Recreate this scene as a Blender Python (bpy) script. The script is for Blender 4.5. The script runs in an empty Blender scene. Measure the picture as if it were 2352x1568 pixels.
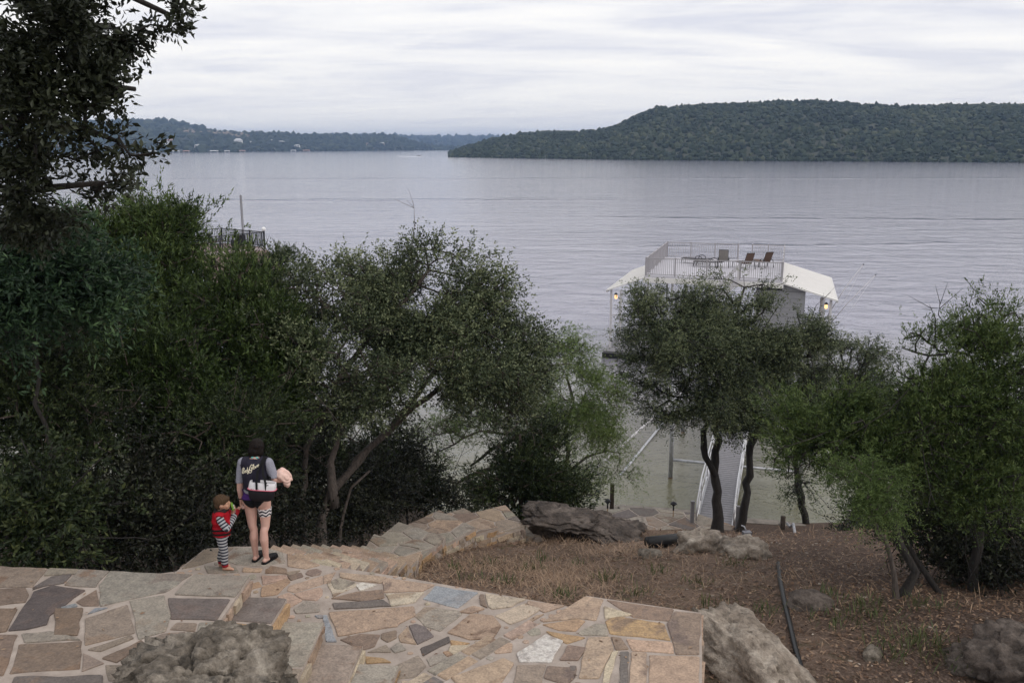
import bpy, bmesh, math, random
import numpy as np
from mathutils import Vector, Matrix, noise as mnoise
from mathutils.bvhtree import BVHTree

sc = bpy.context.scene
col = sc.collection
R = math.radians

# ---------------------------------------------------------------- camera
FPX, CXP, CYP = 2070.0, 1176.0, 784.0       # the photograph read at 2352 x 1568
CAM_H, PITCH = 13.0, R(12.19)
cam_d = bpy.data.cameras.new('camera')
cam = bpy.data.objects.new('camera', cam_d)
col.objects.link(cam)
cam.location = (0, 0, CAM_H)
cam.rotation_euler = (R(90) - PITCH, 0, 0)
cam_d.sensor_width = 36.0
cam_d.lens = 36.0 * FPX / 2352.0
cam_d.clip_start = 0.1
cam_d.clip_end = 30000
sc.camera = cam

# ---------------------------------------------------------------- world and sun
SUN_EL, SUN_AZ = R(42), R(118)              # azimuth clockwise from +Y
world = bpy.data.worlds.new('World')
sc.world = world
world.use_nodes = True
wn, wl = world.node_tree.nodes, world.node_tree.links
wn.clear()
w_out = wn.new('ShaderNodeOutputWorld')
w_bg = wn.new('ShaderNodeBackground')
w_bg.inputs['Strength'].default_value = 0.1
w_sky = wn.new('ShaderNodeTexSky')
w_sky.sky_type = 'NISHITA'
w_sky.sun_disc = False
w_sky.sun_elevation = SUN_EL
w_sky.sun_rotation = SUN_AZ
w_tc = wn.new('ShaderNodeTexCoord')
w_sep = wn.new('ShaderNodeSeparateXYZ')
wl.new(w_tc.outputs['Generated'], w_sep.inputs[0])
def wmath(op, a, b=None, clamp=False):
    n = wn.new('ShaderNodeMath'); n.operation = op; n.use_clamp = clamp
    for i, v in enumerate((a, b)):
        if v is None: continue
        if isinstance(v, (int, float)): n.inputs[i].default_value = v
        else: wl.new(v, n.inputs[i])
    return n.outputs[0]
w_z = wmath('ADD', wmath('MAXIMUM', w_sep.outputs[2], 0.0), 0.10)
w_px = wmath('DIVIDE', w_sep.outputs[0], w_z)
w_py = wmath('DIVIDE', w_sep.outputs[1], w_z)
def wnoise(sx, sy, detail, rough, dist, seed):
    c = wn.new('ShaderNodeCombineXYZ')
    wl.new(wmath('MULTIPLY', w_px, sx), c.inputs[0])
    wl.new(wmath('MULTIPLY', w_py, sy), c.inputs[1])
    c.inputs[2].default_value = seed
    n = wn.new('ShaderNodeTexNoise')
    n.inputs['Scale'].default_value = 1.0
    n.inputs['Detail'].default_value = detail
    n.inputs['Roughness'].default_value = rough
    n.inputs['Distortion'].default_value = dist
    wl.new(c.outputs[0], n.inputs['Vector'])
    return n.outputs['Fac']
w_n1 = wnoise(0.42, 0.74, 6, 0.55, 1.1, 5.1)
w_n2 = wnoise(1.0, 2.4, 7, 0.62, 1.0, 11.2)
w_cl = wmath('ADD', wmath('MULTIPLY', w_n1, 0.68), wmath('MULTIPLY', w_n2, 0.32))
w_ramp = wn.new('ShaderNodeValToRGB')
e = w_ramp.color_ramp.elements
e[0].position = 0.39; e[0].color = (7.9, 8.0, 8.9, 1)
e[1].position = 0.60; e[1].color = (11.5, 11.2, 10.8, 1)
m = w_ramp.color_ramp.elements.new(0.50); m.color = (10.2, 10.05, 10.1, 1)
wl.new(w_cl, w_ramp.inputs[0])
# the air near the horizon is milkier and a little warm
w_hz = wmath('SUBTRACT', 1.0, wmath('MULTIPLY', wmath('MAXIMUM', w_sep.outputs[2], 0.0), 6.0), True)
w_mh = wn.new('ShaderNodeMixRGB')
wl.new(wmath('MULTIPLY', w_hz, 0.6), w_mh.inputs[0])
wl.new(w_ramp.outputs[0], w_mh.inputs[1])
w_mh.inputs[2].default_value = (11.2, 10.75, 10.35, 1)
w_mix = wn.new('ShaderNodeMixRGB')
w_mix.inputs[0].default_value = 0.93
wl.new(w_sky.outputs[0], w_mix.inputs[1])
wl.new(w_mh.outputs[0], w_mix.inputs[2])
wl.new(w_mix.outputs[0], w_bg.inputs['Color'])
wl.new(w_bg.outputs[0], w_out.inputs['Surface'])

sun_d = bpy.data.lights.new('sun', 'SUN')
sun_d.energy = 0.95
sun_d.angle = R(25)
sun_d.color = (1.0, 0.93, 0.85)
sun = bpy.data.objects.new('sun', sun_d)
col.objects.link(sun)
sd = Vector((math.sin(SUN_AZ) * math.cos(SUN_EL), math.cos(SUN_AZ) * math.cos(SUN_EL), math.sin(SUN_EL)))
sun.rotation_euler = sd.to_track_quat('Z', 'Y').to_euler()
sun.location = (0, 0, 90)

vs = sc.view_settings
vs.view_transform = 'Standard'; vs.look = 'None'; vs.exposure = 0.03; vs.gamma = 1.0
vs.use_curve_mapping = False
sc.cycles.max_bounces = 6
sc.cycles.diffuse_bounces = 3
sc.cycles.glossy_bounces = 3
sc.cycles.transmission_bounces = 3
sc.cycles.volume_bounces = 0
sc.cycles.use_denoising = True

# ---------------------------------------------------------------- reading the photograph's pixels as places
cp, sp_ = math.cos(PITCH), math.sin(PITCH)
def ray(px, py):
    u = (px - CXP) / FPX; v = (py - CYP) / FPX
    return Vector((u, cp - v * sp_, -(sp_ + v * cp)))
def P(px, py, z):                # the point at height z
    d = ray(px, py); t = (z - CAM_H) / d.z
    return Vector((d.x * t, d.y * t, z))
def AT(px, py, Y):               # the point at distance Y
    d = ray(px, py); t = Y / d.y
    return Vector((d.x * t, Y, CAM_H + d.z * t))

# ---------------------------------------------------------------- object helpers
WORLD = {}
def tag(o, label=None, cat=None, group=None, kind=None):
    if label: o['label'] = label
    if cat: o['category'] = cat
    if group: o['group'] = group
    if kind: o['kind'] = kind
    return o
def link(o, parent=None):
    col.objects.link(o)
    if parent is not None:
        o.parent = parent
        if parent.name in WORLD:
            o.matrix_parent_inverse = WORLD[parent.name].inverted()
    return o
def thing(name, label, cat, loc=(0, 0, 0), rz=0.0, group=None, kind=None):
    o = bpy.data.objects.new(name, None)
    o.empty_display_size = 0.2
    o.location = loc; o.rotation_euler = (0, 0, rz)
    WORLD[o.name] = Matrix.Translation(Vector(loc)) @ Matrix.Rotation(rz, 4, 'Z')
    col.objects.link(o)
    return tag(o, label, cat, group, kind)
def obj(name, me, mat, parent=None, matrix=None):
    o = bpy.data.objects.new(name, me)
    if mat is not None and not me.materials: me.materials.append(mat)
    if matrix is not None: o.matrix_basis = matrix
    return link(o, parent)
def smooth(me, on=True):
    me.polygons.foreach_set('use_smooth', [on] * len(me.polygons))
def mesh_np(name, v, f, attrs=None, sm=False):
    v = np.ascontiguousarray(v, dtype=np.float32); f = np.ascontiguousarray(f, dtype=np.int32)
    me = bpy.data.meshes.new(name)
    n, k = f.shape
    me.vertices.add(len(v)); me.vertices.foreach_set('co', v.ravel())
    me.loops.add(n * k); me.loops.foreach_set('vertex_index', f.ravel())
    me.polygons.add(n)
    me.polygons.foreach_set('loop_start', np.arange(0, n * k, k, dtype=np.int32))
    me.update(calc_edges=True)
    if attrs:
        for an, av in attrs.items():
            a = me.attributes.new(an, 'FLOAT', 'POINT')
            a.data.foreach_set('value', np.ascontiguousarray(av, dtype=np.float32))
    me.polygons.foreach_set('use_smooth', np.full(n, sm, dtype=bool))
    return me

class MB:
    """collects shapes; build() links them as one mesh object"""
    def __init__(s): s.v = []; s.f = []
    def add(s, vs_, fs):
        b = len(s.v); s.v += [tuple(p) for p in vs_]; s.f += [tuple(i + b for i in q) for q in fs]
    def box(s, c, size, rot=None):
        hx, hy, hz = size[0] / 2, size[1] / 2, size[2] / 2
        vv = [Vector((x, y, z)) for x in (-hx, hx) for y in (-hy, hy) for z in (-hz, hz)]
        if rot is not None: vv = [rot @ p for p in vv]
        c = Vector(c)
        s.add([p + c for p in vv], [(0, 1, 3, 2), (4, 6, 7, 5), (0, 4, 5, 1), (2, 3, 7, 6), (0, 2, 6, 4), (1, 5, 7, 3)])
        return s
    def bar(s, a, b, w, h=None):
        """a square bar from a to b"""
        a, b = Vector(a), Vector(b); h = h or w
        d = b - a; q = d.to_track_quat('Y', 'Z').to_matrix()
        return s.box((a + b) / 2, (w, d.length, h), q)
    def tube(s, pts, rad, n=8, caps=True):
        pts = [Vector(p) for p in pts]
        if isinstance(rad, (int, float)): rad = [rad] * len(pts)
        b = len(s.v); side = None
        for i, p in enumerate(pts):
            d = (pts[min(i + 1, len(pts) - 1)] - pts[max(i - 1, 0)])
            if d.length < 1e-9: d = Vector((0, 0, 1))
            d.normalize()
            if side is None:
                side = d.orthogonal().normalized()
            else:
                side = (side - d * side.dot(d))
                side = side.normalized() if side.length > 1e-6 else d.orthogonal().normalized()
            up = d.cross(side)
            for k in range(n):
                a = 2 * math.pi * k / n
                s.v.append(tuple(p + (side * math.cos(a) + up * math.sin(a)) * rad[i]))
        m_ = len(pts)
        for i in range(m_ - 1):
            for k in range(n):
                k2 = (k + 1) % n
                s.f.append((b + i * n + k, b + i * n + k2, b + (i + 1) * n + k2, b + (i + 1) * n + k))
        if caps:
            s.f.append(tuple(b + k for k in reversed(range(n))))
            s.f.append(tuple(b + (m_ - 1) * n + k for k in range(n)))
        return s
    def lathe(s, prof, n=16, c=(0, 0, 0)):
        b = len(s.v); c = Vector(c)
        for (r, z) in prof:
            for k in range(n):
                a = 2 * math.pi * k / n
                s.v.append((c.x + r * math.cos(a), c.y + r * math.sin(a), c.z + z))
        for i in range(len(prof) - 1):
            for k in range(n):
                k2 = (k + 1) % n
                s.f.append((b + i * n + k, b + i * n + k2, b + (i + 1) * n + k2, b + (i + 1) * n + k))
        s.f.append(tuple(b + k for k in reversed(range(n))))
        s.f.append(tuple(b + (len(prof) - 1) * n + k for k in range(n)))
        return s
    def prism(s, poly, z0, z1):
        n = len(poly); b = len(s.v)
        s.v += [(p[0], p[1], z0) for p in poly] + [(p[0], p[1], z1) for p in poly]
        s.f.append(tuple(b + k for k in reversed(range(n)))); s.f.append(tuple(b + n + k for k in range(n)))
        for k in range(n):
            k2 = (k + 1) % n
            s.f.append((b + k, b + k2, b + n + k2, b + n + k))
        return s
    def loft(s, rings, closed=True, caps=True):
        n = len(rings[0]); b = len(s.v)
        for r in rings: s.v += [tuple(p) for p in r]
        for i in range(len(rings) - 1):
            for k in range(n if closed else n - 1):
                k2 = (k + 1) % n
                s.f.append((b + i * n + k, b + i * n + k2, b + (i + 1) * n + k2, b + (i + 1) * n + k))
        if caps:
            s.f.append(tuple(b + k for k in reversed(range(n))))
            s.f.append(tuple(b + (len(rings) - 1) * n + k for k in range(n)))
        return s
    def mesh(s, name, sm=False):
        me = bpy.data.meshes.new(name)
        me.from_pydata(s.v, [], s.f); me.update()
        if sm: smooth(me)
        return me
    def build(s, name, mat, parent=None, sm=False, matrix=None):
        return obj(name, s.mesh(name, sm), mat, parent, matrix)

# ---------------------------------------------------------------- materials
def new_mat(name):
    m_ = bpy.data.materials.new(name); m_.use_nodes = True
    nt = m_.node_tree; nt.nodes.clear()
    out = nt.nodes.new('ShaderNodeOutputMaterial')
    b = nt.nodes.new('ShaderNodeBsdfPrincipled')
    nt.links.new(b.outputs[0], out.inputs[0])
    return m_, nt, b, out
def setin(nt, sock, v):
    if hasattr(v, 'is_output') or isinstance(v, bpy.types.NodeSocket): nt.links.new(v, sock)
    elif isinstance(v, tuple) and len(v) == 3 and sock.type == 'RGBA': sock.default_value = (*v, 1)
    else: sock.default_value = v
def mth(nt, op, a, b=0.0, clamp=False):
    n = nt.nodes.new('ShaderNodeMath'); n.operation = op; n.use_clamp = clamp
    setin(nt, n.inputs[0], a); setin(nt, n.inputs[1], b)
    return n.outputs[0]
def mix(nt, f, a, b, mode='MIX'):
    n = nt.nodes.new('ShaderNodeMixRGB'); n.blend_type = mode
    setin(nt, n.inputs[0], f); setin(nt, n.inputs[1], a); setin(nt, n.inputs[2], b)
    return n.outputs[0]
def ramp(nt, f, stops):
    n = nt.nodes.new('ShaderNodeValToRGB'); el = n.color_ramp.elements
    while len(el) > 1: el.remove(el[-1])
    el[0].position = stops[0][0]; el[0].color = (*stops[0][1], 1)
    for p, c in stops[1:]:
        x = el.new(p); x.color = (*c, 1)
    nt.links.new(f, n.inputs[0])
    return n.outputs[0]
def coord(nt, kind='Object', scale=(1, 1, 1), rot=(0, 0, 0), offset=None):
    if kind == 'Position':
        g = nt.nodes.new('ShaderNodeNewGeometry'); s_ = g.outputs['Position']
    else:
        g = nt.nodes.new('ShaderNodeTexCoord'); s_ = g.outputs[kind]
    mp = nt.nodes.new('ShaderNodeMapping')
    mp.inputs['Scale'].default_value = scale; mp.inputs['Rotation'].default_value = rot
    nt.links.new(s_, mp.inputs[0])
    if offset is not None: nt.links.new(offset, mp.inputs['Location'])
    return mp.outputs[0]
def nz(nt, vec, scale, detail=4, rough=0.55, dist=0.0):
    n = nt.nodes.new('ShaderNodeTexNoise')
    n.inputs['Scale'].default_value = scale; n.inputs['Detail'].default_value = detail
    n.inputs['Roughness'].default_value = rough; n.inputs['Distortion'].default_value = dist
    nt.links.new(vec, n.inputs['Vector'])
    return n.outputs['Fac']
def bump(nt, b, h, strength, dist=1.0):
    n = nt.nodes.new('ShaderNodeBump')
    n.inputs['Strength'].default_value = strength; n.inputs['Distance'].default_value = dist
    nt.links.new(h, n.inputs['Height']); nt.links.new(n.outputs[0], b.inputs['Normal'])
def attr(nt, name):
    n = nt.nodes.new('ShaderNodeAttribute'); n.attribute_name = name
    return n.outputs['Fac']
def plain(name, c, rough=0.6, metal=0.0, var=0.12, vscale=9.0, bmp=0.0, spec=0.4):
    m_, nt, b, out = new_mat(name)
    v = coord(nt, 'Position')
    n = nz(nt, v, vscale, 3)
    lo = tuple(x * (1 - var) for x in c); hi = tuple(min(1, x * (1 + var)) for x in c)
    setin(nt, b.inputs['Base Color'], ramp(nt, n, [(0.3, lo), (0.7, hi)]))
    b.inputs['Roughness'].default_value = rough; b.inputs['Metallic'].default_value = metal
    b.inputs['Specular IOR Level'].default_value = spec
    if bmp: bump(nt, b, nz(nt, v, vscale * 4, 4), bmp, 0.02)
    return m_

M = {}
def leaf_mat(name, dark, mid, light, trans=0.25, rough=0.5):
    m_, nt, b, out = new_mat(name)
    c = ramp(nt, attr(nt, 'tint'), [(0.0, dark), (0.45, mid), (1.0, light)])
    setin(nt, b.inputs['Base Color'], c)
    b.inputs['Roughness'].default_value = rough
    b.inputs['Specular IOR Level'].default_value = 0.3
    t = nt.nodes.new('ShaderNodeBsdfTranslucent'); nt.links.new(c, t.inputs[0])
    mx = nt.nodes.new('ShaderNodeMixShader'); mx.inputs[0].default_value = trans
    nt.links.new(b.outputs[0], mx.inputs[1]); nt.links.new(t.outputs[0], mx.inputs[2])
    nt.links.new(mx.outputs[0], out.inputs[0])
    M[name] = m_
leaf_mat('oak_leaf', (0.009, 0.014, 0.006), (0.055, 0.076, 0.036), (0.25, 0.28, 0.15), 0.15)
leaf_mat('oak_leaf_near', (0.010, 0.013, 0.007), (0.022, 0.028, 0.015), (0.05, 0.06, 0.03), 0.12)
leaf_mat('juniper_leaf', (0.008, 0.015, 0.004), (0.046, 0.078, 0.018), (0.135, 0.175, 0.055), 0.12, 0.6)
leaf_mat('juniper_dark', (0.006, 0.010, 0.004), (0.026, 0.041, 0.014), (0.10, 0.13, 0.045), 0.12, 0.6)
leaf_mat('mesquite_leaf', (0.05, 0.08, 0.022), (0.13, 0.19, 0.06), (0.26, 0.33, 0.11), 0.4)
leaf_mat('sumac_leaf', (0.010, 0.022, 0.012), (0.026, 0.055, 0.026), (0.09, 0.15, 0.06), 0.25)
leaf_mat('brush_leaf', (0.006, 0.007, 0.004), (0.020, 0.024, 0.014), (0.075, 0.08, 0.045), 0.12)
leaf_mat('shrub_leaf', (0.010, 0.016, 0.006), (0.028, 0.044, 0.015), (0.14, 0.16, 0.06), 0.25)
leaf_mat('hill_leaf', (0.010, 0.018, 0.010), (0.024, 0.038, 0.021), (0.085, 0.095, 0.050), 0.0, 0.8)
leaf_mat('grass_blade', (0.05, 0.08, 0.025), (0.12, 0.13, 0.05), (0.34, 0.25, 0.14), 0.2)
leaf_mat('litter_leaf', (0.05, 0.028, 0.018), (0.16, 0.095, 0.06), (0.38, 0.27, 0.18), 0.1)

def bark(name, c0, c1):
    m_, nt, b, out = new_mat(name)
    v = coord(nt, 'Position', (1, 1, 0.22))
    n = nz(nt, v, 26, 5, 0.65)
    n2 = nz(nt, coord(nt, 'Position'), 3.0, 3)
    c = ramp(nt, n, [(0.35, c0), (0.65, c1)])
    c = mix(nt, mth(nt, 'MULTIPLY', n2, 0.5), c, tuple(x * 0.6 for x in c1))
    setin(nt, b.inputs['Base Color'], c); b.inputs['Roughness'].default_value = 0.9
    bump(nt, b, n, 0.9, 0.03)
    M[name] = m_
bark('oak_bark', (0.035, 0.028, 0.024), (0.13, 0.105, 0.09))
bark('oak_bark_dark', (0.012, 0.010, 0.009), (0.04, 0.034, 0.03))
bark('juniper_bark', (0.05, 0.036, 0.03), (0.15, 0.115, 0.095))

def stone_mat(name):
    m_, nt, b, out = new_mat(name)
    oi = nt.nodes.new('ShaderNodeObjectInfo')
    off = nt.nodes.new('ShaderNodeCombineXYZ')
    nt.links.new(mth(nt, 'MULTIPLY', oi.outputs['Random'], 37.0), off.inputs[0])
    nt.links.new(mth(nt, 'MULTIPLY', oi.outputs['Random'], 91.0), off.inputs[1])
    v = coord(nt, 'Position', offset=off.outputs[0])
    big = nz(nt, v, 1.9, 6, 0.6, 0.9)
    fine = nz(nt, v, 45, 4, 0.6)
    midn = nz(nt, v, 9, 5, 0.62, 0.4)
    basec = oi.outputs['Color']
    # iron stains on some of the stones, from each stone's own random number
    st = mth(nt, 'MULTIPLY', mth(nt, 'SUBTRACT', big, 0.53), 14.0, True)
    st = mth(nt, 'MULTIPLY', st, mth(nt, 'MULTIPLY', mth(nt, 'FRACT', mth(nt, 'MULTIPLY', oi.outputs['Random'], 7.31)), 0.85))
    c = mix(nt, st, basec, mix(nt, mth(nt, 'FRACT', mth(nt, 'MULTIPLY', oi.outputs['Random'], 3.7)), (0.28, 0.17, 0.09), (0.11, 0.085, 0.085)))
    c = mix(nt, 0.42, c, ramp(nt, midn, [(0.28, (0.22, 0.22, 0.23)), (0.5, (0.5, 0.5, 0.5)), (0.72, (0.76, 0.75, 0.73))]), 'OVERLAY')
    c = mix(nt, 0.7, c, ramp(nt, fine, [(0.3, (0.30, 0.30, 0.30)), (0.7, (0.68, 0.68, 0.68))]), 'OVERLAY')
    mo = mth(nt, 'MULTIPLY', mth(nt, 'SUBTRACT', nz(nt, v, 17, 5, .7), .52), 7, True)
    c = mix(nt, mth(nt, 'MULTIPLY', mo, mth(nt, 'MULTIPLY', mth(nt, 'GREATER_THAN', mth(nt, 'FRACT', mth(nt, 'MULTIPLY', oi.outputs['Random'], 13.7)), .62), .45)), c, (0.10, 0.085, 0.078))
    setin(nt, b.inputs['Base Color'], c)
    b.inputs['Roughness'].default_value = 0.72; b.inputs['Specular IOR Level'].default_value = 0.35
    bump(nt, b, mth(nt, 'ADD', midn, mth(nt, 'MULTIPLY', fine, 0.3)), 0.55, 0.02)
    M[name] = m_
stone_mat('flagstone')
def mortar_mat():
    m_, nt, b, out = new_mat('mortar')
    v = coord(nt, 'Position')
    c = ramp(nt, nz(nt, v, 5, 5, 0.65), [(0.3, (0.29, 0.24, 0.205)), (0.7, (0.44, 0.375, 0.325))])
    setin(nt, b.inputs['Base Color'], c); b.inputs['Roughness'].default_value = 0.9
    bump(nt, b, nz(nt, v, 60, 4), 0.5, 0.01)
    M['mortar'] = m_
mortar_mat()
def rock_mat(name, c0, c1, c2, lich):
    m_, nt, b, out = new_mat(name)
    v = coord(nt, 'Position')
    n = nz(nt, v, 2.6, 7, 0.68, 0.5)
    n2 = nz(nt, v, 14, 6, 0.7)
    c = ramp(nt, n, [(0.3, c0), (0.5, c1), (0.72, c2)])
    c = mix(nt, 0.75, c, ramp(nt, n2, [(0.28, (0.18, 0.18, 0.18)), (0.5, (0.5, 0.5, 0.5)), (0.72, (0.78, 0.78, 0.78))]), 'OVERLAY')
    l = mth(nt, 'MULTIPLY', mth(nt, 'SUBTRACT', nz(nt, v, 6.5, 5, 0.7), 0.58), 8, True)
    c = mix(nt, mth(nt, 'MULTIPLY', l, lich), c, (0.04, 0.038, 0.036))
    l2 = mth(nt, 'MULTIPLY', mth(nt, 'SUBTRACT', nz(nt, v, 2.3, 6, 0.7, .6), 0.54), 9, True)
    c = mix(nt, mth(nt, 'MULTIPLY', l2, lich * .9), c, (0.055, 0.05, 0.045))
    setin(nt, b.inputs['Base Color'], c); b.inputs['Roughness'].default_value = 0.92
    b.inputs['Specular IOR Level'].default_value = 0.2
    bump(nt, b, mth(nt, 'ADD', n2, mth(nt, 'MULTIPLY', nz(nt, v, 50, 4, 0.6), 0.35)), 0.9, 0.05)
    M[name] = m_
rock_mat('limestone', (0.06, 0.05, 0.04), (0.20, 0.172, 0.14), (0.46, 0.41, 0.345), 0.8)
rock_mat('limestone_pale', (0.17, 0.135, 0.105), (0.33, 0.28, 0.23), (0.52, 0.46, 0.39), 0.4)
rock_mat('limestone_dark', (0.04, 0.034, 0.03), (0.11, 0.09, 0.078), (0.22, 0.185, 0.16), 0.6)

def ground_mat():
    m_, nt, b, out = new_mat('slope_soil')
    v = coord(nt, 'Position')
    big = nz(nt, v, 0.55, 5, 0.6, 0.4)
    md = nz(nt, v, 3.0, 6, 0.65)
    fine = nz(nt, v, 22, 5, 0.7)
    straw = nz(nt, coord(nt, 'Position', (9, 30, 9), (0, 0, 0.5)), 1.6, 4, 0.7, 1.2)
    soil = ramp(nt, fine, [(0.25, (0.05, 0.034, 0.026)), (0.5, (0.15, 0.105, 0.08)), (0.75, (0.34, 0.25, 0.19))])
    dry = ramp(nt, straw, [(0.3, (0.12, 0.082, 0.06)), (0.55, (0.27, 0.192, 0.145)), (0.75, (0.46, 0.35, 0.27))])
    grn = ramp(nt, fine, [(0.3, (0.04, 0.045, 0.018)), (0.7, (0.13, 0.125, 0.055))])
    c = mix(nt, mth(nt, 'MULTIPLY', mth(nt, 'SUBTRACT', big, 0.46), 6, True), soil, dry)
    c = mix(nt, mth(nt, 'MULTIPLY', mth(nt, 'MULTIPLY', mth(nt, 'SUBTRACT', md, 0.54), 6, True), 0.7), c, grn)
    # darker ground colours by position on both sides of the mown strip
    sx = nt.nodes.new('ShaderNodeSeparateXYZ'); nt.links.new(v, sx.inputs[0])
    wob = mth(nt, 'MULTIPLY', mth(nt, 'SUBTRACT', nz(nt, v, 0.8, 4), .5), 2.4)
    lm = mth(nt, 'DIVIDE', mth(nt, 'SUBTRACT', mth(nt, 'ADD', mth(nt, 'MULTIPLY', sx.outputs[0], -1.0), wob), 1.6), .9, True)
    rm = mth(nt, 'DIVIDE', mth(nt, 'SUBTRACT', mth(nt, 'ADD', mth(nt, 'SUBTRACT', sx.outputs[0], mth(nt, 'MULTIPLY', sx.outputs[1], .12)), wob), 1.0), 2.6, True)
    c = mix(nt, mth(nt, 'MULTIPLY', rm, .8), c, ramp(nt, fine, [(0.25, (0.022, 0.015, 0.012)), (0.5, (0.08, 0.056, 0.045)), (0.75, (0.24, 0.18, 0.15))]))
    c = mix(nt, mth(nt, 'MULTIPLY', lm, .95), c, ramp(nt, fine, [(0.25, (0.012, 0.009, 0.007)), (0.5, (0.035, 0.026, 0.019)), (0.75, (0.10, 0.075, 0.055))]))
    setin(nt, b.inputs['Base Color'], c); b.inputs['Roughness'].default_value = 0.95
    b.inputs['Specular IOR Level'].default_value = 0.15
    bump(nt, b, mth(nt, 'ADD', fine, mth(nt, 'MULTIPLY', md, 0.6)), 0.9, 0.06)
    M['slope_soil'] = m_
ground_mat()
WAKES = [(226, .04, 2.4, .6, -45, 75), (232, .04, 1.8, .4, -30, 60), (172, -.09, 1.7, .5, 70, 55), (380, .02, 5, .7, 60, 260), (118, .10, 1.3, .25, 40, 30)]
def water_mat():
    m_, nt, b, out = new_mat('lake_water')
    v1 = coord(nt, 'Position', (0.55, 1.0, 1.0), (0, 0, 0.16))
    v2 = coord(nt, 'Position', (0.8, 1.0, 1.0), (0, 0, -0.35))
    rip = nz(nt, v1, 2.4, 4, 0.6, 0.3)
    chop = nz(nt, v2, 0.45, 6, 0.60, 0.5)
    swell = nz(nt, coord(nt, 'Position', (0.35, 1.0, 1.0), (0, 0, 0.1)), 0.22, 3, 0.5, 0.3)
    patch = nz(nt, coord(nt, 'Position', (0.25, 1.0, 1.0)), 0.035, 4, 0.6, 0.4)
    amp = mth(nt, 'ADD', 0.55, mth(nt, 'MULTIPLY', patch, 0.9))
    h = mth(nt, 'ADD', mth(nt, 'MULTIPLY', rip, 0.028), mth(nt, 'MULTIPLY', chop, 0.185))
    h = mth(nt, 'ADD', mth(nt, 'MULTIPLY', h, amp), mth(nt, 'MULTIPLY', swell, 0.22))
    # long low wakes running across the lake
    gp_ = nt.nodes.new('ShaderNodeNewGeometry'); s2 = nt.nodes.new('ShaderNodeSeparateXYZ'); nt.links.new(gp_.outputs['Position'], s2.inputs[0])
    wob = nz(nt, coord(nt, 'Position', (1, .2, 1)), 0.035, 5, .6)
    brk = mth(nt, 'MULTIPLY', mth(nt, 'SUBTRACT', nz(nt, coord(nt, 'Position', (1, .6, 1)), 0.11, 4, .65), .40), 5.0, True)
    for Y0, k, w, A, xc, xw in WAKES:
        q = mth(nt, 'SUBTRACT', s2.outputs[1], mth(nt, 'ADD', mth(nt, 'MULTIPLY', s2.outputs[0], k), mth(nt, 'ADD', Y0 - 6, mth(nt, 'MULTIPLY', wob, 12.0))))
        q = mth(nt, 'DIVIDE', q, w)
        g_ = mth(nt, 'POWER', 2.718, mth(nt, 'MULTIPLY', mth(nt, 'MULTIPLY', q, q), -1.0))
        xm = mth(nt, 'SUBTRACT', 1.0, mth(nt, 'POWER', mth(nt, 'ABSOLUTE', mth(nt, 'DIVIDE', mth(nt, 'SUBTRACT', s2.outputs[0], xc), xw)), 4.0), True)
        h = mth(nt, 'ADD', h, mth(nt, 'MULTIPLY', mth(nt, 'MULTIPLY', g_, mth(nt, 'MULTIPLY', xm, brk)), A))
    bump(nt, b, h, 1.0, 1.0)
    # silt stirred up in the shallows: turbid olive water near the bank, the sky's pale lavender reflection painted into the colour farther out
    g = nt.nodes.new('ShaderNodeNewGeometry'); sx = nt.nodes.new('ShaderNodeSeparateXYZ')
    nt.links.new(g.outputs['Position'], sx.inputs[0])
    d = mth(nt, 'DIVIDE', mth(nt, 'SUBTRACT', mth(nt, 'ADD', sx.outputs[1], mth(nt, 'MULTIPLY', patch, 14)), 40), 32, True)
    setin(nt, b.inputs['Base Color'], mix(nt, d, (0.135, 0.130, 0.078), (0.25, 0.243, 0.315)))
    b.inputs['Roughness'].default_value = 0.07
    b.inputs['IOR'].default_value = 1.40
    M['lake_water'] = m_
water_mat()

M['white_metal'] = plain('white_metal', (0.54, 0.525, 0.545), 0.45, 0.0, 0.05)
M['roof_metal'] = plain('roof_metal', (0.76, 0.745, 0.725), 0.5, 0.0, 0.03, 1.5)
M['deck_coat'] = plain('deck_coat', (0.50, 0.49, 0.535), 0.6, 0.0, 0.06, 3)
M['grey_siding'] = plain('grey_siding', (0.30, 0.30, 0.315), 0.7, 0.0, 0.06)
M['aluminium'] = plain('aluminium', (0.62, 0.62, 0.64), 0.35, 0.7, 0.08, 14)
M['galvanised'] = plain('galvanised', (0.46, 0.47, 0.50), 0.45, 0.25, 0.2, 8)
M['rusty_steel'] = plain('rusty_steel', (0.12, 0.075, 0.045), 0.8, 0.2, 0.35, 12)
M['grey_plank'] = plain('grey_plank', (0.215, 0.21, 0.225), 0.6, 0.0, 0.12, 7)
M['black_plastic'] = plain('black_plastic', (0.014, 0.014, 0.015), 0.45, 0, 0.3, 12)
M['dark_metal'] = plain('dark_metal', (0.02, 0.02, 0.024), 0.45, 0.3, 0.2)
M['brown_sling'] = plain('brown_sling', (0.10, 0.062, 0.045), 0.8)
M['grey_sling'] = plain('grey_sling', (0.20, 0.185, 0.17), 0.8)
M['old_wood'] = plain('old_wood', (0.055, 0.042, 0.034), 0.9, 0, 0.4, 18, 0.4)
M['float_black'] = plain('float_black', (0.012, 0.012, 0.013), 0.6)
M['pole_grey'] = plain('pole_grey', (0.20, 0.20, 0.22), 0.5, 0.2)
M['dark_sling'] = plain('dark_sling', (0.045, 0.04, 0.04), 0.8)
M['rail_metal'] = plain('rail_metal', (0.36, 0.345, 0.365), 0.45, 0, .05)
M['concrete'] = plain('concrete', (0.25, 0.22, 0.19), 0.9, 0, 0.25, 5, 0.5)
M['shingle'] = plain('shingle', (0.20, 0.145, 0.135), 0.9, 0, 0.25, 9, 0.4)
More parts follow.
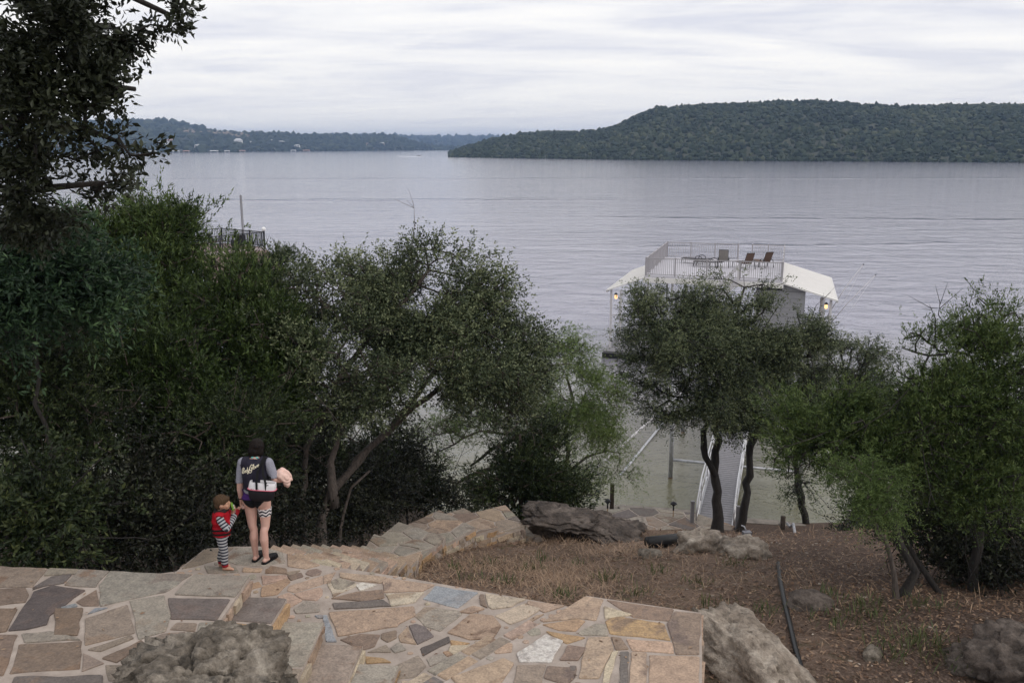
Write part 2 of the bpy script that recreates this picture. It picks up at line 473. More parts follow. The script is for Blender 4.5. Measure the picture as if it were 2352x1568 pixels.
M['house_white'] = plain('house_white', (0.72, 0.71, 0.69), 0.8)
M['house_tan'] = plain('house_tan', (0.45, 0.36, 0.30), 0.8)
M['house_roof'] = plain('house_roof', (0.60, 0.60, 0.62), 0.7)
M['house_roof_red'] = plain('house_roof_red', (0.42, 0.26, 0.22), 0.8)
M['window_dark'] = plain('window_dark', (0.03, 0.035, 0.04), 0.15)
M['wake_foam'] = plain('wake_foam', (0.75, 0.77, 0.8), 0.8)
M['globe_white'] = plain('globe_white', (0.82, 0.82, 0.82), 0.3)
M['copper_stake'] = plain('copper_stake', (0.30, 0.17, 0.06), 0.6)
def lamp_mat():
    m_, nt, b, out = new_mat('lamp_lit')
    b.inputs['Base Color'].default_value = (0.9, 0.7, 0.45, 1)
    b.inputs['Emission Color'].default_value = (1.0, 0.55, 0.22, 1)
    b.inputs['Emission Strength'].default_value = 1.5
    M['lamp_lit'] = m_
lamp_mat()
# ================================================================ terrain, water, hills
YK = [-30, 6, 9, 10.5, 14, 18, 20, 22, 24, 26, 27.5, 28.6, 29.6, 32, 40, 60, 120]
ZR = [7.3, 7.3, 7.3, 7.15, 6.10, 4.95, 3.75, 2.75, 1.85, 1.15, .80, .55, -.5, -1.3, -2.6, -4, -6]
ZL = [7.3, 7.0, 6.5, 6.1, 5.2, 4.1, 3.5, 2.9, 2.4, 1.9, 1.5, 1.2, .9, .3, -1.8, -3.5, -6]
CARVE = []                                  # (x, y, z) under stairs, filled before the mesh is made
def base_h(x, y):
    t = min(1, max(0, (-1.4 - x) / 3.0)); t = t * t * (3 - 2 * t)
    zr = float(np.interp(y, YK, ZR)); zl = float(np.interp(y, YK, ZL))
    return zr * (1 - t) + zl * t
def ground_h(x, y):
    z = base_h(x, y)
    n = mnoise.noise((x * 0.35, y * 0.35, 1.3)) * 0.16 + mnoise.noise((x * 1.3, y * 1.3, 7.1)) * 0.05
    z += n * min(1, max(0.15, (z + 0.2)))
    for (cx, cy, cz, cr) in CARVE:
        d2 = (x - cx) ** 2 + (y - cy) ** 2
        if d2 < cr * cr: z = min(z, cz)
    return z

# stair nosings read from the photograph: left end, right end, height of the tread
Z_LAND, Z_TERR, Z_PLAT, Z_LOW = 7.70, 8.34, 8.15, 0.95
NOSE = []
for k in range(11):
    t = k / 10
    NOSE.append((P(603 + 227 * t, 1254 - 3 * math.sin(t * 3.1), Z_LAND - 0.15 * (k + 0)),
                 P(742 + 213 * t, 1297 - 9 * t * t, Z_LAND - 0.15 * (k + 0)), Z_LAND - 0.15 * k))
for (lx, ly, rx, ry, z) in [(857, 1228, 968, 1263, 6.06), (914, 1199, 1023, 1234, 5.92), (1006, 1172, 1091, 1213, 5.78),
                            (1063, 1167, 1142, 1212, 5.65), (1158, 1160, 1206, 1208, 5.5)]:
    NOSE.append((P(lx, ly, z), P(rx, ry, z), z))
L0, R0, zc = NOSE[-1]
LEND, REND = P(1392, 1170, 0.95), P(1415, 1205, 0.95)
nh = 22
for k in range(1, nh):
    t = k / nh
    z = 5.5 + (0.95 - 5.5) * t - 0.75 * math.sin(math.pi * min(1, t * 1.0)) - 0.15 * (t < .95)
    l = L0.lerp(LEND, t); r = R0.lerp(REND, t)
    bow = Vector((0.5, 0.25, 0)) * math.sin(t * math.pi)
    NOSE.append((Vector((l.x, l.y, z)) + bow, Vector((r.x, r.y, z)) + bow, z))
for (l, r, z) in NOSE:
    for t in (0.15, 0.5, 0.85):
        p = l.lerp(r, t); CARVE.append((p.x, p.y, z - 0.32, 0.55))

for px_, py_ in ((1265, 1215), (1310, 1226), (1355, 1238), (1400, 1248)):
    q_ = P(px_, py_, 4.9); CARVE.append((q_.x, q_.y, 4.4, .55))
xs = np.concatenate([np.arange(-60, -16, 2.0), np.arange(-16, 16, 0.25), np.arange(16, 62, 2.0)])
ys = np.concatenate([np.arange(-30, 7, 1.5), np.arange(7, 31, 0.2), np.arange(31, 60, 2.0), np.arange(60, 130, 8)])
gv = np.array([(x, y, ground_h(x, y)) for y in ys for x in xs])
nx, ny = len(xs), len(ys)
def grid_faces(nx, ny):
    i = np.arange(nx * ny).reshape(ny, nx)
    return np.stack([i[:-1, :-1].ravel(), i[:-1, 1:].ravel(), i[1:, 1:].ravel(), i[1:, :-1].ravel()], 1)
gf = grid_faces(nx, ny)
# the sheet runs on as the lake bed to beyond the far shore
far = np.array([(-9000, 110, -7), (9000, 110, -7), (9000, 9500, -7), (-9000, 9500, -7), (-9000, -60, -7), (9000, -60, -7)])
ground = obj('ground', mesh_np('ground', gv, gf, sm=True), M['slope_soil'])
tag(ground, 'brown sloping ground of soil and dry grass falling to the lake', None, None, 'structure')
bed = MB(); bed.add([(-9000, -60, -7), (9000, -60, -7), (9000, 9500, -7), (-9000, 9500, -7)], [(0, 1, 2, 3)])
bed = bed.build('lake_bed', M['slope_soil']); tag(bed, 'silty lake bed under the water', None, None, 'structure')
g_bvh = BVHTree.FromPolygons([tuple(v) for v in gv], [tuple(f) for f in gf])
def hit(px, py):
    d = ray(px, py).normalized()
    r = g_bvh.ray_cast(Vector((0, 0, CAM_H)), d)
    return r[0]
def gz(x, y):
    r = g_bvh.ray_cast(Vector((x, y, 60)), Vector((0, 0, -1)))
    return r[0].z if r[0] else 0.0

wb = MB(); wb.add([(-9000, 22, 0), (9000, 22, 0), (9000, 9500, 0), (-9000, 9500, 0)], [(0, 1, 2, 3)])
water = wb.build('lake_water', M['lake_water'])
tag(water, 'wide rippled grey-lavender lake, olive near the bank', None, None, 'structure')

# ---------------------------------------------------------------- hills across the lake
rng = np.random.default_rng(5)
def rand_blobs(cent, rad, hgt, tint, name, mat, parent=None):
    bm = bmesh.new(); bmesh.ops.create_icosphere(bm, subdivisions=1, radius=1)
    bv = np.array([v.co[:] for v in bm.verts]); bf = np.array([[v.index for v in f.verts] for f in bm.faces]); bm.free()
    n = len(cent)
    a = rng.uniform(0, 6.28, n); ca, sa = np.cos(a), np.sin(a)
    jit = rng.uniform(0.5, 1.3, (n, len(bv), 1))
    v = bv[None] * jit
    x = v[..., 0] * ca[:, None] - v[..., 1] * sa[:, None]; y = v[..., 0] * sa[:, None] + v[..., 1] * ca[:, None]
    w = np.stack([x * rad[:, None], y * rad[:, None], v[..., 2] * hgt[:, None]], -1) + cent[:, None]
    f = bf[None] + (np.arange(n) * len(bv))[:, None, None]
    t = np.repeat(tint, len(bv)) + rng.normal(0, 0.06, n * len(bv))
    return obj(name, mesh_np(name, w.reshape(-1, 3), f.reshape(-1, 3), {'tint': np.clip(t, 0, 1)}, False), mat, parent)

HILLS = []
def hill(label, shore, ridge, depth, px0, px1, ncol, lower, nblob, brad, prof, seed, wlabel, rough=3.0, tint0=0.42):
    r = np.random.default_rng(seed)
    cols = np.linspace(px0, px1, ncol)
    ts = np.concatenate([np.linspace(-0.04, 1, 22), np.linspace(1.1, 2.2, 6)])
    sx, sy = zip(*shore); rx, ry = zip(*ridge)
    def place(px, t):
        ysh = P(px, float(np.interp(px, sx, sy)), 0).y
        yr = ysh + depth
        top = AT(px, float(np.interp(px, rx, ry)), yr).z - lower
        Y = ysh + depth * t
        tt = min(max(t, 0), 1)
        z = top * prof(tt) if t <= 1 else top * (1 - 0.18 * (t - 1))
        if t < 0: z = -3.0
        z += mnoise.noise((px * 0.012, t * 4.0, seed * 1.7)) * rough * min(1, max(0, tt * 3)) * (1 if t < 0.93 else 0.3)
        return Vector(((px - CXP) / FPX * (Y * cp + (CAM_H - z) * sp_), Y, z))
    v = np.array([place(c, t)[:] for t in ts for c in cols])
    f = grid_faces(ncol, len(ts))
    h = obj('hills', mesh_np('hills', v, f, sm=True), M['hill_soil'])
    tag(h, label, None, None, 'structure')
    HILLS.append((BVHTree.FromPolygons([tuple(p) for p in v], [tuple(q) for q in f]), h))
    cs, rads, hs, tn = [], [], [], []
    for _ in range(nblob):
        px = r.uniform(px0, px1); t = r.uniform(0.0, 1.0) ** 0.9 * 1.12
        p = place(px, t); rr = brad * r.uniform(0.55, 1.35)
        cs.append((p.x, p.y, p.z + rr * 0.35)); rads.append(rr); hs.append(rr * r.uniform(0.6, 1.25) * (1.25 if r.random() < .06 else 1))
        pat = mnoise.noise((p.x * 0.01, p.y * 0.01, seed)) * 0.3
        tn.append(tint0 + pat + r.normal(0, 0.17) + (0.3 if r.random() < 0.02 else 0))
    for _ in range(nblob // 14):      # scrub right down to the waterline
        px = r.uniform(px0, px1); p = place(px, r.uniform(.0, .02)); rr = brad * r.uniform(.35, .9)
        cs.append((p.x, p.y, p.z + rr * .3)); rads.append(rr); hs.append(rr * .9); tn.append(tint0 + r.normal(0, .15))
    w = rand_blobs(np.array(cs), np.array(rads), np.array(hs), np.array(tn), 'woods', M['hill_leaf'])
    tag(w, wlabel, None, None, 'stuff')
M['hill_soil'] = plain('hill_soil', (0.05, 0.055, 0.038), 0.95, 0, 0.4, 0.02)
M['hill_cliff'] = plain('hill_cliff', (0.26, 0.21, 0.17), 0.95, 0, 0.4, 0.05)
def prof_a(t): return 0.10 * t + 0.90 * (t ** 1.15 * (1.6 - 0.6 * t))
def prof_b(t): return min(1, 1.25 * t - 0.25 * t * t)
hill('wooded plateau hill closing the lake on the right side',
     [(1030, 361), (1200, 364), (1400, 367), (1700, 370), (2352, 374), (3300, 380)],
     [(1030, 352), (1050, 344), (1075, 336), (1130, 319), (1200, 306), (1290, 303), (1370, 301), (1420, 288), (1460, 266), (1510, 247),
      (1600, 241), (1700, 238), (1870, 231), (1990, 240), (2100, 244), (2200, 241), (2352, 241), (3300, 230)],
     330, 1033, 3200, 200, 2.2, 13500, 3.0, prof_a, 11, 'dense juniper woods covering the right-hand plateau')
hill('hazy blue plateau hill at the far left shore',
     [(-700, 358), (0, 353), (500, 350)], [(-700, 300), (-200, 296), (0, 299), (60, 284), (300, 283), (400, 283), (430, 287), (470, 299), (500, 306), (560, 320)],
     1100, -700, 556, 90, 3.0, 2000, 12.0, prof_b, 21, 'hazy woods on the far left plateau', 8.0)
hill('lower dark ridge with houses along the far left shore',
     [(180, 351), (600, 348.5), (950, 346), (1090, 345)], [(180, 318), (300, 313), (440, 308), (480, 303), (520, 306), (560, 307), (640, 309), (700, 311), (880, 311), (905, 314), (930, 321), (960, 331), (1010, 338), (1090, 343.5)],
     420, 200, 1086, 110, 4.5, 2700, 9.0, prof_b, 31, 'woods on the low ridge behind the far houses', 4.0, 0.36)
hill('pale blue ridge on the horizon between the two shores',
     [(700, 343.4), (1300, 343.4)], [(700, 316), (900, 316), (980, 317), (1110, 318), (1300, 319)], 1300, 760, 1300, 40, 4, 700, 18, prof_b, 41,
     'thin line of woods on the horizon ridge', 6.0)
# a pale eroded scarp under the rim of the far-left hills
# ================================================================ flagstone terraces and stairs
PAL = {'t': (.37, .275, .20), 'b': (.225, .165, .125), 'g': (.31, .275, .225), 'd': (.11, .092, .085), 'r': (.37, .25, .165), 'p': (.41, .295, .225),
       'w': (.58, .54, .49), 's': (.27, .285, .305), 'c': (.46, .385, .29), 'm': (.275, .22, .175), 'v': (.165, .14, .128), 'o': (.37, .245, .135)}
srng = random.Random(77)
def clip_half(poly, a, b, c):
    """keep the side a*x + b*y <= c"""
    out = []
    n = len(poly)
    for i in range(n):
        p, q = poly[i], poly[(i + 1) % n]
        dp, dq = a * p[0] + b * p[1] - c, a * q[0] + b * q[1] - c
        if dp <= 0: out.append(p)
        if (dp < 0 < dq) or (dq < 0 < dp):
            t = dp / (dp - dq); out.append((p[0] + (q[0] - p[0]) * t, p[1] + (q[1] - p[1]) * t))
    return out
def area2(poly):
    return 0.5 * sum(poly[i][0] * poly[(i + 1) % len(poly)][1] - poly[(i + 1) % len(poly)][0] * poly[i][1] for i in range(len(poly)))
def clip_convex(poly, region):
    """clip the convex polygon to a convex region (counter-clockwise)"""
    n = len(region)
    for i in range(n):
        (x0, y0), (x1, y1) = region[i], region[(i + 1) % n]
        a, b = (y1 - y0), -(x1 - x0)
        poly = clip_half(poly, a, b, a * x0 + b * y0)
        if len(poly) < 3: return []
    return poly
def cells(region, seeds, joint):
    if area2(region) < 0: region = region[::-1]
    res = []
    for i, (x, y, w) in enumerate(seeds):
        cell = region
        for j, (u, v, w2) in enumerate(seeds):
            if i == j: continue
            a, b = 2 * (u - x), 2 * (v - y); ln = math.hypot(a, b)
            if ln < 1e-6: continue
            c = (u * u + v * v - w2) - (x * x + y * y - w) - joint * 0.5 * ln
            cell = clip_half(cell, a, b, c)
            if len(cell) < 3: break
        if len(cell) >= 3 and abs(area2(cell)) > 0.006: res.append((i, cell))
    return res
def rough_poly(poly, amp=0.012, step=0.16, rnd=srng):
    """uneven edge with the sharpest corners broken off"""
    n = len(poly); pts = []
    for i in range(n):
        p, q = poly[i], poly[(i + 1) % n]
        L = math.hypot(q[0] - p[0], q[1] - p[1])
        if L < 0.02: continue
        c = min(0.014, L * 0.15) / L
        nx_, ny_ = (q[1] - p[1]) / L, -(q[0] - p[0]) / L
        m = max(1, min(6, int(L / step)))
        for k in range(m + 1):
            t = c + (1 - 2 * c) * k / m
            j = rnd.uniform(-amp, 0.25 * amp) if 0 < k < m else rnd.uniform(-0.4 * amp, 0)
            pts.append((p[0] + (q[0] - p[0]) * t + nx_ * j, p[1] + (q[1] - p[1]) * t + ny_ * j))
    return pts
def slab_mesh(poly, z0, z1, bev=0.012, tilt=0.004):
    n = len(poly); cx = sum(p[0] for p in poly) / n; cy = sum(p[1] for p in poly) / n
    tx, ty = srng.uniform(-tilt, tilt), srng.uniform(-tilt, tilt)
    v, f = [], []
    for z, ins in ((z0, 0), (z1 - bev * 0.7, 0), (z1, bev)):
        for p in poly:
            dx, dy = cx - p[0], cy - p[1]; L = math.hypot(dx, dy) or 1
            x, y = p[0] + dx / L * ins, p[1] + dy / L * ins
            v.append((x, y, z + (tx * (x - cx) + ty * (y - cy) if z > z0 else 0)))
    for r_ in range(2):
        for k in range(n):
            k2 = (k + 1) % n
            f.append((r_ * n + k, r_ * n + k2, (r_ + 1) * n + k2, (r_ + 1) * n + k))
    f.append(tuple(2 * n + k for k in range(n)))
    me = bpy.data.meshes.new('flagstone'); me.from_pydata(v, [], f); me.update()
    return me
def jitc(c, a=0.10):
    k = srng.uniform(1 - a, 1 + a)
    return (c[0] * k * srng.uniform(.97, 1.03), c[1] * k, c[2] * k * srng.uniform(.96, 1.04), 1)
def lay(region, seeds, z, parent, joint=0.035, thick=0.04, amp=0.012, name='flagstone', proud=0.010):
    """seeds: (x, y, weight, colour)"""
    if area2(region) < 0: region = region[::-1]
    n = 0
    for i, c in cells(region, [s[:3] for s in seeds], joint):
        p = rough_poly(c, amp)
        if len(p) < 3: continue
        me = slab_mesh(p, z - thick, z + proud + srng.uniform(-.003, .005))
        o = obj(name, me, M['flagstone'], parent); o.color = jitc(seeds[i][3]); n += 1
    return n
def rand_seeds(region, n, pal='ttgpcmbtgv', w=0.0, dmin=0.32, rnd=srng):
    xs_ = [p[0] for p in region]; ys_ = [p[1] for p in region]; s = []; tries = 0
    while len(s) < n and tries < n * 60:
        tries += 1
        x, y = rnd.uniform(min(xs_), max(xs_)), rnd.uniform(min(ys_), max(ys_))
        if all(math.hypot(x - q[0], y - q[1]) > dmin for q in s):
            s.append((x, y, rnd.uniform(-w, w), PAL[rnd.choice(pal)]))
    return s
def px_seeds(lst, z):
    out = []
    for px, py, c, w in lst:
        p = P(px, py, z); out.append((p.x, p.y, w, PAL[c]))
    return out
def stone_mesh(L, H, D):
    """a rough building stone: front face split and uneven"""
    bm = bmesh.new(); bmesh.ops.create_cube(bm, size=1)
    bmesh.ops.subdivide_edges(bm, edges=[e for e in bm.edges if abs(e.verts[0].co.x - e.verts[1].co.x) > .5], cuts=2)
    for v in bm.verts:
        v.co.x = v.co.x * L + srng.uniform(-.03, .03) * L; v.co.y = v.co.y * D + srng.uniform(-.012, .012); v.co.z = v.co.z * H + srng.uniform(-.12, .12) * H
    me = bpy.data.meshes.new('riser_stone'); bm.to_mesh(me); bm.free(); return me
def face_stones(a, b, z0, z1, parent, courses=1, out=0.02, depth=0.12, pal='tcotrpctm', lmin=.22, lmax=.6, name='riser_stone'):
    """stones set into the upright face that runs from a to b (outward = right of a->b)"""
    a, b = Vector((a[0], a[1], 0)), Vector((b[0], b[1], 0)); d = b - a; L = d.length
    if L < 0.05: return
    d.normalize(); nrm = Vector((d.y, -d.x, 0)); ang = math.atan2(d.y, d.x)
    for c in range(courses):
        h0 = z0 + (z1 - z0) * c / courses; h1 = z0 + (z1 - z0) * (c + 1) / courses
        s = 0.0
        while s < L - 0.02:
            w = min(srng.uniform(lmin, lmax), L - s)
            if L - s - w < lmin * 0.5: w = L - s
            m = stone_mesh(w - 0.015, (h1 - h0) - 0.012, depth)
            ctr = a + d * (s + w / 2) + nrm * (out - depth / 2 + srng.uniform(-.015, .015))
            o = obj(name, m, M['flagstone'], parent, Matrix.Translation((ctr.x, ctr.y, (h0 + h1) / 2)) @ Matrix.Rotation(ang + srng.uniform(-.04, .04), 4, 'Z'))
            o.color = jitc(PAL[srng.choice(pal)], .2); s += w
def xy(v): return (v[0], v[1])
def terrace(name, label, poly, z, zb, kind='structure', cat=None):
    mb = MB(); pl = poly if area2(poly) > 0 else poly[::-1]
    mb.prism(pl, zb, z - 0.002)
    o = mb.build(name, M['mortar']); tag(o, label, cat, None, kind)
    return o


def c3(pts): return [(.3908 * x, 1241.9 + .3908 * y) for x, y in pts]
def c4(pts): return [(780.9 + .3908 * x, 1241.9 + .3908 * y) for x, y in pts]
TR_T = [('g', c3([(650,170),(1140,188),(975,300),(750,345),(590,385),(585,260)])), ('g', c3([(1150,190),(1470,200),(1380,330),(1030,315)])), ('g', c3([(480,155),(650,165),(560,272),(380,260)])), ('g', c3([(300,152),(478,157),(440,195),(260,205)])),
 ('d', c3([(190,290),(280,230),(350,245),(270,262)])), ('d', c3([(310,265),(500,292),(370,385),(290,440),(280,490),(160,520),(50,528),(120,420),(200,300)])), ('b', c3([(450,360),(565,290),(580,380),(490,382)])), ('b', c3([(-20,285),(150,278),(165,320),(150,360),(-20,380)])),
 ('b', c3([(320,402),(490,397),(455,555),(320,555)])), ('m', c3([(500,460),(750,378),(790,540),(500,612)])), ('g', c3([(760,352),(965,320),(1000,440),(975,530),(815,580)])), ('v', c3([(990,337),(1350,345),(1270,468),(1010,460)])), ('m', c3([(515,640),(770,555),(785,575),(590,650)])),
 ('b', c3([(600,690),(830,585),(845,605),(690,715)])), ('m', c3([(-60,150),(45,150),(285,152),(190,270),(-60,275)])), ('b', c3([(-40,552),(105,552),(50,720),(20,790),(-40,790)])), ('b', c3([(115,610),(480,588),(470,750),(60,780)])), ('m', c3([(490,660),(610,720),(480,768)])), ('v', c3([(90,800),(600,790),(600,850),(70,850)])),
 ('s', c3([(355,395),(440,372),(452,387),(390,400)])), ('s', c3([(515,432),(560,397),(635,395)])), ('b', c3([(-30,402),(105,402),(40,530),(-30,540)])), ('m', c3([(1040,482),(1155,484),(1145,535),(1000,520)])), ('g', c3([(1170,485),(1260,480),(1240,535),(1160,535)])), ('g', c3([(130,547),(300,532),(455,570),(470,583),(150,600)])),
 ('v', c3([(190,280),(300,215),(420,200),(370,250)])), ('m', c3([(850,600),(960,548),(1090,538),(1000,640),(860,720)])), ('m', c3([(620,730),(840,725),(820,830),(640,820)]))]
TR_L = [('r', c3([(1462,258),(1520,240),(1537,268),(1466,288)])), ('r', c3([(1545,270),(1690,225),(1705,242),(1630,315),(1535,327)])), ('p', c3([(1700,265),(1975,183),(1940,240),(1735,303),(1690,293)])), ('p', c3([(1730,312),(1880,275),(1910,300),(1860,350),(1780,345)])), ('p', c3([(1630,330),(1700,307),(1775,350),(1690,400)])),
 ('g', c3([(1730,400),(1800,352),(1880,375),(1875,417),(1740,427)])), ('b', c3([(1560,190),(1590,150),(1680,165),(1690,195)])), ('b', c3([(1690,207),(1770,188),(1780,210),(1710,232)])), ('p', c3([(1540,207),(1680,202),(1690,222),(1545,258)])), ('g', c3([(1945,242),(1990,220),(2090,250),(2010,290),(1965,285)])),
 ('t', c3([(2000,187),(2270,215),(2235,250),(2100,235),(2000,215)])), ('b', c3([(1945,340),(2100,302),(2250,290),(2255,335),(2150,357)])), ('v', c3([(1955,368),(2250,348),(2300,385),(1970,402)])), ('s', c3([(1850,440),(1925,438),(1980,592),(1914,590),(1905,478)])), ('t', c4([(-65,422),(430,388),(440,440),(345,488),(330,503),(-10,560)])),
 ('t', c4([(245,227),(275,220),(555,260),(480,297),(260,302)])), ('s', c4([(490,342),(562,265),(812,304),(690,395)])), ('c', c4([(270,312),(495,303),(440,360),(300,385)])), ('g', c4([(440,442),(500,387),(690,410),(715,430),(590,530),(500,500)])), ('t', c4([(632,540),(770,430),(900,442),(945,500),(900,570),(770,580)])),
 ('c', c4([(875,388),(855,312),(1090,345),(1000,388),(900,400)])), ('b', c4([(822,320),(845,317),(868,395),(825,375)])), ('c', c4([(912,440),(1080,372),(1180,400),(1100,450),(1000,490)])), ('p', c4([(1110,352),(1320,380),(1200,420),(1100,370)])), ('b', c4([(0,580),(120,547),(235,552),(200,620),(140,640)])), ('b', c4([(245,547),(330,527),(330,570),(280,595),(245,575)])),
 ('v', c4([(405,500),(450,490),(500,510),(550,560),(455,608)])), ('t', c4([(345,560),(398,505),(448,608),(355,592)])), ('d', c4([(475,630),(640,562),(645,597),(490,675)])), ('m', c4([(160,655),(270,612),(300,655)])), ('g', c4([(300,630),(350,592),(390,640),(320,657)])), ('m', c4([(310,740),(460,672),(505,735),(440,800),(330,810)])),
 ('g', c4([(512,692),(600,662),(640,692),(530,737)])), ('o', c4([(650,582),(765,600),(700,617),(655,614)])), ('r', c4([(605,652),(640,642),(665,665),(630,677)])), ('o', c4([(140,680),(250,690),(300,715),(160,722)])), ('p', c4([(700,420),(780,385),(850,400),(770,425)])), ('c', c4([(650,620),(760,615),(820,640),(700,690),(640,650)])), ('c', c4([(-80,235),(80,240),(100,262),(-40,330)])), ('w', c4([(95,262),(130,248),(215,262),(120,295)])),
 ('t', c4([(790,590),(930,590),(1090,480),(1150,440),(1200,430),(850,640)])), ('m', c4([(520,760),(700,700),(760,720),(560,830),(480,830)])),
 ('m', [(472,1262),(536,1258),(500,1285),(450,1300),(418,1306)]), ('g', [(540,1258),(602,1257),(650,1268),(655,1292),(600,1300),(545,1296),(512,1286)]), ('g', [(470,1300),(540,1302),(548,1314),(478,1316)]), ('t', [(660,1272),(735,1298),(700,1306),(662,1300)]), ('g', [(612,1306),(650,1304),(648,1316),(610,1316)]), ('m', [(655,1315),(690,1310),(668,1325)]), ('t', [(560,1304),(602,1306),(598,1314),(558,1313)])]
TR_P = [('t', c4([(1440,327),(1546,345),(1500,468),(1400,452),(1185,478)])), ('r', c4([(1190,492),(1395,462),(1440,472),(1380,530),(1290,525)])), ('b', c4([(1567,347),(1960,402),(1930,470),(1730,450)])), ('c', c4([(1552,387),(1715,435),(1560,458)])), ('o', c4([(1562,472),(1620,442),(1900,487),(1940,585),(1590,545)])), ('b', c4([(1967,417),(2122,432),(2110,665),(1972,665),(1925,490)])),
 ('g', c4([(1400,537),(1500,487),(1562,492),(1572,558),(1420,552)])), ('w', c4([(1042,660),(1210,552),(1310,592),(1240,713),(1060,713)])), ('b', c4([(1292,700),(1340,617),(1448,632),(1400,700)])), ('t', c4([(1460,572),(1585,567),(1605,640),(1520,805),(1405,805),(1425,700)])), ('b', c4([(1597,567),(1650,572),(1695,635),(1620,640)])), ('p', c4([(1685,577),(1948,597),(1958,660),(1722,645)])),
 ('v', c4([(1645,652),(1698,652),(1690,850),(1640,850)])), ('p', c4([(1712,657),(1802,662),(1800,850),(1702,850)])), ('p', c4([(1820,672),(2108,682),(2108,850),(1820,850)])), ('m', c4([(1042,732),(1208,727),(1180,850),(1015,850)])), ('b', c4([(1222,737),(1388,747),(1378,800),(1330,845),(1200,805)])), ('v', c4([(1245,707),(1300,717),(1290,731),(1240,722)])), ('o', c4([(1215,532),(1400,562),(1440,570),(1330,603),(1230,547)])),
 ('c', c4([(1600,652),(1635,647),(1605,740),(1580,850),(1540,850),(1560,740)])), ('t', c4([(655,802),(960,692),(1020,722),(930,850),(700,850)])), ('v', c4([(1352,737),(1387,737),(1382,765),(1352,765)]))]
def pt_seg(p, a, b):
    dx, dy = b[0] - a[0], b[1] - a[1]; l2 = dx * dx + dy * dy or 1e-9
    t = min(1, max(0, ((p[0] - a[0]) * dx + (p[1] - a[1]) * dy) / l2)); return math.hypot(p[0] - a[0] - t * dx, p[1] - a[1] - t * dy)
def inside(p, poly):
    r_ = False; n = len(poly)
    for i in range(n):
        (x0, y0), (x1, y1) = poly[i], poly[(i + 1) % n]
        if (y0 > p[1]) != (y1 > p[1]) and p[0] < (x1 - x0) * (p[1] - y0) / (y1 - y0) + x0: r_ = not r_
    return r_
def lay_traced(regions, items, z, parent, fill=60, amp=.012, offs=40, pal='tgpcmb', dark=1.0):
    regions = [r_ if area2(r_) > 0 else r_[::-1] for r_ in regions]
    done = []
    for c, pts in items:
        w = [xy(P(px, py, z)) for px, py in pts]
        if area2(w) < 0: w = w[::-1]
        for rg in regions:
            q = clip_convex(w, rg)
            if len(q) < 3 or abs(area2(q)) < .004: continue
            gx_ = sum(a[0] for a in q) / len(q); gy_ = sum(a[1] for a in q) / len(q)
            q = clip_convex([(a[0] + (a[0] - gx_) / (math.hypot(a[0] - gx_, a[1] - gy_) + 1e-6) * .011, a[1] + (a[1] - gy_) / (math.hypot(a[0] - gx_, a[1] - gy_) + 1e-6) * .011) for a in q], rg)
            p = rough_poly(q, amp, .13)
            me = slab_mesh(p, z - .04, z + .010 + srng.uniform(-.003, .006), .008)
            o = obj('flagstone', me, M['flagstone'], parent); o.color = jitc([x * dark for x in PAL[c]], .08); done.append(q)
    def near(p):
        return min([1e9] + [(-1 if inside(p, q) else min(pt_seg(p, q[i], q[(i + 1) % len(q)]) for i in range(len(q)))) for q in done])
    for rg in regions:
        xs_ = [p[0] for p in rg]; ys_ = [p[1] for p in rg]; got = 0
        for _ in range(2600):
            if got >= fill: break
            p = (srng.uniform(min(xs_), max(xs_)), srng.uniform(min(ys_), max(ys_)))
            if not inside(p, rg): continue
            d = near(p) - .022
            if d < .028: continue
            e_ = min(pt_seg(p, rg[i], rg[(i + 1) % len(rg)]) for i in range(len(rg)))
            r0_ = min(d, .34) * srng.uniform(.85, 1.0)
            if r0_ < .032: continue
            n = srng.choice((4, 5, 5, 6)); a0 = srng.uniform(0, 6.28)
            q = [(p[0] + r0_ * srng.uniform(.85, 1.05) * math.cos(a0 + 6.283 * i / n), p[1] + r0_ * srng.uniform(.85, 1.05) * math.sin(a0 + 6.283 * i / n)) for i in range(n)]
            q = clip_convex(q, rg)
            if len(q) < 3: continue
            me = slab_mesh(rough_poly(q, amp * .7, .13), z - .04, z + .008 + srng.uniform(-.004, .004), .008)
            o = obj('flagstone', me, M['flagstone'], parent); o.color = jitc([x * dark for x in PAL[srng.choice(pal)]], .1); done.append(q); got += 1

# --- upper terrace on the left
e1 = [P(574, 1324, Z_TERR), P(493, 1443, Z_TERR)]
dr = (e1[1] - e1[0]).normalized(); e_near = e1[0] + dr * 3.6
farL = P(-240, 1291, Z_TERR)
TERR = [xy(farL), xy(P(0, 1299, Z_TERR)), xy(e1[0]), xy(e1[1]), xy(e_near), (farL.x - .6, e_near.y)]
TERR = [xy(farL), xy(e1[0]), xy(e_near), (farL.x - .6, e_near.y)]
up_t = terrace('upper_terrace', 'upper flagstone terrace on the left, large grey-brown stones with pale joints', TERR, Z_TERR, 5.6)
lay_traced([TERR], TR_T, Z_TERR, up_t, 110, .018, pal='mbvgbm', dark=.80)  # stones toned down: the dimmer edge of the view is put into their colour
face_stones(e_near, e1[0], Z_TERR - .16, Z_TERR - .035, up_t, 1, .03)
face_stones(xy(e1[0]), xy(farL), 7.2, Z_TERR - .035, up_t, 4, .02, pal='tmgbtm')

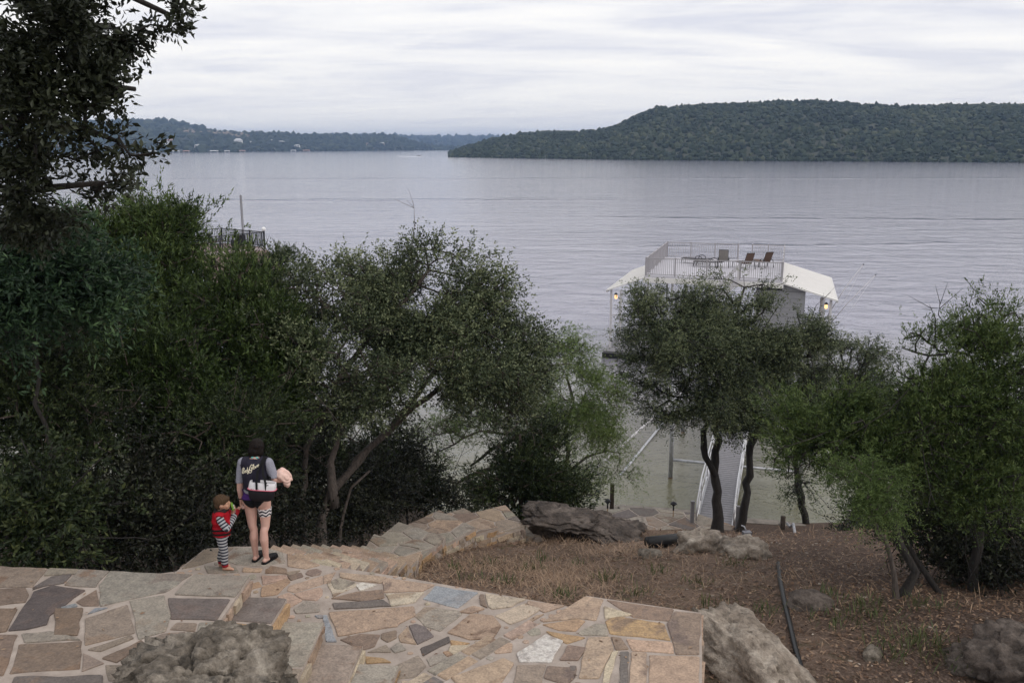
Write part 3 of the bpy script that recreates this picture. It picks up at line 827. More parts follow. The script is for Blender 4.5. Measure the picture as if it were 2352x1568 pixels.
# --- the landing where the walkers stand
lf = [P(405, 1311, Z_LAND), P(470, 1259, Z_LAND), P(540, 1254, Z_LAND), P(604, 1254, Z_LAND)]
r0 = P(742, 1297, Z_LAND)
fe = [P(930, 1325, Z_LAND), P(1300, 1391, Z_LAND)]
near_r = P(1000, 1640, Z_LAND); near_l = P(300, 1640, Z_LAND)
ridge_v = (fe[1] - fe[0]).normalized()
LANDC = [xy(lf[0]), xy(lf[1]), xy(lf[2]), xy(lf[3]), xy(r0), xy(fe[0]), xy(fe[1] + ridge_v * .5), xy(P(1200, 1700, Z_LAND)), xy(P(-100, 1700, Z_LAND)), xy(P(100, 1350, Z_LAND))]
def hull(pts):
    pts = sorted(set(pts)); lo, up = [], []
    for seq, res in ((pts, lo), (pts[::-1], up)):
        for p in seq:
            while len(res) > 1 and (res[-1][0] - res[-2][0]) * (p[1] - res[-2][1]) - (res[-1][1] - res[-2][1]) * (p[0] - res[-2][0]) <= 0: res.pop()
            res.append(p)
    return lo[:-1] + up[:-1]
LAND = hull(LANDC)
land = terrace('landing', 'flagstone landing at the head of the stairs, tan stones with white joints', LANDC, Z_LAND, 5.2)
# the landing's outline is not convex at the stair head: lay the two convex pieces
pieceA = [xy(p) for p in (lf[0], lf[1], lf[2], lf[3], r0, P(742, 1420, Z_LAND), P(405, 1420, Z_LAND))]
pieceB = hull([xy(r0), xy(fe[0]), xy(fe[1] + ridge_v * .5), xy(P(1200, 1700, Z_LAND)), xy(P(742, 1700, Z_LAND)), xy(P(742, 1420, Z_LAND))])
pieceC = hull([xy(P(742, 1420, Z_LAND)), xy(P(742, 1700, Z_LAND)), xy(P(300, 1700, Z_LAND)), xy(P(405, 1420, Z_LAND))])
lay_traced([hull(pieceA), pieceB, pieceC], TR_L, Z_LAND, land, 90, .014, pal='tgpctp')
face_stones(xy(fe[1] + ridge_v * .5), xy(fe[0]), 6.9, Z_LAND - .03, land, 3, .02)
face_stones(xy(lf[1]), xy(lf[0]), 6.6, Z_LAND - .03, land, 4, .02, pal='tmgb')

# --- four broad steps from the upper terrace down to the landing
def side_steps():
    root = thing('stone_steps', 'four stone steps between the upper terrace and the landing', 'steps', (e1[1].x, e1[1].y, Z_LAND))
    prev = (e1[0], e1[1])
    spec = [((659, 1374.5), (583, 1497), 8.18, [('v', .3), ('o', .75), ('t', 1.3), ('g', 1.9)]),
            ((745, 1428.5), (691, 1544), 8.02, [('g', .45), ('m', 1.3), ('t', 1.9)]),
            ((833, 1483), (796, 1568), 7.86, [('m', .7), ('p', 2.0)]),
            ((917, 1529), (902, 1568), 7.79, [('g', .5), ('t', 1.6)])]
    for (tr_, br_, z, cols) in spec:
        a, b = P(*tr_, z), P(*br_, z)
        d = (b - a); d.z = 0; d.normalize(); nl = Vector((d.y, -d.x, 0))       # towards the terrace
        if nl.x > 0: nl = -nl
        b2 = a + d * 2.6; w = .62
        poly = [xy(a), xy(a + nl * w), xy(b2 + nl * w), xy(b2)]
        mb = MB(); pl = poly if area2(poly) > 0 else poly[::-1]
        mb.prism(pl, 7.3, z - .002); st = mb.build('step', M['mortar'], root)
        seeds = []
        for c, t in cols:
            p = a + d * t + nl * (.30 + srng.uniform(-.08, .08)); seeds.append((p.x, p.y, 0, PAL[c]))
        lay(poly, seeds, z, st, .03, amp=.012)
        face_stones(xy(b2), xy(a), Z_LAND if z < 7.9 else z - .17, z - .035, st, 1, .025, pal='tctom', lmin=.5, lmax=1.1)
        face_stones(xy(a), xy(a + nl * w), z - .17, z - .035, st, 1, .01)
side_steps()

# --- platform on the right with two steps down to the landing
pa, pb = P(1347, 1367, Z_PLAT), P(1032, 1558, Z_PLAT)
pd = (pb - pa).normalized(); pb2 = pa + pd * 3.3
pr, pr2 = P(1611, 1406, Z_PLAT), P(1613, 1568, Z_PLAT)
pr3 = pr + (pr2 - pr).normalized() * 2.4
PLAT = [xy(pa), xy(pr), xy(pr3), xy(pb2)]
plat = terrace('platform', 'raised flagstone platform on the right with a large white stone', PLAT, Z_PLAT, 6.3)
lay_traced([PLAT], TR_P, Z_PLAT, plat, 40, .012, pal='tgpcmb')
face_stones(xy(pr3), xy(pr), 7.1, Z_PLAT - .03, plat, 4, .02, pal='btmpr')
face_stones(xy(pr), xy(pa), 7.1, Z_PLAT - .03, plat, 4, .02)
root = thing('stone_steps', 'two stone steps along the left edge of the right platform', 'steps', (pa.x, pa.y, Z_LAND))
pn = Vector((-pd.y, pd.x, 0))
if pn.x > 0: pn = -pn
for k, (z, cols, t0) in enumerate(((8.0, 'pmtvd', .62), (7.85, 'tgcmv', .95))):
    a = pa + pd * t0 + pn * (.30 * k - .05); b = a + pd * (2.2)
    poly = [xy(a), xy(b), xy(b + pn * .36), xy(a + pn * .36)]
    pl = poly if area2(poly) > 0 else poly[::-1]
    mb = MB(); mb.prism(pl, 7.2, z - .002); st = mb.build('step', M['mortar'], root)
    seeds = []
    for i, c in enumerate(cols):
        p = a + pd * (.2 + i * .48) + pn * .2; seeds.append((p.x, p.y, 0, PAL[c]))
    lay(poly, seeds, z, st, .03, amp=.01)
    face_stones(xy(a + pn * .36), xy(b + pn * .36), z - .15, z - .035, st, 1, .02)
    face_stones(xy(b + pn * .36), xy(b), z - .15, z - .035, st, 1, .01)

# --- the long staircase winding down to the dock
stair = thing('stone_staircase', 'long winding flagstone staircase curving down from the landing to the dock', 'staircase', (NOSE[0][0].x, NOSE[0][0].y, Z_LAND))
for k in range(1, len(NOSE)):
    l0, r0_, z0 = NOSE[k - 1]; l1, r1_, z1 = NOSE[k]
    back_l = l0 - (l1 - l0).normalized() * .10; back_r = r0_ - (r1_ - r0_).normalized() * .10
    poly = [xy(back_l), xy(back_r), xy(r1_), xy(l1)]
    if area2(poly) < 0: poly = poly[::-1]
    mb = MB(); mb.prism(poly, z1 - .75, z1 - .002); st = mb.build('step', M['mortar'], stair)
    run = ((l1 + r1_) / 2 - (l0 + r0_) / 2).length
    n = 3 if run < .5 else 8 if k < 16 else 3
    if n == 3:
        seeds = []
        for i in range(3):
            p = l0.lerp(r0_, (i + .5) / 3 + srng.uniform(-.07, .07)).lerp(l1.lerp(r1_, (i + .5) / 3), .5)
            seeds.append((p.x, p.y, 0, PAL[srng.choice('tpcttgp' if k < 11 else 'tgmb')]))
    else:
        seeds = rand_seeds(poly, 11, 'ttgmgbvmtg', .01, .22)
    # nosing sits a little proud of the riser below
    ov = (l1 - l0); ov.z = 0; ov = ov.normalized() * .03
    lp = [xy(back_l), xy(back_r), xy(r1_ + ov), xy(l1 + ov)]
    lay(hull(lp), seeds, z1, st, .028, amp=.014, thick=.05)
    zb = z1 - .15 if k + 1 >= len(NOSE) else NOSE[k + 1][2]
    face_stones(xy(r1_), xy(l1), zb - .02, z1 - .05, st, 1, .015, depth=.10, pal='tcotrpct')
    sdv = (r1_ - r0_); sdv.z = 0
    face_stones(xy(r0_), xy(r1_), z1 - .36, z1 - .05, st, 3 if k < 12 else 3, .012, depth=.10, pal='tcompcotm', lmin=.18, lmax=.4)

# --- landing by the water
LOWP = [xy(P(px, py, Z_LOW)) for px, py in [(1385, 1170), (1470, 1165), (1598, 1178), (1690, 1208), (1655, 1238), (1560, 1245), (1475, 1240), (1410, 1206)]]
low = terrace('lower_landing', 'grey flagstone landing at the foot of the gangway', hull(LOWP), Z_LOW, -.8)
lay(hull(LOWP), rand_seeds(LOWP, 26, 'gmvmgtm', .02, .42), Z_LOW, low, .05, amp=.02)
st = MB(); sw = [P(px, py, .82) for px, py in [(1330, 1166), (1420, 1158), (1596, 1171)]]
for a, b in zip(sw[:-1], sw[1:]): st.bar((a.x, a.y, .2), (b.x, b.y, .2), .35, 1.1)
st = st.build('seawall', M['concrete']); tag(st, 'low earth-coloured concrete seawall left of the gangway', 'wall')
st = MB(); sw = [P(px, py, .75) for px, py in [(1700, 1190), (1790, 1196), (1850, 1206), (1885, 1232)]]
for a, b in zip(sw[:-1], sw[1:]): st.bar((a.x, a.y, .15), (b.x, b.y, .15), .4, 1.1)
st = st.build('seawall', M['concrete']); tag(st, 'low concrete seawall right of the gangway under the oaks', 'wall')

# ================================================================ boulders
def boulder(label, c, rad, seed, mat, rough=.22, sub=4, rz=0.0, strat=0.0, under=0.0, group=None, name='boulder', cracks=0.0, tilt=(0, 0)):
    bm = bmesh.new(); bmesh.ops.create_icosphere(bm, subdivisions=sub, radius=1.0)
    for v in bm.verts:
        p = v.co.copy(); u = p.normalized()
        # blocky: pull the sphere towards a box
        mx = max(abs(u.x), abs(u.y), abs(u.z)); p = u * (1 + 0.42 * (1 / mx - 1) )
        n = mnoise.fractal((p.x * 1.3 + seed, p.y * 1.3, p.z * 1.3), 0.9, 2.1, 5)
        rg = 1 - abs(mnoise.noise((p.x * 2.2 + seed * 2, p.y * 2.2, p.z * 2.2)))
        n2 = mnoise.fractal((p.x * 5 + seed, p.y * 5, p.z * 5), 0.8, 2.0, 3)
        p = p * (1 + rough * n + rough * .34 * n2 + rough * .06 * mnoise.fractal((p.x * 11 + seed, p.y * 14, p.z * 14), .8, 2.0, 2))
        if cracks:
            dd_, pp_ = mnoise.voronoi((p.x * 1.7 + seed, p.y * 1.7 + .3 * n, p.z * 2.3 + .25 * n))
            p -= u * cracks * .8 * max(0, 1 - (dd_[1] - dd_[0]) / 0.16) ** 1.5
            p += u * (mnoise.cell((pp_[0].x * 9, pp_[0].y * 9, pp_[0].z * 9)) * .5) * cracks * .4
            dd_, pp_ = mnoise.voronoi((p.x * 4.6 + seed, p.y * 4.6, p.z * 5.5 + .3 * n))
            p -= u * cracks * .18 * max(0, 1 - (dd_[1] - dd_[0]) / 0.16)
            cr = abs(mnoise.noise((p.x * 1.5 + seed * 3, p.y * 1.5 + 5, p.z * 2.6)))
            p -= u * cracks * max(0, 1 - cr / 0.07)
            cr = abs(mnoise.noise((p.x * 3.1 + seed * 5, p.y * 3.1 + 2, p.z * 3.6)))
            p -= u * cracks * .5 * max(0, 1 - cr / 0.09)
        if strat: p.x += strat * math.sin(p.z * 14 + n * 4) * .5; p.y += strat * math.sin(p.z * 14 + n * 4)
        if under and p.z < 0: p.x *= 1 + under * p.z; p.y *= 1 + under * 1.3 * p.z
        v.co = Vector((p.x * rad[0], p.y * rad[1], p.z * rad[2]))
    rot = Matrix.Rotation(tilt[0], 3, 'X') @ Matrix.Rotation(tilt[1], 3, 'Y')
    for v in bm.verts: v.co = rot @ v.co
    me = bpy.data.meshes.new(name); bm.to_mesh(me); bm.free(); smooth(me)
    o = obj(name, me, M[mat]); o.location = c; o.rotation_euler = (0, 0, rz)
    return tag(o, label, 'boulder', group)
c = P(470, 1560, 8.35)
boulder('big weathered grey boulder on the steps at the front left', (c.x + .10, c.y - .20, 8.22), (.78, .58, .60), 3.1, 'limestone', .17, 6, .1, strat=.02, cracks=.12)
c = P(1690, 1478, 7.5)
boulder('pale sloping boulder against the right side of the platform', (c.x + .12, c.y - .18, 7.32), (.40, .92, .36), 7.7, 'limestone_pale', .28, 5, .38, cracks=.10, tilt=(.18, .25))
c = P(2290, 1520, 7.3)
boulder('dark cracked boulder in the lower right corner', (c.x + .15, c.y - .1, 7.15), (.72, .55, .48), 12.3, 'limestone_dark', .30, 5, .15, cracks=.16)
c = P(2120, 1562, 7.2)
boulder('small pale boulder at the bottom edge near the dark cracked one', (c.x, c.y - .1, 7.1), (.26, .25, .16), 2.3, 'limestone_pale', .25, 4, .4)
c = P(1285, 1205, 5.35)
boulder('long dark ledge boulder overhanging the slope, left half', (c.x + .02, c.y, 5.47), (.82, .55, .14), 21.0, 'limestone_dark', .26, 5, -.15, strat=.06, under=.75, cracks=.10, tilt=(.06, .10))
c = P(1385, 1222, 5.2)
boulder('long dark ledge boulder overhanging the slope, right half', (c.x + .08, c.y - .1, 5.25), (.64, .5, .14), 24.5, 'limestone_dark', .26, 5, -.2, strat=.06, under=.75, cracks=.10, tilt=(.1, .2))
c = P(1330, 1212, 5.0)
boulder('unseen rock added behind the long ledge to keep its hollow dark', (c.x, c.y + .35, 4.85), (.95, .35, .42), 27.5, 'limestone_dark', .2, 4, -.2)  # added to close the hollow from behind so no light enters
c = hit(1440, 1225)
boulder('brown boulder behind the right end of the long ledge', (c.x, c.y, c.z + .02), (.42, .35, .26), 8.8, 'limestone_dark', .3, 4, .3, cracks=.1)
c = hit(1610, 1262)
boulder('pale tan boulder right of the black drain pipe', (c.x, c.y, c.z + .06), (.45, .34, .27), 5.2, 'limestone_pale', .32, 4, .1, cracks=.1)
c = hit(1705, 1275)
boulder('pale tan boulder under the grey junction box', (c.x, c.y, c.z + .04), (.42, .34, .26), 15.2, 'limestone_pale', .32, 4, -.2, cracks=.1)
c = hit(1240, 1250)
boulder('rounded grey-brown outcrop in the straw below the ledge', (c.x - .1, c.y - .5, c.z - .22), (.8, .34, .24), 31.0, 'limestone_dark', .26, 4, -.1, cracks=.06)
c = hit(1030, 1170)
c = P(1075, 1156, 5.6)
boulder('small grey rock on the left side of the winding stairs', (c.x - .4, c.y + .5, gz(c.x - .4, c.y + .5) + .15), (.3, .25, .25), 6.2, 'limestone', .25, 4)
for i, (px, py, s, lb) in enumerate([(1860, 1392, .20, 'small grey rock beside the top of the black edging hose'), (2004, 1507, .10, 'small rock in the grass left of the dark corner boulder'), (1725, 1150, .16, 'dark rock by the seawall left of the gangway foot'),
                                     (1495, 1280, .15, 'small brown rock below the right end of the ledge')]):
    c = hit(px, py)
    boulder(lb, (c.x, c.y, c.z + s * .2), (s * 1.4, s, s * .8), 40 + i, 'limestone' if i else 'limestone_dark', .25, 3, i)
# ================================================================ trees
TT = {'leaves': 0}
def unit(a): return a / np.maximum(np.linalg.norm(a, axis=-1, keepdims=True), 1e-9)
KIND = {
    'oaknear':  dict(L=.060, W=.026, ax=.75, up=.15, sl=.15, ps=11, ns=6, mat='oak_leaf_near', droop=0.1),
    #            leaf L, W,  spread, up,  sprig len, per sprig, sprigs, mat, lift
    'oak':      dict(L=.060, W=.027, ax=.75, up=.25, sl=.34, ps=11, ns=7, mat='oak_leaf', droop=0.0),
    'oakfine':  dict(L=.060, W=.026, ax=.75, up=.15, sl=.38, ps=12, ns=7, mat='oak_leaf', droop=0.15),
    'juniper':  dict(L=.085, W=.020, ax=.38, up=.75, sl=.34, ps=14, ns=6, mat='juniper_leaf', verts=3, droop=0.0),
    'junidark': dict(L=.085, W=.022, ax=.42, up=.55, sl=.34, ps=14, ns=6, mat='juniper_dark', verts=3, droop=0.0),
    'mesquite': dict(L=.055, W=.013, ax=1.1, up=.1, sl=.45, ps=20, ns=6, mat='mesquite_leaf', verts=3, droop=0.5),
    'sumac':    dict(L=.10, W=.034, ax=.9, up=.1, sl=.42, ps=12, ns=6, mat='sumac_leaf', droop=0.35),
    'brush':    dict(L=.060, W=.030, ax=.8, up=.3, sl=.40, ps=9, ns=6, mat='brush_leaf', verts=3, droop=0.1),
    'shrub':    dict(L=.11, W=.045, ax=.8, up=.2, sl=.40, ps=10, ns=6, mat='shrub_leaf', droop=0.3),
}
def leaf_cloud(r, cl, crad, cdir, k, tshift=0.0, scale=1.0, cb=0.0):
    """leaf quads on sprigs springing from clump centres"""
    n = len(cl); ns, ps = k['ns'], k['ps']
    d = unit(cdir[:, None] * 0.75 + r.normal(0, 0.62, (n, ns, 3)) + np.array([0, 0, k['up']]))
    o = cl[:, None] + r.normal(0, 1, (n, ns, 3)) * crad[:, None, None] * 0.55
    t = r.uniform(0.05, 1.0, (n, ns, ps, 1))
    sl = k['sl'] * r.uniform(0.6, 1.35, (n, ns, 1, 1)) * scale
    b = o[:, :, None] + d[:, :, None] * t * sl
    b[..., 2] -= (t[..., 0] ** 2) * sl[..., 0] * k['droop']
    b += r.normal(0, 0.014, b.shape)
    ax = unit(d[:, :, None] + r.normal(0, k['ax'], b.shape) * np.array([1, 1, 0.8]))
    nr = unit(np.cross(ax, r.normal(0, 1, b.shape) + np.array([0, 0, 0.01])))
    L = k['L'] * r.uniform(0.65, 1.3, t.shape) * scale; W = k['W'] * r.uniform(0.7, 1.3, t.shape) * scale
    up = np.cross(nr, ax)
    mid = b + ax * L * 0.52
    kk = k.get('verts', 4)
    if kk == 3:      # needle sprays and specks of the shaded brush: one narrow triangle each
        v = np.stack([b + nr * W * 0.62, b + ax * L, b - nr * W * 0.62 + ax * L * .12], -2).reshape(-1, 3)
    else:
        v = np.stack([b, mid + nr * W * 0.5 + up * W * 0.16, b + ax * L, mid - nr * W * 0.5 + up * W * 0.16], -2).reshape(-1, 3)
    q = np.arange(len(v)).reshape(-1, kk)
    ct = np.reshape(cb, (-1, 1, 1, 1)) + r.normal(0, 0.09, (n, 1, 1, 1)) + r.normal(0, 0.10, (n, ns, 1, 1)) + r.normal(0, 0.10, t.shape) + (t - 0.5) * 0.42  # tips paler as new growth; the wide spread also paints inner crown shade
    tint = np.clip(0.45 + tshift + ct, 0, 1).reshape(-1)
    return v, q, np.repeat(tint, kk)

def tree(name, label, cat, kind, trunks, lobes, nclump, seed, group=None, barkm='oak_bark', base=None, twig=0.006,
         gap=0.30, gfreq=0.9, crad=0.16, bare=0, tshift=0.0, lscale=1.0, leafparts=0, shell=0.45, bough=11, bsz=.24):
    """trunks: [(points, r0, r1)] in the world; lobes: [(px,py,rx,ry,Y,ry_depth)] read from the photo"""
    r = np.random.default_rng(seed); k = KIND[kind]
    lob = []
    for l in lobes:
        px, py, rx, ry, Y = l[:5]
        c = AT(px, py, Y); dep = (c - Vector((0, 0, CAM_H))).length
        ax, az = rx * dep / FPX, ry * dep / FPX
        ay = l[5] if len(l) > 5 else 0.8 * (ax + az) / 2 + 0.2
        lob.append((np.array(c[:]), np.array([ax, ay, az])))
    area = np.array([a[1][0] * a[1][2] + a[1][0] * a[1][1] * 0.6 for a in lob]); area /= area.sum()
    C, D, B = [], [], []
    for (c, a), w in zip(lob, area):
        m = max(4, int(nclump * w)); got = 0; tries = 0
        bl = []
        for _ in range(max(3, int(m / bough))):
            u = r.normal(0, 1, 3); u /= np.linalg.norm(u)
            bl.append((u, (shell + (1 - shell) * r.random()) * (1.0 + max(0, r.normal(0, 0.12))), r.normal(0, .09)))
        while got < m and tries < m * 12:
            tries += 1
            u, rr, bt = bl[r.integers(len(bl))]
            q = c + u * a * rr + r.normal(0, 1, 3) * np.array([bsz, bsz, bsz * .62])
            if mnoise.noise((q[0] * gfreq + seed, q[1] * gfreq, q[2] * gfreq * 1.2)) < -gap * (0.6 + 0.8 * r.random()) - .1: continue
            if q[2] < gz(q[0], q[1]) + 0.15 and q[1] < 30: continue
            C.append(q); D.append((q - c - u * a * rr * .6) + u * .2); B.append(bt); got += 1
        while False:
            u = r.normal(0, 1, 3); u /= np.linalg.norm(u)
            rr = (shell + (1 - shell) * r.random()) * (1.0 + max(0, r.normal(0, 0.10)))
            q = c + u * a * rr
            if mnoise.noise((q[0] * gfreq + seed, q[1] * gfreq, q[2] * gfreq * 1.2)) < -gap * (0.6 + 0.8 * r.random()): continue
            if q[2] < gz(q[0], q[1]) + 0.15 and q[1] < 30: continue
            C.append(q); D.append(u * a / np.linalg.norm(a) + u * 0.3); got += 1
    C = np.array(C); D = unit(np.array(D))
    # ---- skeleton
    nodes, par, rad0 = [], [], []
    for pts, r0, r1 in trunks:
        pts = [Vector(p) for p in pts]
        # attach to the trunk already there when it starts close to it
        pi = -1
        if nodes:
            dd = [(Vector(nd) - pts[0]).length for nd in nodes]; j = int(np.argmin(dd))
            if dd[j] < 0.35: pi = j
        sub = []
        for i in range(len(pts) - 1):
            m = max(1, int((pts[i + 1] - pts[i]).length / 0.28))
            for s_ in range(m): sub.append(pts[i].lerp(pts[i + 1], s_ / m))
        sub.append(pts[-1])
        for i, p in enumerate(sub):
            w = 0.03 if 0 < i < len(sub) - 1 else 0
            nodes.append((p.x + r.normal(0, w), p.y + r.normal(0, w), p.z)); par.append(pi); pi = len(nodes) - 1
            rad0.append(r0 + (r1 - r0) * (i / max(1, len(sub) - 1)) ** 0.8)
    ntr = len(nodes)
    N = [np.array(p) for p in nodes]; plen = [0.0] * ntr
    # only the upper part of each trunk carries branches
    zs = [t[0][-1][2] for t in trunks]; z0s = [t[0][0][2] for t in trunks]
    zlim = min(z0s) + 0.35 * (max(zs) - min(z0s))
    ok = [p[2] > zlim for p in N]
    if not any(ok): ok = [True] * ntr
    order = np.argsort([min(np.linalg.norm(c - N[i]) for i in range(ntr) if ok[i]) for c in C])
    arr = np.zeros((ntr + len(C) * 6 + 10, 3)); arr[:ntr] = N; pl = np.zeros(len(arr)); okm = np.zeros(len(arr), bool); okm[:ntr] = ok
    cnt = ntr; tips = []
    paths = []
    for ci in order:
        c = C[ci]
        d = np.linalg.norm(arr[:cnt] - c, axis=1) + 0.22 * pl[:cnt] + np.where(okm[:cnt], 0, 1e6) + 0.25 * np.maximum(0, arr[:cnt, 2] - c[2])
        j = int(np.argmin(d)); L = np.linalg.norm(arr[j] - c)
        m = int(min(3, max(1, L / 0.4)))
        pth = [j]; prev = j
        sag = r.normal(0, 0.10 * L, 3)
        for s_ in range(1, m + 1):
            t = s_ / m
            p = arr[j] * (1 - t) + c * t + sag * math.sin(t * math.pi) * (1 if s_ < m else 0) + np.array([0, 0, 0.10 * L * math.sin(t * math.pi)])
            arr[cnt] = p; pl[cnt] = pl[prev] + L / m; okm[cnt] = True; par.append(prev); rad0.append(None)
            prev = cnt; pth.append(cnt); cnt += 1
        paths.append(pth)
    tipc = np.zeros(cnt)
    for pth in paths: tipc[pth[-1]] += 1
    for i in range(cnt - 1, -1, -1):
        if par[i] >= 0: tipc[par[i]] += tipc[i]
    rmin = min(t[2] for t in trunks)
    def rr(i):
        if i < ntr: return rad0[i]
        return min(twig * max(1, tipc[i]) ** 0.52 + 0.003, rmin * 0.9)
    root = thing(name, label, cat, base if base is not None else trunks[0][0][0], 0, group)
    mb = MB()
    i0 = 0
    for pts, r0, r1 in trunks:      # trunks themselves
        pass
    st = 0
    while st < ntr:
        en = st + 1
        while en < ntr and par[en] == en - 1: en += 1
        pp = [nodes[i] for i in range(st, en)]; rd = [rad0[i] * (1 + 0.10 * r.normal()) for i in range(st, en)]
        if par[st] < 0 and len(pp) > 1:
            pp = [(pp[0][0], pp[0][1], pp[0][2] - 0.3)] + pp; rd = [rd[0] * 1.5] + [rd[0] * 1.25] + rd[1:]
        elif par[st] >= 0:
            pp = [nodes[par[st]]] + pp; rd = [rd[0]] + rd
        mb.tube(pp, rd, 9); st = en
    for pth in paths:
        rd = [rr(i) for i in pth]
        if pth[0] < ntr: rd[0] = min(rd[0], rd[1] * 1.3)
        mb.tube([arr[i] for i in pth], rd, 5 if rd[0] > 0.02 else 3, False)
    for _ in range(bare):           # dead bare twigs sticking out
        j = r.integers(ntr, cnt); a = arr[j]; dirv = unit(r.normal(0, 1, 3) + np.array([0, -0.3, 0.1])); L = r.uniform(0.5, 1.5)
        b1 = a + dirv * L * 0.5 + r.normal(0, 0.08, 3); b2 = a + dirv * L + r.normal(0, 0.15, 3)
        mb.tube([a, b1, b2], [0.012, 0.008, 0.003], 3, False)
        for q in range(3):
            t = r.uniform(0.3, 1); s0 = b1 * (1 - t) + b2 * t; e2 = unit(dirv + r.normal(0, 0.6, 3)) * r.uniform(0.2, 0.5)
            mb.tube([s0, s0 + e2], [0.006, 0.002], 3, False)
    mb.build('trunk', M[barkm], root, True)
    v, q, t = leaf_cloud(r, C, np.full(len(C), crad), D, k, tshift, lscale, np.array(B))
    TT['leaves'] += len(q)
    if leafparts:
        # leaves at the rim that show singly
        lc = v.reshape(-1, 4, 3); dist = np.linalg.norm(lc.mean(1) - np.array([0, 0, CAM_H]), axis=1)
        pick = np.argsort(dist)[:leafparts * 3:3]
        keep = np.ones(len(lc), bool); keep[pick] = False
        pm = {}
        for i in pick:
            b_, l_, tip, r_ = [Vector(x) for x in lc[i]]
            axv = tip - b_; Lh = axv.length; y = axv.normalized(); x = (l_ - r_); x = (x - y * x.dot(y)); Wh = x.length; x.normalize(); z = x.cross(y)
            key = int(t[i * 4] * 4)
            if key not in pm:
                me = mesh_np('leaf', [(0, 0, 0), (.35, .3, .1), (.5, .55, .14), (.3, .85, .05), (0, 1, -.05), (-.3, .85, .05), (-.5, .55, .14), (-.35, .3, .1), (0, .5, -.02)],
                             [(0, 1, 2, 8), (8, 2, 3, 4), (8, 4, 5, 6), (0, 8, 6, 7)], {'tint': [min(1, (key + 0.5) / 5)] * 9}, True)
                me.materials.append(M[k['mat']]); pm[key] = me
            mt = Matrix(((x.x * Wh, y.x * Lh, z.x * Wh, b_.x), (x.y * Wh, y.y * Lh, z.y * Wh, b_.y), (x.z * Wh, y.z * Lh, z.z * Wh, b_.z), (0, 0, 0, 1)))
            obj('leaf', pm[key], None, root, mt)
        v = lc[keep].reshape(-1, 3); q = np.arange(len(v)).reshape(-1, 4); t = t.reshape(-1, 4)[keep].ravel()
    cr = obj('crown', mesh_np('crown', v, q, {'tint': t}), M[k['mat']], root)
    cr['kind'] = 'stuff'
    return root
def tr(pts, Y, dY=0.0):
    """trunk points from the photo at distance Y (drifting by dY towards the tip)"""
    return [AT(px, py, Y + dY * i / max(1, len(pts) - 1)) for i, (px, py) in enumerate(pts)]
def up_trunk(px, py_top, Y, lean=0.2, seed=0):
    top = AT(px, py_top, Y); r = random.Random(seed); z = gz(top.x, Y)
    return [Vector((top.x + lean, Y, z)), Vector((top.x + lean * 0.7 + r.uniform(-.15, .15), Y, z + (top.z - z) * 0.35)),
            Vector((top.x + lean * 0.2, Y + r.uniform(-.15, .15), z + (top.z - z) * 0.7)), top]

# --- the big live oak beside the stairs
h = hit(697, 1247); YA = 15.6
tree('live_oak', 'big live oak with leaning forked trunks left of the stairs, behind the walkers', 'tree', 'oak', [
    (tr([(737, 1252), (742, 1190), (764, 1128), (800, 1085), (850, 1030), (895, 985), (950, 935), (1010, 890)], YA, 2.2), .10, .05),
    (tr([(764, 1128), (758, 1060), (775, 985), (800, 920), (820, 840)], YA, .6), .065, .04),
    (tr([(699, 1252), (688, 1150), (700, 1075), (725, 985), (760, 915), (790, 850)], YA, 1.0), .08, .04),
    (tr([(778, 1252), (784, 1180), (806, 1120), (850, 1080)], YA + .3, .5), .04, .02),
    (tr([(895, 985), (980, 880), (1050, 800), (1110, 780)], YA + 1.4, 1.6), .06, .035),
    (tr([(790, 850), (860, 760), (930, 690), (985, 620)], YA + 1.0, 1.4), .055, .03),
    ], [(760, 690, 105, 85, 17.0), (700, 745, 70, 90, 16.2), (865, 720, 90, 80, 17.3), (950, 690, 120, 90, 17.6), (985, 600, 55, 62, 18.0), (920, 760, 100, 70, 17.2), (690, 820, 70, 70, 16.0), (890, 625, 50, 40, 17.6),
        (1065, 665, 85, 65, 18.2), (1110, 740, 90, 75, 18.4), (1000, 790, 140, 70, 17.2), (1160, 800, 85, 65, 18.3), (1205, 770, 50, 34, 18.8),
        (840, 830, 110, 70, 16.2), (1060, 860, 140, 55, 17.4), (960, 850, 120, 60, 16.6), (740, 870, 75, 65, 16.0), (1190, 870, 60, 65, 18.2), (1110, 905, 100, 42, 17.8), (1225, 920, 55, 50, 18.4), (770, 930, 80, 36, 16.2), (900, 900, 80, 36, 16.8)],
    2450, 101, bare=24, gap=0.15, base=AT(737, 1252, YA))
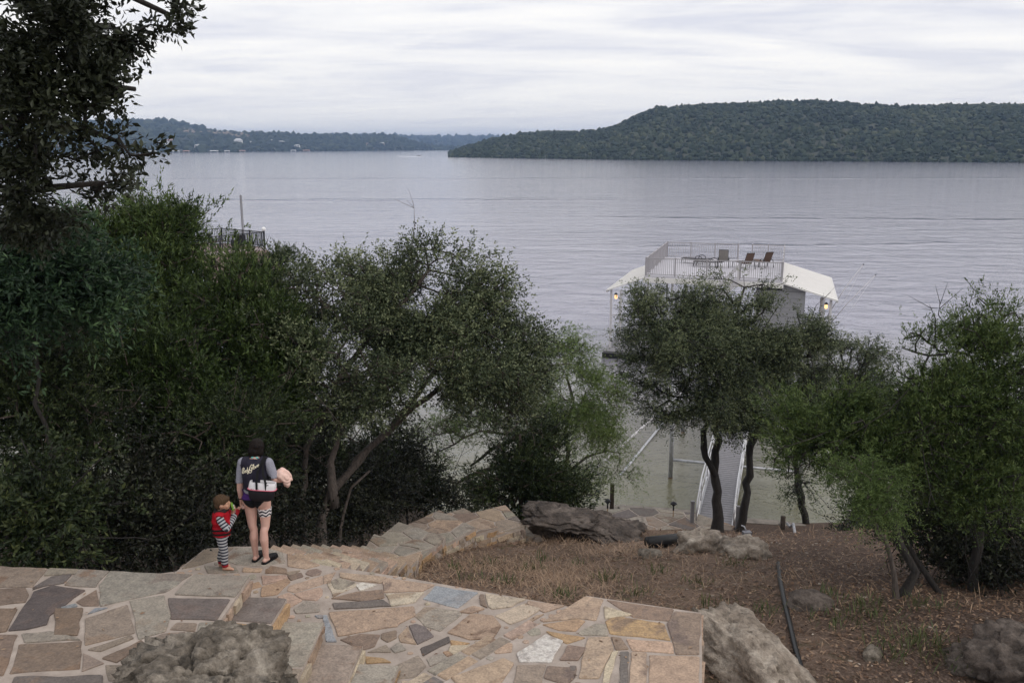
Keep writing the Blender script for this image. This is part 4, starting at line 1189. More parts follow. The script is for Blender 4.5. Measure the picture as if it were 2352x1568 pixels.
# --- the live oak in front of the boathouse
YO = 26.6
tree('live_oak', 'live oak with a forked black trunk in front of the gangway and boathouse', 'tree', 'oakfine', [
    (tr([(1647, 1230), (1648, 1150), (1641, 1085), (1648, 1010), (1640, 960), (1655, 890)], YO, .2), .20, .09),
    (tr([(1641, 1088), (1620, 1048), (1612, 1010), (1624, 972), (1600, 910)], YO, -.3), .12, .07),
    (tr([(1655, 890), (1600, 820), (1550, 770), (1520, 730)], YO + .2, .2), .08, .035),
    (tr([(1655, 890), (1680, 790), (1700, 700), (1710, 660)], YO + .2, .2), .07, .03),
    ], [(1545, 720, 105, 80, 26.2), (1485, 770, 66, 52, 26.4), (1610, 700, 60, 55, 26.8), (1705, 690, 55, 52, 27.2), (1570, 810, 120, 75, 25.6),
        (1500, 860, 80, 60, 26.2), (1640, 780, 90, 60, 26.2), (1560, 910, 80, 45, 25.8), (1650, 900, 90, 65, 25.6), (1520, 935, 45, 22, 25.6), (1660, 960, 70, 40, 25.6), (1690, 985, 45, 22, 25.4), (1630, 740, 70, 50, 26.4), (1600, 840, 100, 60, 26.0)],
    1800, 102, barkm='oak_bark_dark', bare=10, gap=0.15, tshift=.05, base=AT(1647, 1230, YO))
tree('live_oak', 'live oak with a single curved black trunk right of the gangway', 'tree', 'oakfine', [
    (tr([(1697, 1232), (1711, 1150), (1724, 1070), (1722, 1025), (1745, 975), (1785, 940), (1800, 880)], 26.9, .3), .16, .08),
    (tr([(1745, 975), (1700, 930), (1710, 880)], 27.1, 0), .08, .05)],
    [(1790, 770, 95, 60, 27.0), (1740, 830, 100, 70, 26.6), (1840, 830, 85, 65, 27.2), (1770, 900, 110, 65, 26.4), (1860, 900, 70, 60, 27.0), (1700, 780, 60, 50, 26.8), (1770, 960, 60, 32, 26.3), (1820, 770, 70, 50, 26.8), (1750, 730, 60, 40, 27.0), (1760, 790, 90, 50, 26.8), (1700, 850, 60, 60, 26.6)],
    1350, 103, barkm='oak_bark_dark', bare=8, gap=0.12, tshift=.06, base=AT(1697, 1232, 26.9))
tree('live_oak', 'slim live oak on the water edge, leaning left, right of the two dock oaks', 'tree', 'oakfine', [
    (tr([(1857, 1224), (1838, 1140), (1828, 1060), (1838, 985), (1900, 900)], 28.4, .2), .14, .06)],
    [(1940, 850, 75, 62, 28.6), (2010, 880, 70, 60, 28.8), (1960, 930, 100, 60, 28.2), (1990, 815, 60, 35, 28.9), (1845, 1120, 26, 40, 28.0), (2060, 940, 60, 60, 28.6)],
    600, 104, barkm='oak_bark_dark', bare=6, gap=0.25, base=AT(1857, 1224, 28.4))
# --- mesquites
tree('mesquite_tree', 'feathery bright green mesquite at the water between the two big oaks', 'tree', 'mesquite', [
    (tr([(1285, 1175), (1288, 1110), (1305, 1060), (1300, 990), (1318, 930), (1300, 860)], 24.5, .3), .085, .03),
    (tr([(1295, 1090), (1345, 1050), (1392, 1035), (1425, 1040)], 24.5, .2), .05, .02),
    (tr([(1392, 1035), (1400, 985), (1430, 940)], 24.6, .2), .03, .012)],
    [(1300, 830, 70, 62, 24.8), (1335, 880, 62, 70, 24.8), (1270, 900, 60, 70, 24.6), (1340, 790, 40, 32, 25.0), (1300, 970, 66, 50, 24.4), (1390, 930, 50, 50, 24.7),
     (1390, 1010, 55, 50, 24.5), (1410, 1080, 40, 36, 24.4), (1345, 1090, 45, 40, 24.3), (1350, 985, 50, 40, 24.6)],
    820, 105, tshift=.1, gap=0.08, crad=0.22, twig=0.004, shell=0.2, base=AT(1285, 1175, 24.5))
tree('mesquite_tree', 'mesquite with long bare twisting limbs reaching over the water behind the live oak', 'tree', 'mesquite', [
    (tr([(1215, 1150), (1180, 1060), (1110, 1080), (1050, 1110), (985, 1095)], 22.4, .3), .10, .04),
    (tr([(1180, 1060), (1195, 1000), (1130, 1030), (1080, 1070)], 22.5, .2), .07, .03),
    (tr([(1195, 1000), (1100, 990), (1040, 1020), (1000, 1040)], 22.6, .2), .05, .02)],
    [(1010, 990, 90, 45, 22.8), (1090, 970, 80, 45, 22.9), (960, 1050, 60, 40, 22.7), (1150, 960, 60, 50, 22.8)],
    170, 106, gap=0.10, crad=0.24, twig=0.006, shell=0.2, bare=26, tshift=-.12, base=AT(1215, 1150, 22.4))
# --- junipers
J = 'juniper'
tree('juniper_tree', 'dark bushy juniper at the turn of the stairs, under the mesquite', 'tree', 'junidark', [(up_trunk(1195, 1000, 21.0, .1, 3), .09, .03)],
    [(1190, 1030, 85, 70, 21.0), (1150, 1090, 90, 65, 20.8), (1240, 1085, 80, 65, 21.0), (1200, 1140, 125, 45, 20.8), (1290, 1140, 40, 30, 20.9)], 640, 201, barkm='juniper_bark', gap=0.15)
tree('juniper_tree', 'tall yellow-green juniper at the top of the left woods, below the overhanging oak', 'tree', J, [(up_trunk(330, 600, 17.2, .2, 4), .14, .04)],
    [(320, 560, 110, 65, 17.2), (375, 555, 55, 60, 17.2), (400, 490, 26, 32, 17.2), (340, 492, 16, 24, 17.1), (442, 515, 12, 22, 17.3), (240, 600, 90, 80, 16.8), (360, 655, 115, 75, 16.6), (260, 700, 110, 70, 16.2), (430, 675, 50, 60, 16.9), (300, 500, 22, 22, 17.0)],
    1000, 202, barkm='juniper_bark', gap=0.22, bare=8, tshift=-.08)
tree('juniper_tree', 'dense deep green juniper just left of the big live oak', 'tree', J, [(up_trunk(560, 720, 16.0, .1, 5), .12, .04)],
    [(565, 700, 75, 80, 16.2), (620, 790, 70, 90, 16.0), (520, 790, 95, 80, 15.8), (570, 880, 110, 70, 15.4), (480, 720, 60, 60, 16.2), (640, 880, 50, 60, 15.6)],
    820, 203, barkm='juniper_bark', gap=0.2, tshift=-.15)  # lowered tint: shade of the bigger trees put into the leaf colour
tree('juniper_tree', 'small juniper with pale bare branches below the neighbouring dock', 'tree', 'junidark', [(up_trunk(615, 600, 30.0, .1, 6), .10, .03)],
    [(638, 610, 42, 24, 30.0), (585, 640, 42, 26, 30.0), (640, 645, 45, 34, 30.0), (590, 670, 40, 26, 29.8)], 300, 204, barkm='juniper_bark', gap=0.2, bare=14, tshift=.15)
tree('juniper_tree', 'shaggy dark juniper in the middle of the left woods', 'tree', J, [(up_trunk(300, 820, 14.6, .3, 7), .13, .04), (tr([(265, 857), (330, 830), (400, 808), (450, 780)], 14.2, .3), .03, .01)],
    [(330, 780, 130, 80, 14.8), (200, 830, 120, 90, 14.4), (400, 880, 120, 80, 14.4), (280, 920, 140, 70, 14.0), (450, 970, 100, 70, 14.2), (330, 1010, 130, 60, 13.8)],
    1020, 205, barkm='juniper_bark', gap=0.24, bare=24, tshift=-.22)  # leaf colour darkened to carry the shade inside the left woods
tree('juniper_tree', 'dark juniper filling the left edge below the overhanging oak', 'tree', 'junidark', [(up_trunk(70, 820, 12.6, .2, 8), .12, .04)],
    [(60, 780, 110, 90, 12.8), (30, 900, 110, 90, 12.4), (150, 940, 100, 80, 12.6), (60, 1030, 130, 80, 12.2)], 900, 206, lscale=.75, barkm='juniper_bark', gap=0.26, bare=14, tshift=-.06)  # woodland shade painted in through a lower leaf tint
tree('juniper_tree', 'slim juniper with thin bare stems behind the walkers', 'tree', 'junidark', [(tr([(492, 1250), (487, 1160), (497, 1060), (505, 980)], 13.4, .2), .05, .025), (tr([(487, 1160), (470, 1090), (450, 1010)], 13.4, .2), .035, .02)],
    [(520, 1000, 100, 55, 13.6), (440, 1060, 80, 50, 13.5), (560, 1050, 70, 50, 14.0), (590, 985, 50, 50, 14.4)], 520, 207, lscale=.75, barkm='juniper_bark', gap=0.25, bare=16, tshift=-.05, base=AT(492, 1250, 13.4))  # tint lowered so the leaves hold the woods' shade
tree('juniper_tree', 'big juniper standing at the right edge of the picture', 'tree', J, [
    (tr([(2235, 1440), (2240, 1300), (2252, 1150), (2262, 1000), (2270, 860), (2290, 740)], 12.2, .3), .085, .03),
    (tr([(2190, 1425), (2140, 1330), (2085, 1250), (2060, 1190)], 11.9, .2), .06, .03),
    (tr([(2262, 1000), (2160, 940), (2120, 860)], 12.3, .1), .05, .02)],
    [(2290, 742, 34, 34, 12.6), (2225, 800, 46, 48, 12.4), (2310, 820, 62, 66, 12.3), (2120, 800, 36, 30, 12.6), (2150, 870, 60, 40, 12.4), (2260, 910, 90, 60, 12.2), (2345, 930, 60, 80, 12.0),
     (2180, 970, 100, 60, 12.0), (2300, 1060, 100, 60, 11.9), (2200, 1090, 100, 50, 11.8), (2290, 1180, 80, 34, 11.7)],
    1300, 208, tshift=.06, lscale=.6, bsz=.18, barkm='oak_bark_dark', gap=0.2, bare=40, base=AT(2235, 1440, 12.2))
tree('juniper_tree', 'pale feathery juniper with a leaning grey trunk on the right slope', 'tree', J, [
    (tr([(2042, 1455), (2078, 1370), (2092, 1310), (2062, 1250), (2045, 1190), (2000, 1120)], 11.2, .3), .085, .03),
    (tr([(2045, 1190), (1960, 1030), (1900, 960)], 11.5, 1.2), .03, .015)],
    [(1920, 915, 40, 40, 12.8), (1850, 970, 46, 40, 12.8), (1960, 1000, 70, 46, 12.4), (1880, 1030, 62, 32, 12.4), (2040, 1060, 66, 46, 12.0), (2090, 1000, 60, 50, 12.2)],
    900, 209, lscale=.62, bsz=.18, barkm='oak_bark_dark', gap=0.2, tshift=.10, bare=16, base=AT(2042, 1455, 11.2))
tree('mesquite_tree', 'small bright green mesquite hanging over the right bank', 'tree', 'mesquite', [(tr([(2060, 1400), (2062, 1320), (2030, 1250), (2010, 1180), (2005, 1120)], 11.0, .1), .04, .015)],
    [(2005, 1110, 45, 26, 11.0), (2010, 1150, 44, 26, 10.9), (1975, 1085, 32, 18, 11.1), (2035, 1175, 26, 18, 10.9)], 150, 210, gap=0.1, crad=0.10, twig=0.004, shell=0.1, lscale=.7, tshift=-.22, bsz=.12, base=AT(2060, 1400, 11.0))
tree('juniper_tree', 'black-green juniper in the shade behind the forked trunks of the big live oak', 'tree', 'junidark', [(up_trunk(810, 1010, 20.4, .1, 12), .07, .03)],
    [(800, 1010, 100, 60, 20.4), (880, 1080, 90, 55, 20.2), (720, 1060, 80, 60, 19.8), (960, 1120, 60, 40, 20.2), (800, 1120, 90, 50, 19.6)], 520, 211, barkm='juniper_bark', gap=0.1, bare=30)
tree('juniper_tree', 'dark juniper filling the gap between the pale feathery juniper and the right edge', 'tree', 'junidark', [(tr([(2150, 1400), (2160, 1300), (2150, 1180), (2170, 1060)], 14.0, .2), .08, .03)],
    [(2060, 960, 80, 60, 14.4), (2170, 1010, 90, 60, 14.2), (2110, 1110, 100, 60, 13.8), (2230, 1130, 90, 60, 13.8), (2310, 1030, 60, 60, 14.0), (2180, 1210, 90, 40, 13.6)], 560, 212, lscale=.75, barkm='oak_bark_dark', gap=0.15, bare=24, tshift=.06, base=AT(2150, 1400, 14.0))
# --- shrubs and brush
tree('sumac_shrub', 'shrub with rows of blue-green leaflets at the left edge under the overhanging oak', 'shrub', 'sumac', [(up_trunk(60, 640, 11.5, .1, 9), .05, .02)],
    [(80, 600, 110, 55, 11.6), (40, 660, 80, 45, 11.4), (150, 660, 75, 50, 11.6)], 300, 301, tshift=-.1, gap=0.2, barkm='oak_bark_dark')
tree('leafy_shrub', 'shrub with broad yellow-green leaves beside the upper terrace, lower left', 'shrub', 'shrub', [(up_trunk(60, 1180, 10.3, .05, 10), .03, .012)],
    [(60, 1130, 80, 60, 10.4), (110, 1190, 65, 70, 10.4), (30, 1230, 80, 60, 10.2)], 170, 302, tshift=-.08, gap=0.2, barkm='oak_bark_dark', lscale=.8)
for i, (lb, px, py, Y, lobes, n, sh) in enumerate([
    ('dark thicket in the hollow behind the upper terrace', 230, 1130, 11.8, [(200, 1120, 140, 60, 12.0), (330, 1130, 120, 70, 12.2), (240, 1220, 150, 55, 11.4), (380, 1210, 110, 60, 11.9)], 520, -.12),
    ('tangled dark brush between the boy and the woods', 420, 1120, 13.2, [(430, 1130, 80, 70, 13.2), (400, 1200, 70, 50, 12.8), (560, 1120, 60, 60, 14.0), (480, 1200, 60, 50, 13.6), (600, 1200, 70, 50, 14.6)], 460, -.12),
    ('dark brush around the foot of the big live oak', 640, 1060, 16.4, [(640, 1060, 80, 70, 16.6), (700, 1000, 90, 60, 17.6), (640, 970, 70, 60, 17.0), (840, 1100, 80, 60, 18.6), (820, 1180, 90, 45, 17.4), (720, 1110, 90, 70, 17.6), (600, 1160, 90, 60, 15.6), (760, 1190, 70, 45, 17.2)], 800, -.08),
    ('low dark brush below the live oak limbs left of the stairs', 930, 1110, 19.6, [(900, 1070, 80, 70, 20.2), (960, 1120, 80, 45, 19.8), (880, 1150, 90, 35, 18.6), (1020, 1140, 60, 30, 19.8)], 420, -.05),
    ('shrubby brush in the shade on the right slope', 2300, 1300, 12.4, [(2330, 1290, 90, 60, 12.6), (2250, 1290, 80, 50, 12.8), (2340, 1190, 60, 60, 12.8), (2140, 1250, 70, 40, 13.2)], 300, -.05),
    ('thin brush on the bank at the foot of the water edge oak', 1960, 1180, 26.0, [(1985, 1210, 70, 40, 25.0), (2080, 1200, 80, 50, 23.0), (1960, 1250, 70, 22, 22.0)], 240, -.05),
    ]):
    tree('brush', lb, 'shrub', 'brush', [(up_trunk(px, py, Y, .05, 30 + i), .03, .012)], lobes, n, 400 + i, barkm='oak_bark_dark', gap=0.15, bare=26, tshift=sh, crad=.2, shell=.2)  # tint shift darkens the leaf colour in place of shade under the trees
# --- the oak branches hanging in from the left, close to the camera
tree('overhanging_oak', 'live oak boughs hanging in close by at the top left corner', 'tree', 'oaknear', [
    ([Vector((-5.2, 4.6, 7.3)), Vector((-5.0, 4.8, 10.5)), Vector((-4.4, 5.0, 13.2)), Vector((-3.6, 5.2, 14.6))], .24, .12),
    ([Vector((-4.4, 5.0, 13.2))] + tr([(-60, 140), (60, 120), (170, 60), (260, 60)], 5.3, .5), .08, .02),
    ([Vector((-4.4, 5.0, 13.2))] + tr([(-60, 260), (60, 190), (170, 170), (250, 200), (310, 205)], 5.2, .3), .06, .012),
    ([Vector((-4.6, 4.9, 12.4))] + tr([(-60, 330), (40, 270), (140, 290), (210, 295), (270, 325)], 5.0, .3), .05, .012),
    ([Vector((-5.0, 4.8, 10.6))] + tr([(-80, 480), (40, 440), (140, 430), (240, 420)], 5.4, .3), .06, .015),
    ([Vector((-3.6, 5.2, 14.6))] + tr([(100, -80), (250, -30), (380, 30)], 5.4, .3), .06, .015)],
    [(60, 40, 130, 80, 5.2, .5), (200, 40, 110, 80, 5.4, .5), (285, 75, 80, 50, 5.5, .3), (50, 150, 100, 60, 5.2, .5), (170, 140, 110, 56, 5.3, .5), (270, 185, 75, 34, 5.4, .3),
     (335, 205, 34, 14, 5.4, .15), (350, 92, 40, 14, 5.5, .15), (320, 40, 50, 30, 5.5, .2), (100, 240, 100, 36, 5.1, .3), (215, 245, 70, 30, 5.2, .3), (255, 305, 46, 24, 5.2, .2), (285, 345, 22, 20, 5.2, .15),
     (130, 315, 34, 26, 5.1, .2), (30, 400, 80, 46, 5.3, .4), (130, 395, 70, 40, 5.4, .4), (195, 385, 36, 34, 5.4, .3), (70, 490, 110, 50, 5.5, .4), (170, 470, 64, 46, 5.5, .4), (400, 4, 26, 8, 5.5, .1), (20, 260, 60, 44, 5.1, .4), (30, 330, 50, 36, 5.2, .4)],
    320, 501, gap=-0.16, gfreq=2.6, crad=0.06, twig=0.0032, lscale=.80, tshift=-.05, leafparts=290, shell=.02, bsz=.07, bough=6, barkm='oak_bark_dark', base=(-5.2, 4.6, gz(-5.2, 4.6)))
# ================================================================ gangway and boathouse
YAW = R(-17)                                  # turned clockwise seen from above
def rect(cx, cy, yaw):
    ca, sa = math.cos(yaw), math.sin(yaw)
    return lambda x, y, z=0.0: Vector((cx + x * ca - y * sa, cy + x * sa + y * ca, z))

def railing(parent, a, b, height, nb, posts, mat, thick=.045, side='railing'):
    """rails as the part; each baluster and post its own sub-part"""
    a, b = Vector(a), Vector(b)
    mb = MB(); up = Vector((0, 0, 1))
    mb.bar(a + up * height, b + up * height, .06, .05); mb.bar(a + up * .09, b + up * .09, .04, .04)
    rl = mb.build(side, mat, parent)
    L = (b - a).length; ang = math.atan2((b - a).y, (b - a).x)
    mm = MB().box((0, 0, 0), (.028, .028, height - .12)).mesh('baluster'); mm.materials.append(mat)
    pm = MB().box((0, 0, 0), (.085, .085, height + .05)).box((0, 0, height / 2 + .035), (.1, .1, .02)).mesh('post'); pm.materials.append(mat)
    for i in range(nb):
        t = (i + .5) / nb
        if any(abs(t - q) * L < .06 for q in posts): continue
        p = a.lerp(b, t) + up * (height / 2 + .03)
        obj('baluster', mm, None, rl, Matrix.Translation(p) @ Matrix.Rotation(ang, 4, 'Z'))
    for q in posts:
        p = a.lerp(b, q) + up * (height / 2 + .02)
        obj('post', pm, None, rl, Matrix.Translation(p) @ Matrix.Rotation(ang, 4, 'Z'))
    return rl

# --- gangway
g0 = Vector((6.62, 27.55, .92)); gd = Vector((math.sin(-YAW), math.cos(YAW), 0)); gn = Vector((gd.y, -gd.x, 0))
GL = 24.0; gz1 = 1.12
def gp(s, t, dz=0.0):
    p = g0 + gd * s + gn * t; p.z = .92 + (gz1 - .92) * s / GL + dz; return p
gang = thing('gangway', 'long grey ribbed gangway with aluminium handrails running out to the boathouse', 'gangway', g0)
mb = MB()
for t in (-.56, .56): mb.bar(gp(0, t, -.09), gp(GL, t, -.09), .07, .16)
mb.build('frame', M['aluminium'], gang)
npk = 118
pk = MB().box((0, 0, 0), (1.08, GL / npk - .022, .035)).mesh('deck_plank'); pk.materials.append(M['grey_plank'])
for i in range(npk):
    p = gp((i + .5) * GL / npk, 0, -.01)
    obj('deck_plank', pk, None, gang, Matrix.Translation(p) @ Matrix.Rotation(YAW, 4, 'Z'))
for t in (-.60, .60):
    mb = MB()
    mb.tube([gp(.1, t, .0), gp(.25, t, .62), gp(1.6, t, 1.0), gp(GL - .2, t, 1.02)], .026, 8)
    mb.tube([gp(.2, t, .12), gp(GL - .2, t, .12)], .028, 8)
    mb.tube([gp(1.4, t, .55), gp(GL - .2, t, .56)], .018, 6)
    mb.build('handrail', M['aluminium'], gang, True)
    for s_ in np.arange(1.6, GL, 2.4):
        MB().tube([gp(s_, t, .0), gp(s_, t, 1.0)], .026, 8).build('post', M['aluminium'], gang, True)
        MB().tube([gp(s_, t, .55), gp(s_ - .9, t, .13)], .017, 6).build('brace', M['aluminium'], gang, True)
for t, lb in ((-.72, 'grey wooden post at the left foot of the gangway'), (.72, 'grey wooden post at the right foot of the gangway')):
    p = gp(-.1, t); b = MB().box((p.x, p.y, .95), (.11, .11, 1.5)).build('gangway_post', M['grey_plank']); tag(b, lb, 'post')

# --- pipe frames that carry the gangway
for i, (Y, tl, tr_, zb, lb) in enumerate([(6.3, -2.2, 2.75, 1.0, 'nearer pair of galvanised pipe piles with a cross pipe under the gangway'), (12.4, -2.4, 2.4, .95, 'farther pair of galvanised pipe piles with a cross pipe under the gangway'),
                                         (18.6, -2.4, 2.4, .95, 'pipe pile frame next to the boathouse, half hidden by the oak')]):
    f = thing('pile_frame', lb, 'pile frame', (gp(Y, 0).x, gp(Y, 0).y, 0), 0, 'pile frames along the gangway')
    for t in (tl, tr_):
        p = gp(Y, t)
        top = 3.9 if t < 0 else 3.2
        MB().tube([(p.x, p.y, -2.5), (p.x, p.y, .05)], .088, 12).build('pile_foot', M['rusty_steel'], f, True)
        MB().tube([(p.x, p.y, .05), (p.x, p.y, top)], .085, 12).build('pile', M['galvanised'], f, True)
    a, b = gp(Y, tl), gp(Y, tr_)
    MB().tube([(a.x, a.y, zb - .22), (b.x, b.y, zb - .22)], .055, 10).build('cross_pipe', M['galvanised'], f, True)
# --- slanting stay pipes left of the gangway
a = P(1432, 1083, 0); b = AT(1542, 948, 43)
s1 = MB().tube([a + (a - b) * .05, b + (b - a) * .6], .055, 10).build('stay_pipe', M['galvanised'], None, True)
tag(s1, 'slanting galvanised stay pipe, the lower one entering the water left of the gangway', 'pipe')
a = P(1395, 1052, .4); b = AT(1525, 938, 42)
s1 = MB().tube([a + (a - b) * .25, b + (b - a) * .6], .055, 10).build('stay_pipe', M['white_metal'], None, True)
tag(s1, 'slanting white stay pipe, the upper one reaching behind the mesquite', 'pipe')

# --- the boathouse
BW, BD, ZD, ZE, OL, OR_ = 8.2, 10.0, 5.2, 4.22, 2.35, 3.15
bx = rect(13.6, 59.0, YAW)
bh = thing('boathouse', 'white floating boathouse with a railed sun deck between two sloping white roofs', 'boathouse', bx(0, 0, 0))
hw, hd = BW / 2, BD / 2
mb = MB(); mb.prism([bx(-hw, -hd)[:2], bx(hw, -hd)[:2], bx(hw, hd)[:2], bx(-hw, hd)[:2]], ZD - .12, ZD)
mb.build('deck_floor', M['deck_coat'], bh)
mb = MB()
for a, b in (((-hw - .06, -hd - .06), (hw + .06, -hd - .06)), ((-hw - .06, hd + .06), (hw + .06, hd + .06))):
    mb.bar(bx(*a, ZD - .27), bx(*b, ZD - .27), .1, .30)
mb.build('fascia', M['roof_metal'], bh)
# roof slopes, with thickness and standing ribs
for sgn, o_ in ((-1, OL), (1, OR_)):
    x0 = sgn * hw; x1 = sgn * (hw + o_); hip = 1.3
    top = [bx(x0, -hd, ZD - .08), bx(x0, hd, ZD - .08), bx(x1, hd - .2, ZE), bx(x1, -hd - .05, ZE)]
    dn = Vector((0, 0, -.09)); mb = MB()
    mb.add([*top, *[p + dn for p in top]], [(0, 1, 2, 3), (7, 6, 5, 4), (0, 3, 7, 4), (1, 5, 6, 2), (3, 2, 6, 7), (0, 4, 5, 1)])
    rf = mb.build('roof', M['roof_metal'], bh)
    mb = MB()
    for i in range(1, 22):
        t = i / 22
        mb.bar(top[0].lerp(top[1], t) + Vector((0, 0, .012)), top[3].lerp(top[2], t) + Vector((0, 0, .012)), .035, .03)
    mb.build('roof_rib', M['roof_metal'], rf)['kind'] = 'stuff'
    mb = MB(); mb.bar(top[3] + dn, top[2] + dn, .1, .14); mb.build('gutter', M['white_metal'], rf)
    if sgn > 0:
        w_ = 1.32; zz = ZD - .2 - (ZD - ZE) * w_ / o_
        mb = MB(); A = [(x0, -hd + .35, ZD - .2), (x0 + w_, -hd + .35, zz), (x0 + w_, -hd + .35, ZE + .3), (x0, -hd + .35, ZE + .3)]
        q = [bx(*a) for a in A]; q2 = [bx(a[0], a[1] + .08, a[2]) for a in A]
        mb.add(q + q2, [(3, 2, 1, 0), (4, 5, 6, 7), (0, 1, 5, 4), (1, 2, 6, 5), (2, 3, 7, 6), (3, 0, 4, 7)]); mb.build('gable', M['grey_siding'], bh)
# posts
for (x, y) in [(-hw - OL + .25, -hd + .2), (-hw - OL + .85, -hd + .2), (-hw - OL + .25, hd - .4), (-hw + .2, -hd + .2), (-hw + .2, hd - .4), (hw + OR_ - .35, -hd + .2), (hw + OR_ - .85, -hd + 1.0),
               (hw + OR_ - 1.9, -hd + .9), (hw + OR_ - 2.3, -hd + 1.6), (hw + OR_ - .35, hd - .4), (hw - .2, hd - .4), (0, -hd + .2), (-2.4, -hd + .2)]:
    MB().bar(bx(x, y, .35), bx(x, y, ZE - .05 if abs(x) > hw else ZD - .13), .12).build('post', M['white_metal'], bh)
mb = MB(); mb.bar(bx(-hw - OL + .25, -hd + .2, 2.6), bx(-hw - OL + .85, -hd + .2, 2.6), .05, .05); mb.bar(bx(-hw - OL + .25, -hd + .2, 1.5), bx(-hw - OL + .85, -hd + .2, 1.5), .05, .05); mb.build('brace', M['white_metal'], bh)
# the storage room, with its siding boards
rx0, rx1, ry0, ry1 = hw - 1.5, hw + 1.35, -hd + .35, -hd + 4
mb = MB(); mb.prism([bx(rx0, ry0)[:2], bx(rx1, ry0)[:2], bx(rx1, ry1)[:2], bx(rx0, ry1)[:2]], .5, ZE + .35)
room = mb.build('storage_room', M['grey_siding'], bh)
for i in range(14):
    z = .62 + i * .28
    MB().bar(bx(rx0 + .1, ry0 - .015, z), bx(rx1 - .02, ry0 - .015, z), .02, .255).build('siding_board', M['grey_siding'], room)
MB().bar(bx(rx0 + .03, ry0 - .03, .5), bx(rx0 + .03, ry0 - .03, ZE + .3), .09, .05).build('corner_trim', M['white_metal'], room)
mb = MB(); mb.prism([bx(-hw - OL, -hd - .9)[:2], bx(hw + OR_, -hd - .9)[:2], bx(hw + OR_, -hd + 1.4)[:2], bx(-hw - OL, -hd + 1.4)[:2]], .36, .48); mb.build('walkway', M['grey_plank'], bh)
for x0, x1 in ((-hw - OL, -hw + .6), (hw + OR_ - 1.2, hw + OR_), (-.8, .8)):
    mb = MB(); mb.prism([bx(x0, -hd - .9)[:2], bx(x1, -hd - .9)[:2], bx(x1, hd)[:2], bx(x0, hd)[:2]], .34, .44); mb.build('walkway', M['grey_plank'], bh)
for x in np.arange(-hw - OL + .5, hw + OR_, 1.25):
    c = bx(x, -hd - .35, .12); MB().box(c, (1.1, 1.05, .46), Matrix.Rotation(YAW, 3, 'Z')).build('float', M['float_black'], bh)
# railings
fl, fr, bl, br = bx(-hw + .05, -hd + .05, ZD), bx(hw - .05, -hd + .05, ZD), bx(-hw + .05, hd - .05, ZD), bx(hw - .05, hd - .05, ZD)
RH = 1.08
gx = bx(hw - 2.55, -hd + .05, ZD); gx2 = bx(hw - 2.5, -hd + .05, ZD)
railing(bh, fl, gx, RH, 48, [0, .32, .66, 1.0], M['rail_metal'])
railing(bh, gx2, fr, RH, 20, [0, 1.0], M['rail_metal'])
railing(bh, bl, bx(hw - 3.15, hd - .05, ZD), RH, 40, [0, .34, .68, 1.0], M['rail_metal'])
railing(bh, bx(hw - 2.2, hd - .05, ZD), br, RH, 18, [0, .5, 1.0], M['rail_metal'])
railing(bh, fl, bl, RH, 72, [.16, .33, .5, .67, .84], M['rail_metal'])
railing(bh, fr, br, RH, 72, [.16, .33, .5, .67, .84], M['rail_metal'])
# the outside stair to the deck, running down to the left across the front
sa, sb = bx(hw - 2.55, -hd - .25, ZD), bx(hw - 6.6, -hd - .25, .6)
stp = MB()
for off in (.0, -.85):
    q = bx(0, off) - bx(0, 0); stp.bar(sa + q, sb + q, .06, .22)
strp = stp.build('stair', M['white_metal'], bh)
tm = MB().box((0, 0, 0), (.26, .85, .04)).mesh('tread'); tm.materials.append(M['white_metal'])
for i in range(22):
    p = sa.lerp(sb, (i + .5) / 22) + (bx(0, -.42) - bx(0, 0))
    obj('tread', tm, None, strp, Matrix.Translation(p) @ Matrix.Rotation(YAW, 4, 'Z'))
for off in (.02, -.87):
    q = bx(0, off) - bx(0, 0); mb = MB()
    for h_ in (.95, .80): mb.bar(sa + q + Vector((0, 0, h_)), sb + q + Vector((0, 0, h_)), .05, .045)
    for t in (.0, .25, .5, .75, 1): mb.bar(sa.lerp(sb, t) + q, sa.lerp(sb, t) + q + Vector((0, 0, .97)), .06)
    mb.build('handrail', M['white_metal'], strp)
# lit lanterns under the eaves
for x, y, lb in ((-hw - OL + .55, -hd + .2, 'left'), (hw + OR_ - .6, -hd + .3, 'right')):
    p = bx(x, y, ZE - .50)
    ln = MB().lathe([(.02, .30), (.10, .22), (.11, .17), (.03, .15)], 12, p).build('lantern_cap', M['dark_metal'], bh, True)
    MB().lathe([(.03, -.10), (.09, -.06), (.10, .05), (.08, .15)], 12, p).build('lantern_glass', M['lamp_lit'], ln, True)

